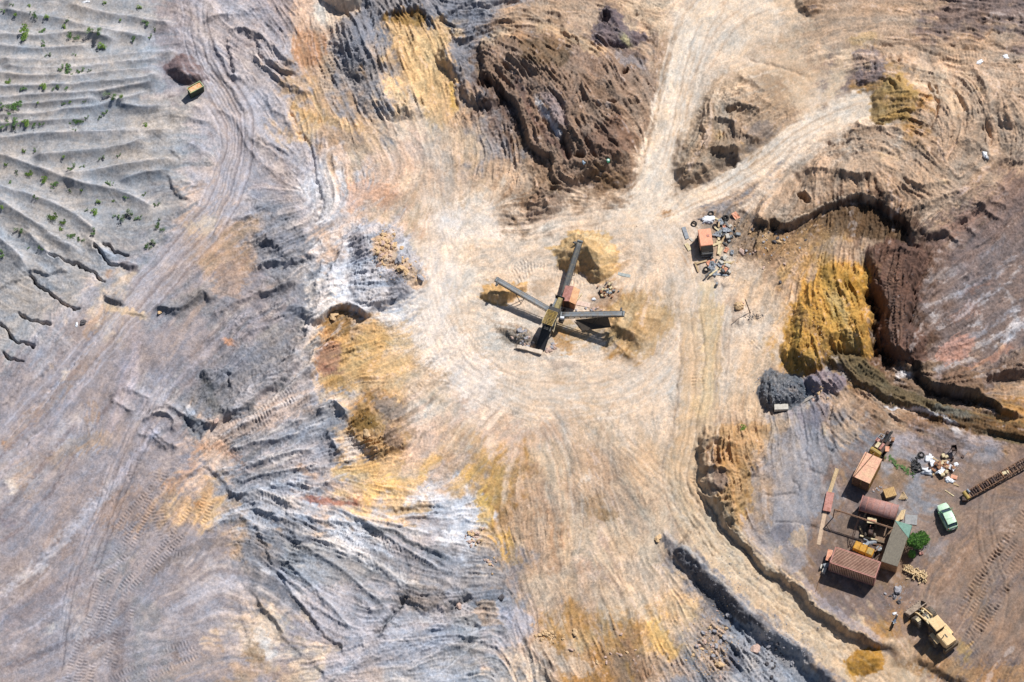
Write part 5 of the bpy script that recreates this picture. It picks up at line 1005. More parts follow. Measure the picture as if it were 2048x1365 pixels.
b.prism(prof, -1.3, 1.3); b.prism([(3.0, .95), (2.9, .35), (3.05, .06), (3.95, .02), (3.7, .5), (3.15, 1.0)], 1.3, 1.35); b.prism([(3.0, .95), (2.9, .35), (3.05, .06), (3.95, .02), (3.7, .5), (3.15, 1.0)], -1.35, -1.3)
for k in range(8): b.box((4.0, -1.15 + k * .33, .05), (.16, .08, .05))
b.box((3.02, 0, 1.0), (.14, 2.7, .12)); b.build('bucket', mat('bucket_steel', (176,156,136), rust=(120,104,90), amount=.5), t)
part('headlight', t, LAMPW, ('box', (.42, .5, 2.82), (.06, .16, .12))); part('headlight', t, LAMPW, ('box', (.42, -.5, 2.82), (.06, .16, .12))); part('ladder', t, DUSTYD, ('box', (-.3, 1.15, .9), (.45, .1, .06)), ('box', (-.3, 1.15, .55), (.45, .1, .06)), ('box', (-.08, 1.15, .75), (.04, .05, .7)), ('box', (-.52, 1.15, .75), (.04, .05, .7)))
# ================================================================ small green car
rz, _ = heading((1909,1056), (1886,1008)); g = at(1893.5, 1037); g.z = lowest(g, 3.4, 1.5, rz) + .03
t = thing('small_car', g, rz, 'pale mint green hatchback car parked alone on bare brown ground', 'car')
def loft(b, secs, m=None, smooth=True):
    """sections: (x, half width, z bottom, z top, crown) -> rounded body"""
    rings = []
    for x, w, z0, z1, cr in secs:
        r = [(x, -w, z0), (x, -w * 1.0, (z0 + z1) / 2), (x, -w * .93, z1 - cr * .5), (x, -w * .78, z1), (x, 0, z1 + cr * .25), (x, w * .78, z1), (x, w * .93, z1 - cr * .5), (x, w, (z0 + z1) / 2), (x, w, z0)]; rings.append(r)
    n_ = len(rings[0]); vs = [p for r in rings for p in r]
    b.add(vs, [[i*n_+k, i*n_+k+1, (i+1)*n_+k+1, (i+1)*n_+k] for i in range(len(rings) - 1) for k in range(n_ - 1)] + [[i*n_, (i+1)*n_, (i+1)*n_+n_-1, i*n_+n_-1] for i in range(len(rings) - 1)], m, smooth)
    b.add(vs, [list(range(n_)), [len(vs) - 1 - k for k in range(n_)]], m)
b = MB(); loft(b, [(-1.76, .62, .35, .72, .1), (-1.68, .74, .22, .86, .14), (-1.2, .79, .2, .9, .12), (0, .8, .2, .9, .12), (.75, .79, .2, .88, .12), (1.3, .76, .22, .80, .14), (1.62, .68, .25, .70, .14), (1.76, .52, .32, .58, .1)])
bd = b.build('body', CARP, t)
b = MB(); loft(b, [(-1.62, .60, .86, .92, .03), (-1.35, .62, .86, 1.34, .10), (-.9, .63, .86, 1.42, .10), (-.1, .64, .86, 1.43, .10), (.25, .63, .86, 1.37, .10), (.85, .60, .86, .92, .03)]); b.build('cabin', GLASS, t)
b = MB(); loft(b, [(-1.38, .57, 1.345, 1.375, .04), (-.9, .58, 1.42, 1.45, .04), (-.1, .59, 1.43, 1.46, .04), (.22, .57, 1.37, 1.40, .04)]); b.build('car_roof', CARP, t)
part('roof_seam', t, CARS, ('box', (-.72, 0, 1.468), (.03, 1.0, .012)), ('box', (.24, 0, 1.40), (.04, 1.1, .02)))
for sy in (-1, 1):
    part('pillar', t, CARS, ('beam', (.85, sy*.62, .9), (.25, sy*.6, 1.38), .06, .05)); part('pillar', t, CARS, ('beam', (-.4, sy*.66, .9), (-.4, sy*.6, 1.42), .07, .04)); part('pillar', t, CARS, ('beam', (-1.6, sy*.6, .9), (-1.35, sy*.58, 1.36), .07, .07))
    part('door', t, CARP, ('box', (-.05, sy*.805, .58), (1.0, .02, .55), dict(bev=.008))); part('sill', t, CARS, ('box', (-.1, sy*.8, .26), (2.4, .05, .12)))
    part('mirror', t, CARS, ('box', (.62, sy*.88, .98), (.12, .16, .1), dict(bev=.02))); part('headlight', t, LAMPW, ('box', (1.62, sy*.5, .62), (.2, .22, .12), dict(bev=.03))); part('tail_lamp', t, LAMPR, ('box', (-1.72, sy*.62, .72), (.1, .12, .26), dict(bev=.03)))
    for x in (-1.12, 1.12): wheel(t, x, sy*.70, .29, .17, rim=STEEL, lugs=False)
part('bumper', t, CARS, ('box', (-1.76, 0, .38), (.14, 1.3, .18), dict(bev=.05))); part('bumper', t, CARS, ('box', (1.74, 0, .35), (.14, 1.1, .16), dict(bev=.05))); part('wiper', t, BLACK, ('beam', (.84, -.1, .95), (.6, .35, 1.12), .02, .02)); part('number_plate', t, WHITE, ('box', (-1.84, 0, .5), (.02, .42, .1)))
# ================================================================ wrecked tracked excavator
rz, _ = heading((1752,908), (1779,872)); g = at(1762, 896); g.z = lowest(g, 2, 1.4, rz)
t = thing('wrecked_excavator', g, rz, 'stripped old excavator with mustard counterweight beyond the orange container', 'excavator')
part('counterweight', t, MUST, ('box', (-1.35, 0, 1.0), (.5, 1.5, 1.0), dict(bev=.1)), ('tube', (-1.63, .2, 1.1), (-1.58, .2, 1.1), .12, dict(m=BLACK)))
part('hood', t, CREAM, ('box', (-.55, .25, 1.45), (.8, .45, .15), dict(bev=.03))); part('side_panel', t, RUSTPINK, ('box', (-.4, -.25, 1.35), (.95, .3, .2), dict(bev=.03)), ('box', (.1, .65, 1.25), (.5, .5, .25))); part('side_panel', t, RUSTY, ('box', (-.2, -.95, 1.15), (.7, .5, .12), dict(rz=.5)))
part('deck', t, DARKRUST, ('box', (-.3, 0, .95), (2.2, 1.5, .5), dict(bev=.05)), ('tube', (0, 0, .4), (0, 0, .8), .55)); part('track', t, BLACK, ('box', (-.1, .75, .3), (2.6, .4, .55), dict(bev=.18))); part('track', t, BLACK, ('box', (-.1, -.75, .3), (2.6, .4, .55), dict(bev=.18)))
part('cab_frame', t, GREYP, *[('beam', (.2, y, 1.2), (.2, y, 1.9), .06, .06) for y in (.15, .7)], *[('beam', (.85, y, 1.2), (.8, y, 1.9), .06, .06) for y in (.15, .7)], ('beam', (.2, .15, 1.9), (.8, .15, 1.9), .07, .07), ('beam', (.2, .7, 1.9), (.8, .7, 1.9), .07, .07), ('beam', (.2, .15, 1.9), (.2, .7, 1.9), .07, .07), ('beam', (.8, .15, 1.9), (.8, .7, 1.9), .07, .07))
part('boom', t, DSTEEL, ('beam', (.4, -.25, 1.2), (1.6, -.2, 1.7), .3, .35), ('beam', (1.6, -.2, 1.7), (2.2, -.1, .9), .25, .3), ('tube', (.5, -.5, 1.1), (1.4, -.45, 1.3), .07)); part('bucket', t, DARKRUST, ('box', (1.9, .25, .5), (.5, .6, .5), dict(bev=.1)), ('box', (1.5, -.7, .6), (.5, .4, .5), dict(rz=.4, m=SCRAP)))
part('hose', t, BLACK, ('tube', (.5, -.1, 1.6), (1.3, .1, 1.6), .03)); part('hose', t, BLACK, ('tube', (.9, .6, .9), (1.5, .5, 1.1), .04))
# ================================================================ yellow machine between the sheds
rz, _ = heading((1708,1090), (1745,1105)); g = at(1725, 1107); g.z = lowest(g, 2.2, 1.2, rz)
t = thing('yellow_machine', g, rz, 'deep yellow engine housing with grey seat between vaulted shelter and long container', 'machine')
part('hood', t, YEL, ('box', (-.85, .1, 1.05), (.75, 1.1, .7), dict(bev=.07))); part('hood', t, YEL, ('box', (-.05, .05, 1.1), (.8, 1.1, .75), dict(bev=.07))); part('hood', t, YEL, ('box', (.85, 0, 1.05), (.95, 1.05, .6), dict(bev=.12)), ('box', (.85, 0, 1.37), (.7, .75, .03), dict(m=MUST)))
part('chassis', t, DARKRUST, ('box', (0, .1, .5), (2.9, 1.2, .5), dict(bev=.05)), ('box', (.4, .9, .5), (2.2, .6, .35))); part('seat', t, GREYP, ('tube', (.05, .95, .9), (.05, .95, 1.25), .42, dict(r2=.36)), ('box', (-.2, 1.15, 1.4), (.5, .12, .4))); part('steering_lever', t, DSTEEL, ('tube', (.35, .8, 1.2), (.5, .9, 1.6), .03))
part('side_arm', t, BROWNST, ('beam', (1.4, .4, .9), (1.7, 1.5, .9), .12, .16), ('beam', (.8, 1.3, .8), (1.7, 1.6, .8), .12, .16)); part('lamp', t, LAMPW, ('tube', (-.2, .55, 1.45), (-.2, .55, 1.56), .07))
for x in (-.9, .9):
    for y in (-.5, .7): wheel(t, x, y, .42, .3, rim=DARKRUST)
t = thing('diesel_drum', at(1757, 1103), 0, 'dark grey drum with lid between yellow machine and plank-roofed shed', 'drum'); part('drum', t, STEEL, ('tube', (0, 0, 0), (0, 0, .9), .33, dict(n=16)), ('tube', (0, 0, .88), (0, 0, .92), .345, dict(n=16))); part('lid', t, LAMPW, ('tube', (.22, -.1, .9), (.22, -.1, .97), .08))
t = thing('diesel_drum', at(1745, 1090), 0, 'grey drum lying on its side behind the yellow machine', 'drum'); part('drum', t, GREYP, ('tube', (-.45, 0, .33), (.45, .2, .33), .3, dict(n=16)), ('tube', (-.2, .06, .33), (-.16, .07, .33), .315, dict(n=16)))
for k, (u, v, a, l, mm, lab) in enumerate(((1737,1078,-.3,2.2,CREAM,'cream steel channel lying across the dark bay'), (1758,1085,-.25,1.5,DUSTYD,'dusty channel end beside the plank-roofed shed'), (1752,1118,.9,1.4,DARKRUST,'dark bent bar behind the yellow machine'), (1722,1062,1.9,1.1,WOOD,'short pale board leaning in the dark bay'), (1731,1030,1.2,.9,CREAM,'short cream bar under the edge of the vaulted shelter'))):
    t = thing('steel_bar', at(u, v), a, lab, 'bar'); part('bar', t, mm, ('box', (0, 0, .25), (l, .22, .12), dict(bev=.02)), ('box', (0, 0, .1), (l * .8, .12, .25)))
rz, _ = heading((1733,1048), (1751,1050)); g = at(1741, 1060); t = thing('small_tractor', g, rz + math.pi/2, 'small dark tractor with cream canopy parked under the vaulted shelter edge', 'tractor')
part('hood', t, DARKRUST, ('box', (-.6, 0, .75), (1.1, .6, .5), dict(bev=.08)), ('box', (-.1, 0, .45), (2.1, .5, .3))); part('canopy', t, CREAM, ('box', (.45, 0, 1.72), (.75, 1.15, .06), dict(bev=.02)), ('box', (.45, 0, 1.76), (.15, 1.0, .04), dict(m=RUSTY)))
for x, y in ((.15, .5), (.75, .5), (.15, -.5), (.75, -.5)): part('post', t, DSTEEL, ('beam', (x, y, .5), (x, y, 1.7), .05, .05))
part('seat', t, BLACK, ('box', (.5, 0, .85), (.4, .45, .1)), ('box', (.7, 0, 1.1), (.08, .45, .45))); part('exhaust_pipe', t, RUSTPINK, ('tube', (-.2, .1, .9), (-.2, .1, 1.6), .05))
for x, r in ((.55, .5), (-.85, .32)):
    for y in (-.55, .55): wheel(t, x, y, r, .26, rim=DARKRUST)
# ================================================================ screening plant with three conveyors
def conveyor(parent, org, tail, head, w=.85, belt=BELT, frame=DSTEEL):
    """tail, head: world points at belt level"""
    a, b_ = tail - org, head - org; d = (b_ - a).normalized(); s_ = d.cross(Vector((0, 0, 1))).normalized(); up = s_.cross(d); L = (b_ - a).length
    root = bpy.data.objects.new('conveyor', None); COL.objects.link(root); root.parent = parent
    b = MB()
    for k in (-1, 1):
        b.beam(a + s_ * k * w / 2, b_ + s_ * k * w / 2, .07, .16); b.beam(a + s_ * k * w / 2 - up * .38, b_ + s_ * k * w / 2 - up * .38 * .4, .05, .06)
    nn = int(L / .8)
    for i in range(nn + 1):
        p = a + (b_ - a) * i / nn
        b.beam(p - s_ * w / 2 - up * .1, p + s_ * w / 2 - up * .1, .05, .06)
        for k in (-1, 1): b.beam(p + s_ * k * w / 2, p + s_ * k * w / 2 - up * .36 + d * .25, .04, .04); b.box(p + s_ * k * (w / 2 + .05) + up * .06, (.06, .06, .08))
    b.build('truss', frame, root)
    b = MB(); m = 10; vs = []; 
    for i in range(m + 1):
        p = a + (b_ - a) * i / m
        for q_ in (-.46, -.25, 0, .25, .46): vs.append(p + s_ * w * q_ * .9 + up * (.04 + .35 * q_ * q_))
    b.add(vs, [[i*5+k, i*5+k+1, (i+1)*5+k+1, (i+1)*5+k] for i in range(m) for k in range(4)], None, True)
    o_ = b.build('belt', belt, root); md = o_.modifiers.new('thickness', 'SOLIDIFY'); md.thickness = .03
    b = MB(); b.tube(b_ - s_ * w * .5 + d * .05, b_ + s_ * w * .5 + d * .05, .17, n=14); b.build('head_drum', STEEL, root)
    b = MB(); b.tube(a - s_ * w * .5, a + s_ * w * .5, .15, n=14); b.build('tail_drum', STEEL, root)
    b = MB(); b.box(b_ - s_ * (w * .5 + .2) - d * .3, (.3, .3, .26)); b.tube(b_ - s_ * (w * .5 + .1) - d * .3, b_ - s_ * (w * .5 + .5) - d * .3, .12); b.build('drive_motor', DSTEEL, root)
    mid = a + (b_ - a) * .62; gz = height(mid.x + org.x, mid.y + org.y) - org.z
    b = MB()
    for k in (-1, 1): b.beam(mid + s_ * k * w * .5, Vector((mid.x, mid.y, gz)) + s_ * k * w * .5 - d * Vector((1, 1, 0)) * .7, .06, .08) if False else b.beam(mid + s_ * k * w * .5, Vector((mid.x - d.x * .9, mid.y - d.y * .9, gz)) + s_ * k * w * .6, .06, .08)
    b.beam(Vector((mid.x - d.x * .9, mid.y - d.y * .9, gz + .1)) - s_ * w * .6, Vector((mid.x - d.x * .9, mid.y - d.y * .9, gz + .1)) + s_ * w * .6, .06, .06); b.build('support_leg', frame, root)
    return root
g = at(1106, 646); org = Vector((g.x, g.y, g.z))
t = thing('screening_plant', org, 0, 'mobile screening plant with a grid hopper and three long conveyors fanning out', 'screening plant')
conveyor(t, org, hi(1125, 595, 1.3), hi(1160, 484, .35), .66, mat('dark_belt', (92,94,96), rust=(128,120,104), amount=.35, scale=2.5))
conveyor(t, org, hi(1096, 618, 1.6), hi(994, 560, 2.3), .62)
conveyor(t, org, hi(1122, 630, 1.5), hi(1246, 628, 2.5), .7)
hc, hr, hl, hw = from_roof([(1084.5,643.8),(1096.3,619.8),(1115,625.6),(1103.3,653.2)], 3.0)
base = hc - org; Rh = Matrix.Rotation(hr, 3, 'Z')
def loc_part(name, m, *ops):
    o_ = part(name, t, m, *ops); o_.location = base; o_.rotation_euler = (0, 0, hr); return o_
b = MB()
for k in range(11): b.beam((-hl/2 + hl * k / 10, -hw/2, 3.02 - .02 * (k % 2)), (-hl/2 + hl * k / 10, hw/2, 3.0), .07, .06)
for k in range(4): b.beam((-hl/2, -hw/2 + hw * k / 3, 2.95), (hl/2, -hw/2 + hw * k / 3, 2.95), .06, .06)
o_ = b.build('grid', MUST, t); o_.location = base; o_.rotation_euler = (0, 0, hr)
b = MB()
def pan(p0, p1, p2, p3): b.add([p0, p1, p2, p3], [[0, 1, 2, 3]])
X, Y = hl / 2, hw / 2; x, y = X * .5, Y * .4
for q4 in (((-X,-Y,2.95),(X,-Y,2.95),(x,-y,1.9),(-x,-y,1.9)), ((X,-Y,2.95),(X,Y,2.95),(x,y,1.9),(x,-y,1.9)), ((X,Y,2.95),(-X,Y,2.95),(-x,y,1.9),(x,y,1.9)), ((-X,Y,2.95),(-X,-Y,2.95),(-x,-y,1.9),(-x,y,1.9))): pan(*q4)
o_ = b.build('hopper', CREAM, t); o_.location = base; o_.rotation_euler = (0, 0, hr); md = o_.modifiers.new('thickness', 'SOLIDIFY'); md.thickness = .06
for sx in (-1, 1):
    for sy in (-1, 1): loc_part('support_leg', DSTEEL, ('beam', (sx * X * .9, sy * Y * .9, -.2), (sx * X * .9, sy * Y * .9, 2.9), .12, .12))
loc_part('chassis', DSTEEL, ('box', (.8, 0, 1.0), (4.6, .9, .35)), ('box', (.6, .55, 1.2), (3.6, .08, .3)), ('box', (.6, -.55, 1.2), (3.6, .08, .3)))
loc_part('discharge_chute', mat('black_chute', (48,48,50), rust=(72,66,60)), ('box', (hl/2 + .3, 0, 2.6), (.7, hw + .1, .5), dict(ry=.3)))
loc_part('engine_housing', mat('olive_housing', (168,150,100), rust=(124,112,82), amount=.5), ('box', (2.55, -.05, 1.75), (1.9, .62, 1.0), dict(bev=.08)), ('box', (2.55, .42, 1.6), (1.7, .28, .7), dict(m=STEEL)))
loc_part('engine_cap', BLACK, ('box', (3.6, 0, 1.9), (.25, 1.1, .7), dict(bev=.08)), ('tube', (3.5, .6, 1.7), (3.5, .6, 2.5), .07))
for yy in (.95, -.8):
    o_ = wheel(t, 0, 0, .42, .26, rim=STEEL, lugs=False); o_.location = base + Rh @ Vector((2.7, yy, .4)); o_.rotation_euler = (0, 0, hr)
loc_part('access_ramp', mat('black_ramp', (52,54,58), rust=(66,66,68)), ('beam', (-1.1, 0, 1.55), (-3.6, 0, -.1), hw * .92, .08), ('beam', (-1.1, hw*.45, 1.65), (-3.6, hw*.45, 0), .05, .2), ('beam', (-1.1, -hw*.45, 1.65), (-3.6, -hw*.45, 0), .05, .2))
loc_part('side_wing', CREAM, ('beam', (-1.2, -hw*.75, 1.9), (.6, -hw*.6, 2.4), .06, .25), ('beam', (-.9, hw*.55, 2.9), (.9, hw*.55, 2.9), .05, .18)); loc_part('white_tank', WHITE, ('tube', (.9, -1.05, 2.1), (1.05, -1.5, 2.1), .2), ('box', (.9, -1.2, 1.6), (.6, .6, .7), dict(m=DSTEEL)))
b = MB()                                              # sloping dark sheet under the east conveyor
p = [hi(1150, 640, .2) - org, hi(1216, 634, 2.2) - org, hi(1222, 655, .6) - org, hi(1165, 662, .1) - org]
b.add(p, [[0, 1, 2, 3]]); o_ = b.build('dark_sheet', mat('grey_brown_sheet', (92,82,72), rust=(68,62,58)), t); md = o_.modifiers.new('thickness', 'SOLIDIFY'); md.thickness = .04
# control cabin with a two-tone pitched roof
rz, _ = heading((1140,604), (1149,574)); g = at(1141, 603); g.z = lowest(g, 1.6, 1.6, rz)
t = thing('control_cabin', g, rz, 'small cabin with pink and orange pitched roof tucked behind the screening plant', 'cabin')
part('wall', t, mat('cabin_wall', (176,120,84), rust=(120,84,62), amount=.5), ('box', (0, 0, .85), (2.0, 1.6, 1.7)))
b = MB(); b.add([(-1.1, .95, 1.72), (1.1, .95, 1.72), (1.1, -.1, 2.05), (-1.1, -.1, 2.05)], [[0, 1, 2, 3]], RUSTPINK); r1 = b.build('roof', mat('pink_roof', (216,172,158), rust=(200,154,142), amount=.5, scale=1.5), t); r1.modifiers.new('t', 'SOLIDIFY').thickness = .05
b = MB(); b.add([(-1.1, -.1, 2.05), (1.1, -.1, 2.05), (1.1, -.95, 1.62), (-1.1, -.95, 1.62)], [[0, 1, 2, 3]]); r1 = b.build('roof', mat('orange_tin_roof', (226,180,136), rust=(208,150,106), amount=.5, scale=1.5), t); r1.modifiers.new('t', 'SOLIDIFY').thickness = .05
part('door', t, DARKRUST, ('box', (-1.02, .2, .8), (.05, .7, 1.5))); part('window', t, GLASS, ('box', (0, -.82, 1.1), (.7, .04, .5)))
for (u, v) in ((1136, 594), (1142, 601)):
    t = thing('engine_part', at(u, v - 2), .4, 'round rusty engine part beside the control cabin' if u == 1136 else 'rusty flanged casting in the shade of the control cabin', 'machine part'); part('casting', t, SCRAP, ('tube', (0, 0, .1), (0, 0, .5), .28, dict(n=12)), ('tube', (.0, 0, .5), (0, 0, .62), .16, dict(n=10)), ('box', (.3, 0, .3), (.25, .2, .3)))
# ================================================================ lattice conveyor lying at the right edge
A = at(1934, 994) ; Bq = at(2085, 909); A.z += .55; Bq.z += .9; org = Vector((A.x, A.y, A.z - .55)); t = thing('old_conveyor', org, 0, 'long dark rusty lattice conveyor lying across the right-hand yard', 'conveyor')
a, b_ = A - org, Bq - org; d = (b_ - a).normalized(); s_ = d.cross(Vector((0, 0, 1))).normalized(); w = .95; b = MB(); L = (b_ - a).length
for k in (-1, 1):
    b.beam(a + s_ * k * w / 2, b_ + s_ * k * w / 2, .1, .1); b.beam(a + s_ * k * w / 2 - Vector((0, 0, .45)), b_ + s_ * k * w / 2 - Vector((0, 0, .45)), .08, .08)
nn = 20
for i in range(nn):
    p, q_ = a + (b_ - a) * i / nn, a + (b_ - a) * (i + 1) / nn
    b.beam(p - s_ * w * .5, p + s_ * w * .5, .06, .06)
    for k in (-1, 1): b.beam(p + s_ * k * w / 2, q_ + s_ * k * w / 2 - Vector((0, 0, .45)), .045, .045)
b.build('truss', BROWNST, t)
b = MB()
for i in range(34):
    if random.random() < .75:
        p = a + (b_ - a) * (i + .5) / 34; b.tube(p - s_ * w * .46 + Vector((0, 0, .06)), p + s_ * w * .46 + Vector((0, 0, random.uniform(0, .2))), .07, random.choice((DARKRUST, DARKRUST, BROWNST, SCRAP)), n=8)
for i in range(3): p = a + (b_ - a) * (.2 + .07 * i); b.box(p + Vector((0, 0, .0)), (.5, .5, .12), DARKRUST, rz=.5)
b.build('roller', DARKRUST, t); part('head_drum', t, MUST, ('tube', a - s_ * .55 - d * .15, a + s_ * .55 - d * .15, .3, dict(n=16))); part('drive_motor', t, GREYP, ('tube', a - d * -.25 + s_ * -.5 + Vector((0, 0, .3)), a - d * -.3 + Vector((0, 0, .35)), .17), ('box', a + Vector((-.3, -.5, -.2)), (.7, .5, .5), dict(m=DARKRUST)))
part('belt_scrap', t, CREAM, ('box', a + (b_ - a) * .5 + Vector((0, 0, .12)), (.8, .4, .06), dict(rz=.3))); part('support_leg', t, DARKRUST, *[('beam', a + (b_ - a) * f + s_ * k * .45, Vector(((a + (b_ - a) * f).x, (a + (b_ - a) * f).y, -.2)) + s_ * k * .6, .07, .07) for f in (.05, .35, .7) for k in (-1, 1)])
# ================================================================ truck cab, motorcycle, skip, trailer
o, rz, L, Wd = from_roof([(1401.3,493),(1395.4,459.5),(1421,457.5),(1426.5,490)], 1.9)
t = thing('truck_cab', o, rz, 'abandoned truck body with orange sheet roof and dark windscreen among scattered scrap', 'truck cab')
part('body', t, mat('orange_body', (206,148,120), rust=(150,108,90), amount=.5), ('box', (0, 0, .95), (L, Wd - .08, 1.5), dict(bev=.06)), ('box', (-L/2 - .35, 0, .5), (.75, Wd - .12, .8), dict(bev=.08, m=DSTEEL)))
part('cab_roof', t, mat('salmon_roof', (244,172,138), rust=(232,160,128), amount=.4, scale=1.5), ('box', (.05, 0, 1.78), (L, Wd, .16), dict(bev=.06)), ('box', (.2, -.35, 1.88), (.3, .3, .05), dict(m=RUSTPINK))); b = MB(); b.add([(-L/2 + .02, -Wd/2+.12, 1.72), (-L/2 + .02, Wd/2-.12, 1.72), (-L/2 - .42, Wd/2-.16, .98), (-L/2 - .42, -Wd/2+.16, .98)], [[0, 1, 2, 3]]); b.build('windscreen', GLASS, t)
part('bumper', t, STEEL, ('box', (-L/2 - .74, 0, .45), (.08, Wd - .1, .22))); part('windscreen_frame', t, DSTEEL, ('beam', (-L/2, Wd/2-.08, 1.72), (-L/2-.45, Wd/2-.1, .95), .08, .06), ('beam', (-L/2, -Wd/2+.08, 1.72), (-L/2-.45, -Wd/2+.1, .95), .08, .06), ('beam', (-L/2-.44, Wd/2-.1, .93), (-L/2-.44, -Wd/2+.1, .93), .06, .1))
for x in (-L/2+.2, L/2-.4):
    for y in (-Wd/2+.05, Wd/2-.05): wheel(t, x, y, .36, .22, rim=DARKRUST, lugs=False)
rz, L = heading((1793,1233), (1784,1255)); g = at(1789, 1246); t = thing('motorcycle', g, rz, 'dark motorcycle leaning near the bend below the wheel loader', 'motorcycle')
for x in (-.62, .62): wheel(t, x, 0, .31, .12, rim=STEEL, lugs=False)
part('frame', t, DSTEEL, ('beam', (-.6, 0, .35), (0, 0, .5), .06, .08), ('beam', (0, 0, .5), (.35, 0, .85), .06, .08), ('beam', (.35, 0, .9), (.62, 0, .3), .05, .05), ('box', (0, 0, .45), (.4, .22, .32), dict(bev=.04))); part('fuel_tank', t, mat('blue_grey_tank', (96,112,140)), ('box', (.12, 0, .82), (.42, .26, .2), dict(bev=.07))); part('seat', t, BLACK, ('box', (-.38, 0, .80), (.65, .26, .1), dict(bev=.04)))
part('handlebar', t, BLUEP, ('tube', (.36, -.35, 1.0), (.36, .35, 1.0), .025)); part('headlight', t, LAMPW, ('tube', (.42, 0, .88), (.54, 0, .88), .09)); part('mudguard', t, WHITE, ('box', (-.68, 0, .66), (.35, .14, .05), dict(ry=.2))); part('exhaust_pipe', t, STEEL, ('tube', (-.7, -.15, .35), (.1, -.15, .3), .04))
o, rz, L, Wd = from_roof([(383.7,184.4),(408.8,171.2),(397.4,164.6),(371.9,179.1)], 1.45)
t = thing('steel_skip', o, rz, 'small green steel skip filled with rusty soil beside the dark spoil heap', 'skip')
b = MB()
for sx in (-1, 1): b.box((sx * (L/2 - .03), 0, .74), (.06, Wd, 1.42)); 
for sy in (-1, 1): b.box((0, sy * (Wd/2 - .03), .74), (L - .12, .06, 1.42))
b.box((0, 0, .1), (L - .12, Wd - .12, .12)); b.build('body', mat('dark_green_skip', (40,66,50), rust=(58,46,40), amount=.4), t); part('rim', t, mat('pale_green_rim', (170,196,140), rust=(214,190,140)), ('box', (0, Wd/2, 1.47), (L + .06, .07, .06)), ('box', (0, -Wd/2, 1.47), (L + .06, .07, .06)), ('box', (L/2, 0, 1.47), (.07, Wd - .07, .06)), ('box', (-L/2, 0, 1.47), (.07, Wd - .07, .06)))
part('soil_fill', t, mat('rusty_soil', (222,152,92), rust=(232,206,166), amount=.5, scale=2.5, bump=.6), ('box', (0, 0, 1.0), (L - .13, Wd - .13, .82), dict(bev=.05))); part('corner_post', t, CREAM, ('box', (L/2 + .08, -Wd/2 + .1, .7), (.08, .08, 1.4)))
g = at(1907, 903); t = thing('small_hopper', g, .15, 'small dark square hopper on thin legs standing clear of the rubbish heap', 'hopper')
part('bin', t, DARKRUST, ('box', (0, .31, .95), (.66, .04, .4)), ('box', (0, -.31, .95), (.66, .04, .4)), ('box', (.31, 0, .95), (.04, .58, .4)), ('box', (-.31, 0, .95), (.04, .58, .4)), ('box', (0, 0, .78), (.6, .58, .04)));
for sx in (-1, 1):
    for sy in (-1, 1): part('support_leg', t, DARKRUST, ('beam', (sx*.28, sy*.28, 0), (sx*.28, sy*.28, .8), .05, .05))
part('drawbar', t, BROWNST, ('beam', (-.3, 0, .7), (-1.1, .35, .4), .05, .06)); t = thing('iron_disc', at(1925.5, 914), .4, 'small iron disc with a rod lying right of the small hopper', 'scrap'); part('disc', t, DARKRUST, ('tube', (0, 0, .05), (0, 0, .15), .2)); part('rod', t, GREYP, ('tube', (.1, .05, .1), (.75, .35, .1), .03))
rz, _ = heading((1768,996), (1790,992)); t = thing('wooden_crate', at(1779, 989), rz + .1, 'square wooden crate lying between the vaulted shelter and stick heap', 'crate')
part('planks', t, mat('crate_wood', (208,170,112), rust=(176,138,88), amount=.5, scale=4), *[('box', (-.6 + .2 * k, .0, .58), (.18, 1.2, .04)) for k in range(7)]); part('frame', t, WOOD, ('box', (0, 0, .3), (1.35, 1.15, .5)))
# ================================================================ pole, poly sheets, blocks
g = at(1501, 626); T_ = Vector((-.8, .3, 3.0)); t = thing('wooden_pole', g, 0, 'thin dark wooden pole leaning over its own long shadow right of the yard', 'pole'); part('pole', t, DARKRUST, ('tube', (0, 0, -.2), T_, .07, dict(r2=.05))); part('peg', t, DARKRUST, ('tube', T_ * .97 + Vector((-.1, 0, 0)), T_ * .97 + Vector((.1, 0, 0)), .02))
t = thing('concrete_block', at(1562, 818), .04, 'pale rectangular concrete block in front of the slate heap', 'block'); part('block', t, CONC, ('box', (0, 0, .3), (1.75, .78, .62), dict(bev=.04)))
rz, _ = heading((1600,808), (1627,792)); t = thing('stone_beam', at(1612, 803), rz, 'grey squared stone beam lying beside the slate heap', 'beam'); part('beam', t, mat('grey_beam', (160,152,144), rust=(134,126,120)), ('box', (0, 0, .2), (1.9, .38, .5), dict(bev=.03)), ('box', (-.1, .35, .1), (1.7, .4, .3)))
slab('concrete_beam', (1034, 695), (1084, 707), .5, .3, mat('dusty_concrete', (226,208,188), rust=(200,180,160)), 'long dusty concrete beam lying below the screening plant', 'beam'); slab('concrete_slab', (1153, 606), (1180, 612), .62, .1, mat('pinkish_slab', (230,202,184), rust=(208,180,164)), 'pinkish flat slab between control cabin and stone rubble', 'slab', sag=3)
slab('grey_board', (1236, 547.5), (1261, 553), .42, .06, mat('grey_board_m', (178,184,180), rust=(150,156,152)), 'grey board lying alone right of the largest sand heap', 'board', sag=3)
slab('steel_pipe', (1890, 981), (1908, 993), .12, .1, CREAM, 'short pale pipe lying above the mint green car', 'pipe', sag=3); slab('steel_pipe', (1151, 606), (1164, 589), .12, .12, CREAM, 'pale bar on the ground right of the control cabin', 'pipe', dz=.2, sag=3)
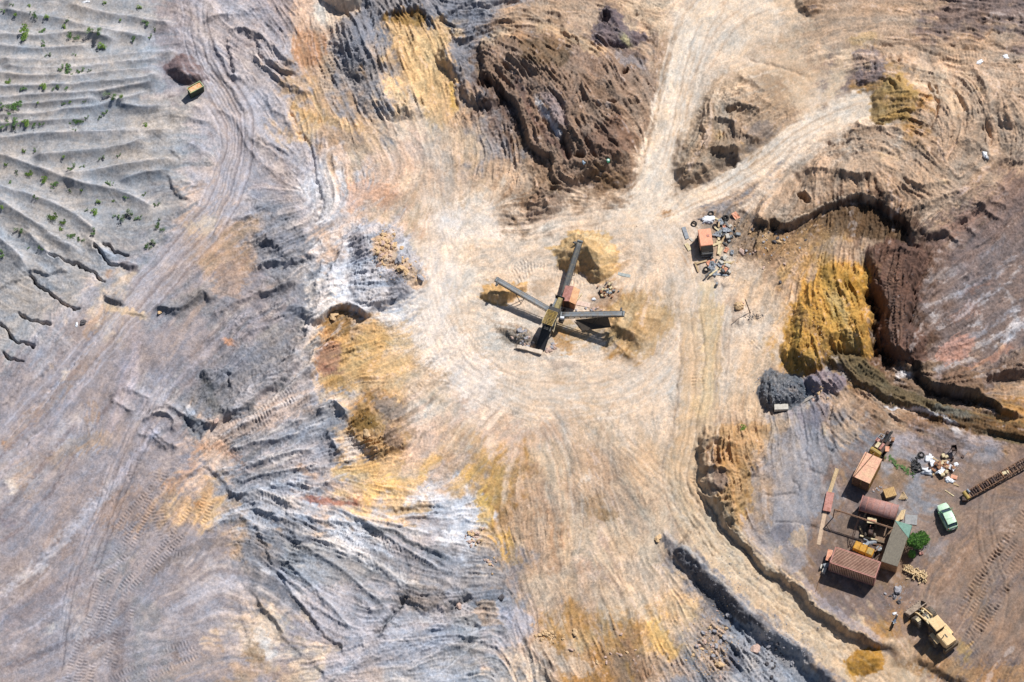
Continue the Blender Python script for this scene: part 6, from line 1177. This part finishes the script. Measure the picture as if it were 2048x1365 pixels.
slab('concrete_slab', (1367, 455), (1375, 478), .5, .1, GREYP, 'long grey slab left of the orange truck cab', 'slab', sag=3); slab('concrete_slab', (1380, 477), (1386, 483), .3, .1, CONC, 'small pale slab touching the long grey slab', 'slab', sag=3); slab('concrete_slab', (1372, 488), (1380, 501), .5, .1, CREAM, 'cream slab left of the truck cab windscreen', 'slab', sag=3)
def blob(name, loc, r, m, label, cat, flat=.5, sx=1.0, sy=1.0, rz=0, seed=0, sub=3, crag=.25, group=None, sharp=False, amp=2.2):
    from mathutils import noise as mn
    bm = bmesh.new(); bmesh.ops.create_icosphere(bm, subdivisions=sub, radius=1.0)
    for v in bm.verts:
        n_ = mn.noise(v.co * amp + Vector((seed * 7.3, seed * 3.1, 1.7))); n2 = mn.noise(v.co * amp * 2.4 + Vector((1.1, seed * 5.7, 0)))
        k = 1 + crag * (1.6 * n_ + .8 * n2); v.co = Vector((v.co.x * k * sx * r, v.co.y * k * sy * r, max(v.co.z, -.35) * k * flat * r))
    me_ = bpy.data.meshes.new(name); bm.to_mesh(me_); bm.free(); me_.materials.append(m)
    if not sharp: me_.polygons.foreach_set('use_smooth', [True] * len(me_.polygons))
    o_ = bpy.data.objects.new(name, me_); COL.objects.link(o_); o_.location = loc; o_.rotation_euler = (0, 0, rz)
    return tag(o_, label, cat, group) if label else o_
for u, v, r, sx, sy, rz, lab in ((1417,440,.95,1,.6,.1,'crumpled white plastic sheet above the orange truck cab'), (1957,126,.5,1.2,.55,.5,'torn white plastic sheet left of the round white bundle on brown ridge'), (2011,115,.42,1,1,0,'round white plastic bundle near the upper right corner'),
                            (1969,308,.62,.5,1.2,.35,'narrow white plastic sheet caught below a dark earth crack'), (1858,944,1.0,1,.45,-.1,'wide white tarpaulin at the lower left of the rubbish heap'), (1898,961,.55,1,.6,-.3,'small white sheet below the rubbish heap beside a rusty plate'), (1912,929,.32,1,.9,.5,'white bag lying at the right end of the rubbish heap'),
                            (1216,583,.38,1,.9,.2,'bright white sack on top of the stone rubble right of the plant'), (1187,599,.25,1,.8,.2,'small pale sack left of the bright white sack'), (1167,324,.32,.6,1.1,.2,'pale grey-blue sack on the brown bank edge'), (170,5,.4,1.4,.4,.2,'white plastic scrap on the ribbed spoil at the top edge'), (153,650,.3,.5,1.1,.0,'pale scrap of plastic among dark lumps left of the haul track'), (1789,1228,.3,1,.6,.4,'small white rag beside the motorcycle')):
    c_ = at(u, v); blob('plastic_sheet' if 'sheet' in lab or 'scrap' in lab else ('tarpaulin' if 'tarp' in lab else 'white_sack'), c_, r, BLUEP if 'blue' in lab else WHITE, lab, 'sack' if 'sack' in lab or 'bag' in lab or 'bundle' in lab else 'plastic sheet', .35, sx, sy, rz, seed=int(u) % 17, crag=.45, amp=2.8)
blob('white_sack', at(1859, 917), .5, WHITE, 'ring-shaped white plastic bundle at the top left of the rubbish heap', 'sack', .3, 1, 1, 0, 3, crag=.5)
t = thing('plastic_drum', at(1216.5, 324), 0, 'tiny teal plastic drum on the brown slope', 'drum'); part('drum', t, TEAL, ('tube', (0, 0, 0), (0, 0, .45), .2, dict(n=14))); part('lid', t, WHITE, ('tube', (0, 0, .45), (0, 0, .5), .12))
t = thing('rusty_plate', at(1908, 955), -.3, 'orange rusty plate right of the small white sheet', 'plate'); part('plate', t, RUSTY, ('box', (0, 0, .1), (.8, .5, .04), dict(rx=.1)))
# ================================================================ tyres, boards and mixed scrap (each piece its own thing)
def tyre_proto():
    b = MB(); n = 20; R0, r0 = .42, .14
    vs = [((R0 + r0 * math.cos(q_)) * math.cos(a), (R0 + r0 * math.cos(q_)) * math.sin(a), r0 * math.sin(q_) + r0) for a in [2*math.pi*i/n for i in range(n)] for q_ in [2*math.pi*k/8 for k in range(8)]]
    b.add(vs, [[i*8+k, ((i+1) % n)*8+k, ((i+1) % n)*8+(k+1) % 8, i*8+(k+1) % 8] for i in range(n) for k in range(8)], None, True); return b.build('old_tyre', BLACK)
def place(o_, first, p, rz, sc=1.0, tilt=(0, 0)):
    c = o_ if first else o_.copy()
    if not first: COL.objects.link(c)
    c.location = p; c.rotation_euler = (tilt[0], tilt[1], rz); c.scale = (sc,) * 3; return c
tp = tyre_proto()
for k, (u, v, s_, lab, grp) in enumerate(((1422,429,.8,'black tyre behind the crumpled white sheet',None), (1388,449,.75,'black tyre alone at the upper left of the truck cab',None), (1446,441,.8,'worn tyre among the boards right of the white sheet',None), (1451,437,.8,'worn tyre in the short row right of the white sheet',None), (1430,453,.6,'small tyre against the truck cab roof corner',None), (1842,911,.8,'black tyre above the ring-shaped white bundle',None),
        (1830,927,.7,'black tyre in the dark heap left of the rubbish','tyres in the dark heap'), (1836,932,.7,'black tyre in the dark heap left of the rubbish','tyres in the dark heap'), (1828,936,.7,'black tyre in the dark heap left of the rubbish','tyres in the dark heap'), (1838,939,.7,'black tyre in the dark heap left of the rubbish','tyres in the dark heap'), (1831,941,.7,'black tyre in the dark heap left of the rubbish','tyres in the dark heap'), (1413,540,.8,'black tyre at the lower left of the scrap spread',None))):
    tag(place(tp, k == 0, at(u, v), k, s_, (random.uniform(-.3, .3), random.uniform(-.3, .3))), lab, 'tyre', grp); 
    if grp is None and 'group' in (bpy.context.scene.objects[-1].keys() if False else []): pass
proto = {}
def scrap(kind, m, u, v, l, w_, h_, rz, label, cat, group, dz=.06, tilt=None):
    key = (kind, m.name)
    if key not in proto:
        b = MB()
        if kind == 'board': b.box((0, 0, 0), (1, 1, 1), None)
        elif kind == 'block': b.box((0, 0, 0), (1, 1, 1), None, bev=.12, taper=.92)
        elif kind == 'sheet':
            vs = [((i / 5 - .5), (j / 4 - .5), random.uniform(-.5, .5)) for i in range(6) for j in range(5)]; b.add(vs, [[i*5+j, i*5+j+1, (i+1)*5+j+1, (i+1)*5+j] for i in range(5) for j in range(4)]); b.add([(x_, y_, z_ - .3) for x_, y_, z_ in vs], [[i*5+j, (i+1)*5+j, (i+1)*5+j+1, i*5+j+1] for i in range(5) for j in range(4)])
        elif kind == 'log': b.tube((-.5, 0, 0), (.5, 0, 0), .5, n=5, r2=.44)
        elif kind == 'pipe': b.tube((-.5, 0, 0), (.5, 0, 0), .5, n=10)
        proto[key] = b.build({'board': 'timber_board', 'block': 'scrap_block', 'sheet': 'metal_sheet', 'log': 'split_log', 'pipe': 'scrap_pipe'}[kind], m); c = proto[key]
    else: c = proto[key].copy(); COL.objects.link(c)
    p = at(u, v); c.location = (p.x, p.y, p.z + dz + h_ / 2); c.scale = (l, w_, h_); tl = tilt or (random.uniform(-.12, .12), random.uniform(-.12, .12)); c.rotation_euler = (tl[0], tl[1], rz); return tag(c, label, cat, group)
rs = random.Random(5)
GR = 'loose scrap strewn around the orange truck cab'
for k in range(58):                                  # right of and below the cab
    if k < 30: u, v = rs.gauss(1452, 12), rs.gauss(470, 17)
    else: u, v = rs.gauss(1440, 15), rs.gauss(534, 11)
    if 1390 < u < 1432 and 450 < v < 516: u = 1436 + rs.random() * 8
    kind, m, cat, lab = rs.choice((('board', GREYP, 'board', 'grey board'), ('board', CREAM, 'board', 'pale board'), ('board', DSTEEL, 'board', 'dark board'), ('block', STEEL, 'block', 'grey block'), ('block', CONC, 'block', 'pale block'), ('sheet', GREYP, 'sheet', 'grey sheet'), ('block', DSTEEL, 'block', 'dark block'), ('sheet', RUSTY, 'sheet', 'orange rusty sheet'), ('board', WOOD, 'board', 'timber board'), ('pipe', DSTEEL, 'pipe', 'dark pipe')))
    big = rs.uniform(.55, 1.2)
    l, w_, h_ = {'board': (1.5 * big, .22, .07), 'block': (.65 * big, .45 * big, .3), 'sheet': (.9 * big, .6 * big, .12), 'pipe': (1.0 * big, .14, .14)}[kind]
    where = 'in the scrap spread right of the truck cab' if k < 30 else 'in the scrap spread below the truck cab'
    scrap(kind, m, u, v, l, w_, h_, rs.uniform(0, 3.1), lab + ' ' + where, cat, GR + (' right' if k < 30 else ' below'), dz=rs.uniform(0, .25))
for (u, v, l, a, lab) in ((1437,470,1.7,1.6,'long cream board standing nearest the truck cab side'), (1438,497,1.9,1.45,'long pale board at the lower right of the truck cab'), (1434,489,1.2,.4,'short pale board crossing near the truck cab corner'), (1441,504,1.2,1.2,'pale board below the longest pale board')): scrap('board', CREAM, u, v, l, .3, .08, a, lab, 'board', None, .1)
for k in range(52):
    u, v = rs.gauss(1883, 13), rs.gauss(934, 9)
    kind, m, cat, lab = rs.choice((('board', WOOD, 'board', 'timber board'), ('sheet', RUSTY, 'sheet', 'orange rusty sheet'), ('block', SCRAP, 'block', 'brown scrap lump'), ('block', DARKRUST, 'block', 'dark scrap lump'), ('sheet', WHITE, 'sheet', 'white scrap sheet'), ('block', SCRAP, 'block', 'brown scrap lump'), ('pipe', DARKRUST, 'pipe', 'dark rusty pipe'), ('block', CREAM, 'block', 'cream scrap block')))
    big = rs.uniform(.5, 1.1); l, w_, h_ = {'board': (1.1 * big, .2, .07), 'block': (.5 * big, .4 * big, .28), 'sheet': (.9 * big, .6 * big, .14), 'pipe': (.8 * big, .12, .12)}[kind]
    scrap(kind, m, u, v, l, w_, h_, rs.uniform(0, 3.1), lab + ' in the rubbish heap above the green car', cat, 'rubbish heap above the green car', dz=rs.uniform(0, .45))
for k in range(26):
    u, v = rs.gauss(1832, 6), rs.gauss(932, 9); scrap('pipe', DSTEEL, u, v, .9 * rs.uniform(.5, 1), .09, .09, rs.uniform(0, 3.1), 'dark pipe in the black heap left of the rubbish', 'pipe', 'dark pipes left of the rubbish', dz=rs.uniform(0, .3))
for k in range(34):
    u, v = rs.gauss(1212, 9), rs.gauss(583, 7); m, lab = rs.choice(((SCRAP, 'brown scrap lump'), (DSTEEL, 'dark scrap lump'), (STEEL, 'grey scrap lump'), (CREAM, 'cream scrap lump'))); big = rs.uniform(.4, 1)
    scrap('block', m, u, v, .45 * big, .3 * big, .25 * big, rs.uniform(0, 3.1), lab + ' around the bright white sack', 'scrap', 'scrap around the white sack', dz=rs.uniform(0, .2))
for k in range(112):
    t_ = rs.random(); cu, cv = 1810 + 40 * t_, 1138 + 20 * t_; sp = 6 + 3 * math.sin(math.pi * t_)
    scrap('log', FIREW, rs.gauss(cu, 3.5), rs.gauss(cv, sp * .55), rs.uniform(.35, .75), rs.uniform(.12, .2), rs.uniform(.12, .2), rs.uniform(0, 3.1), 'pale split log in the firewood heap below the shed', 'log', 'split logs in the firewood heap', dz=rs.uniform(0, .35), tilt=(rs.uniform(-.3, .3), rs.uniform(-.5, .5)))
for k in range(7): scrap('board', WOOD, 1806 + (k - 3) * 1.6, 993, 1.0, .1, .06, 1.57 + (k - 3) * .17, 'thin stick in the small fan of sticks right of the crate', 'stick', 'fan of sticks by the crate', dz=.04 * k)
for k in range(5): scrap('board', FIREW, 1798 + k * 2.3, 1033 - k * .5, 1.7 - .1 * k, .18, .06, 1.05 + .06 * k, 'pale plank in the stack against the vaulted shelter end', 'plank', 'planks by the vaulted shelter', dz=.05 * k)
for k in range(3): scrap('board', WOOD, 1909 + k * 1.5, 967 + k * 2, .8, .09, .05, -.5 + .05 * k, 'thin plank below the rusty plate', 'plank', 'planks below the rusty plate', dz=.02)
t = thing('grey_mat', at(1822, 1040), -.1, 'flat grey square mat on the ground above the green tarpaulin', 'mat'); part('mat', t, mat('grey_mat_m', (160,160,160), rust=(140,140,140)), ('box', (0, 0, .04), (1.5, 1.3, .05)))
t = thing('iron_ring', at(1842, 1108), .3, 'small rusty iron casting right of the green bush', 'scrap'); part('casting', t, RUSTPINK, ('box', (0, 0, .12), (.5, .35, .2), dict(bev=.05)), ('tube', (.1, 0, .2), (.1, 0, .26), .1, dict(m=DARKRUST)))
g = at(1478, 614); t = blob('stone_stump', g, .62, STONE, 'rounded pale rock stump beside the leaning pole', 'rock', 1.1, 1, 1, 0, 5, crag=.2, sharp=True)
for k in range(26): scrap('log', DARKRUST, 1490 + 26 * rs.random(), 0, .3, .06, .06, rs.uniform(0, 3), '', '', None) if False else None
# ================================================================ rocks
ROCK = []
for k, m in enumerate((STONE, STONEG, STONEP, STONED, STONE)):
    o_ = blob('rock', Vector((0, 0, 0)), 1, m, None, None, .75, 1.15, .85, 0, k + 20, sub=2, crag=.35, sharp=True); ROCK.append([o_, False])
def rock(k, u, v, r, label, group):
    e = ROCK[k]; c = e[0] if not e[1] else e[0].copy()
    if e[1]: COL.objects.link(c)
    e[1] = True; p = at(u, v); c.location = (p.x, p.y, p.z + .12 * r); c.rotation_euler = (rs.uniform(-.4, .4), rs.uniform(-.4, .4), rs.uniform(0, 6)); c.scale = (r * rs.uniform(.8, 1.2), r * rs.uniform(.8, 1.2), r * rs.uniform(.7, 1)); tag(c, label, 'rock', group)
    if not group and 'group' in c.keys(): del c['group']
def scatter(n_, u, v, su, sv, ks, r0, r1, label, group, ang=0):
    for _ in range(n_):
        a, b__ = rs.gauss(0, su), rs.gauss(0, sv); rock(rs.choice(ks), u + a * math.cos(ang) - b__ * math.sin(ang), v + a * math.sin(ang) + b__ * math.cos(ang), r0 + (r1 - r0) * rs.random() ** 2, label, group)
scatter(46, 770, 497, 9, 16, (0, 4, 2), .16, .4, 'ochre rock in the tumble on the grey spoil lobe', 'ochre rocks on the grey lobe', .2)
scatter(20, 812, 535, 17, 9, (0, 4, 2), .15, .45, 'ochre rock at the lower edge of the grey spoil lobe', 'ochre rocks below the grey lobe', .8)
for u, v, r, k, lab in ((797,523,.6,1,'white-grey boulder beside a dark hollow in the ochre tumble'), (801,537,.55,0,'rounded ochre boulder over a dark hollow'), (788,594,.5,1,'pale round boulder at the foot of the grey lobe'), (841,556,.4,1,'pale boulder at the right end of the ochre tumble'), (733,869,.5,0,'cream boulder left of the olive hollow'), (667,632,.6,0,'pale boulder high in the ochre hollow'), (1150,1265,.35,0,'lone ochre boulder in the brown ground below the yard'),
                        (1316,1078,.4,0,'square ochre boulder at the tip of the slate slope'), (1484,505,.4,2,'lone pale boulder right of the truck scrap'), (1513,1299,.75,2,'largest pinkish boulder on the slate rubble'), (1536,1291,.45,1,'round pale boulder right of the largest pinkish one'), (1494,1299,.4,1,'grey boulder left of the largest pinkish one'), (1439,1330,.5,0,'tall ochre boulder in the tan rubble'), (1796,1180,.5,1,'grey boulder above the wheel loader bucket'), (1040,662,.4,1,'white-grey boulder in the rubble left of the ramp'), (432,843,.45,2,'brown boulder at the end of the long spoil ridge'),
                        (1560,565,.3,3,'small dark boulder below the dark debris terrace'), (320,625,.3,0,'small orange stone above the curved berm'), (166,645,.35,3,'dark rock beside the pale plastic scrap'), (1003,1195,.4,3,'black boulder at the right tip of the slate slabs'), (918,1213,.35,2,'brown stone right of the dark mound on the slabs')): rock(k, u, v, r, lab, None)
scatter(28, 945, 1075, 9, 8, (2, 0), .12, .3, 'pinkish rock in the small heap left of the brown ground', 'pinkish rocks', .5); scatter(12, 985, 1130, 9, 7, (2, 0), .12, .3, 'pinkish rock in the lower small heap', 'pinkish rocks lower heap', .3)
scatter(22, 1095, 1272, 12, 7, (0, 4), .14, .32, 'ochre rock in the heap at the edge of brown ground', 'ochre rocks by brown ground', .2); scatter(16, 1225, 1310, 40, 14, (0, 2), .1, .26, 'small pale rock on the brown slope at the bottom', 'rocks on the bottom slope')
scatter(48, 1425, 1290, 20, 34, (0, 2, 1), .1, .32, 'tan rock in the rubble below the slate slope', 'tan rubble rocks'); scatter(46, 1545, 1300, 26, 24, (1, 1, 3), .12, .34, 'grey rock in the slate rubble beside the road', 'slate rubble rocks')
scatter(22, 1555, 475, 40, 10, (3, 1, 0), .12, .28, 'dark rock at the foot of the overhanging bank', 'rocks below the overhanging bank', .15); scatter(14, 1520, 510, 18, 18, (2, 0, 1), .1, .25, 'pale rock on the debris terrace', 'rocks on the debris terrace')
scatter(16, 1050, 680, 14, 9, (1, 2, 3), .12, .3, 'rock in the rubble left of the ramp', 'rocks left of the ramp'); scatter(12, 1105, 697, 9, 5, (1, 2), .14, .35, 'pale rock at the foot of the ramp', 'rocks at the ramp foot'); scatter(14, 1176, 618, 12, 5, (2, 1), .1, .24, 'pinkish stone above the right-hand conveyor', 'stones above the right-hand conveyor')
scatter(10, 1478, 612, 5, 5, (0, 2), .12, .25, 'small pale stone around the rock stump', 'stones around the rock stump'); scatter(12, 1793, 1190, 6, 9, (1, 3), .15, .32, 'grey rock above the motorcycle', 'grey rocks above the motorcycle'); scatter(8, 1752, 975, 4, 6, (1, 2), .1, .2, 'small pale stone beside the orange container', 'stones by the orange container')
scatter(14, 1635, 790, 12, 8, (0, 2), .1, .24, 'ochre stone beside the grey stone beam', 'stones by the stone beam')
print('rocks', sum(1 for o_ in COL.objects if o_.name.startswith('rock')))
# fine rubble nobody could count
def rubble(areas, m, label, seed):
    r = random.Random(seed); b = MB()
    for (u, v, su, sv, n_, s0, s1) in areas:
        for _ in range(n_):
            p = at(r.gauss(u, su), r.gauss(v, sv)); s_ = s0 + (s1 - s0) * r.random() ** 2; q_ = []
            for c_ in ((-1,-1,-.5),(1,-1,-.5),(1,1,-.5),(-1,1,-.5),(-.6,-.7,.7),(.7,-.5,.6),(.5,.7,.8),(-.7,.6,.5)): q_.append(p + Vector((c_[0] * s_ * r.uniform(.6, 1.1), c_[1] * s_ * r.uniform(.6, 1.1), c_[2] * s_ * r.uniform(.7, 1.1))))
            b.add(q_, [[3,2,1,0],[4,5,6,7],[0,1,5,4],[1,2,6,5],[2,3,7,6],[3,0,4,7]])
    return tag(b.build('stone_rubble', m), label, 'rubble', kind='stuff')
rubble([(1425,1290,24,36,500,.03,.10), (1095,1272,14,8,120,.03,.09), (770,497,11,20,200,.03,.1), (812,540,20,12,120,.03,.09), (1230,1310,60,22,160,.03,.07), (1540,480,60,22,260,.03,.09), (1490,520,30,24,160,.03,.08), (1640,640,30,60,220,.03,.09)], STONE, 'fine ochre stone rubble scattered over banks and slopes', 1)
rubble([(1550,1300,36,34,600,.03,.11), (1440,1170,30,40,260,.03,.1), (1565,780,26,18,420,.03,.1), (700,1070,50,10,160,.03,.09), (640,840,60,40,160,.03,.08), (1050,680,18,12,120,.03,.09), (1800,1200,16,20,120,.03,.08), (720,520,30,50,150,.03,.08), (700,90,30,40,200,.03,.09)], STONEG, 'fine grey slate rubble scattered over the dark banks', 2)
rubble([(1795,640,26,60,240,.03,.09), (1560,455,50,10,120,.03,.09), (1200,250,60,70,160,.03,.07), (1506,633,10,4,80,.03,.12)], STONED, 'fine dark clods on the brown banks', 3)
# ================================================================ shrubs on the grey spoil
def shrub_mesh(seed, r, hgt, n_, mats_, leaf=.06):
    rr = random.Random(seed); b = MB(); st = MB(); clumps = [(rr.gauss(0, .45), rr.gauss(0, .45), rr.uniform(.25, .9), rr.uniform(.25, .55)) for _ in range(9)]
    for _ in range(n_):
        cx_, cy_, cz_, cr = rr.choice(clumps); d_ = Vector((rr.gauss(0, 1), rr.gauss(0, 1), rr.gauss(0, 1))).normalized() * cr * rr.random() ** .4
        p = Vector((cx_ * r + d_.x * r, cy_ * r + d_.y * r, max(.03, (cz_ + d_.z * .8) * hgt))); s_ = leaf * rr.uniform(.6, 1.5)
        a = Vector((rr.gauss(0, 1), rr.gauss(0, 1), rr.gauss(0, .5))).normalized(); c_ = a.orthogonal().normalized() ; b.add([p - a * s_, p + c_ * s_ * .5, p + a * s_, p - c_ * s_ * .5], [[0, 1, 2, 3]], rr.choice(mats_))
    for cx_, cy_, cz_, cr in clumps: st.tube((0, 0, -.1), (cx_ * r, cy_ * r, cz_ * hgt), .03 * max(r, .4), n=5, r2=.01)
    return b, st
PROT = []
for k, ms in enumerate(([LEAVES[0], LEAVES[2]], [LEAVES[1], LEAVES[0]], [LEAVES[2], LEAVES[0], LEAVES[3]])):
    b, st = shrub_mesh(k, 1.0, .8, 620, ms, .085); fo = b.build('foliage', LEAVES[0]); stm = st.build('stem', STEM); PROT.append((fo, stm))
PU = [False] * 3
def shrub(u, v, rpx, k, label, group=None, hk=1.0):
    r = rpx / 16.0; root = bpy.data.objects.new('shrub', None); COL.objects.link(root); root.location = at(u, v + rpx * .15); root.rotation_euler = (0, 0, rs.uniform(0, 6)); root.scale = (r, r * rs.uniform(.75, 1.1), r * hk * rs.uniform(.8, 1.2)); root.empty_display_size = .2
    for o_ in PROT[k]:
        c = o_ if not PU[k] else o_.copy()
        if PU[k]: COL.objects.link(c)
        c.parent = root
    PU[k] = True; return tag(root, label, 'shrub', group)
for u, v, r, k, lab in ((52,72,16,1,'large yellow-green bush, biggest on the ribbed grey spoil'), (50,57,9,1,'yellow-green bush directly above the biggest bush'), (144,73,11,0,'mid-sized green bush right of the biggest bush'), (193,64,14,0,'wide dark green bush in the second row from top'), (206,92,11,1,'round bush just below the wide dark green one'), (280,14,7,1,'small bright shrub near the top edge'),
        (293,47,7,0,'small shrub below a dark lump near the haul track'), (136,138,11,2,'shrub in the middle of the fifth rib'), (224,194,12,0,'bright shrub alone on a pale rib'), (30,212,14,2,'broad grey-green bush by the left edge'), (156,244,10,2,'grey-green shrub in the lower middle rib'), (293,251,6,1,'small shrub standing at the right end of a rib'), (104,438,13,1,'bright bush on the lower diagonal rib'), (57,350,10,1,'yellow-green bush in a shaded furrow at left'),
        (255,430,13,0,'spreading green bush above the track edge'), (318,455,9,0,'green bush at the right corner of the spoil'), (192,425,9,1,'bright shrub left of the spreading bush'), (303,487,9,0,'bright shrub at the lower right end of the ribs'), (40,462,8,0,'green shrub at the left above the cracks'), (1487,858,8,1,'yellow-green weed above the tan bank right of the road')): shrub(u, v, r, k, lab)
for u, v, r in ((98,110,6),(293,45,4),(130,54,6),(70,31,7),(95,33,6),(7,22,5),(30,29,5),(134,42,4),(210,5,5),(177,58,6),(85,62,7),(87,90,7),(268,77,7),(122,138,7),(160,143,7),(178,143,5),(15,166,7),(47,178,6),(90,174,8),(113,175,7),(133,176,4),(242,192,6),(127,208,4),(140,206,4),(168,204,3),(4,212,7),
        (173,236,4),(210,226,5),(55,248,9),(30,243,8),(15,248,6),(3,253,7),(68,250,5),(82,249,5),(28,257,5),(46,303,6),(70,302,4),(127,313,4),(205,316,6),(237,312,4),(143,337,7),(166,333,5),(33,345,5),(90,362,9),(110,368,7),(20,365,4),(140,382,4),(217,367,6),(198,403,6),(226,403,4),(125,447,8),(173,421,4),(235,433,6),(275,437,6),
        (318,441,4),(5,415,5),(120,458,6),(143,472,7),(160,480,6),(187,466,7),(4,510,7),(80,497,5),(57,496,3),(295,495,6),(288,390,4),(312,410,5),(162,382,4),(25,10,4),(60,12,4),(240,40,4),(300,75,5),(150,110,4),(310,60,4),(75,205,4),(200,235,4),(150,260,4),(10,330,5),(70,395,5),(250,395,4)):
    shrub(u, v, r * 1.05, rs.choice((0, 0, 1, 2)), 'small green weed tuft among the grey ribs', 'small weed tufts on the grey ribs')
for u, v, r in ((1784,918,8),(1792,930,7),(1806,935,7),(1815,943,7),(1827,945,6)): shrub(u, v, r, 2, 'olive grass tuft in the row left of the rubbish heap', 'olive tufts left of the rubbish heap', .4)
b, st = shrub_mesh(41, 1.35, 2.8, 5500, [LEAVES[3], LEAVES[0], LEAVES[3]], .11); root = thing('leafy_bush', at(1832, 1090), 0, 'tall bright green leafy bush growing against the plank-roofed shed', 'bush'); b.build('foliage', LEAVES[3], root); st.build('stem', STEM, root)
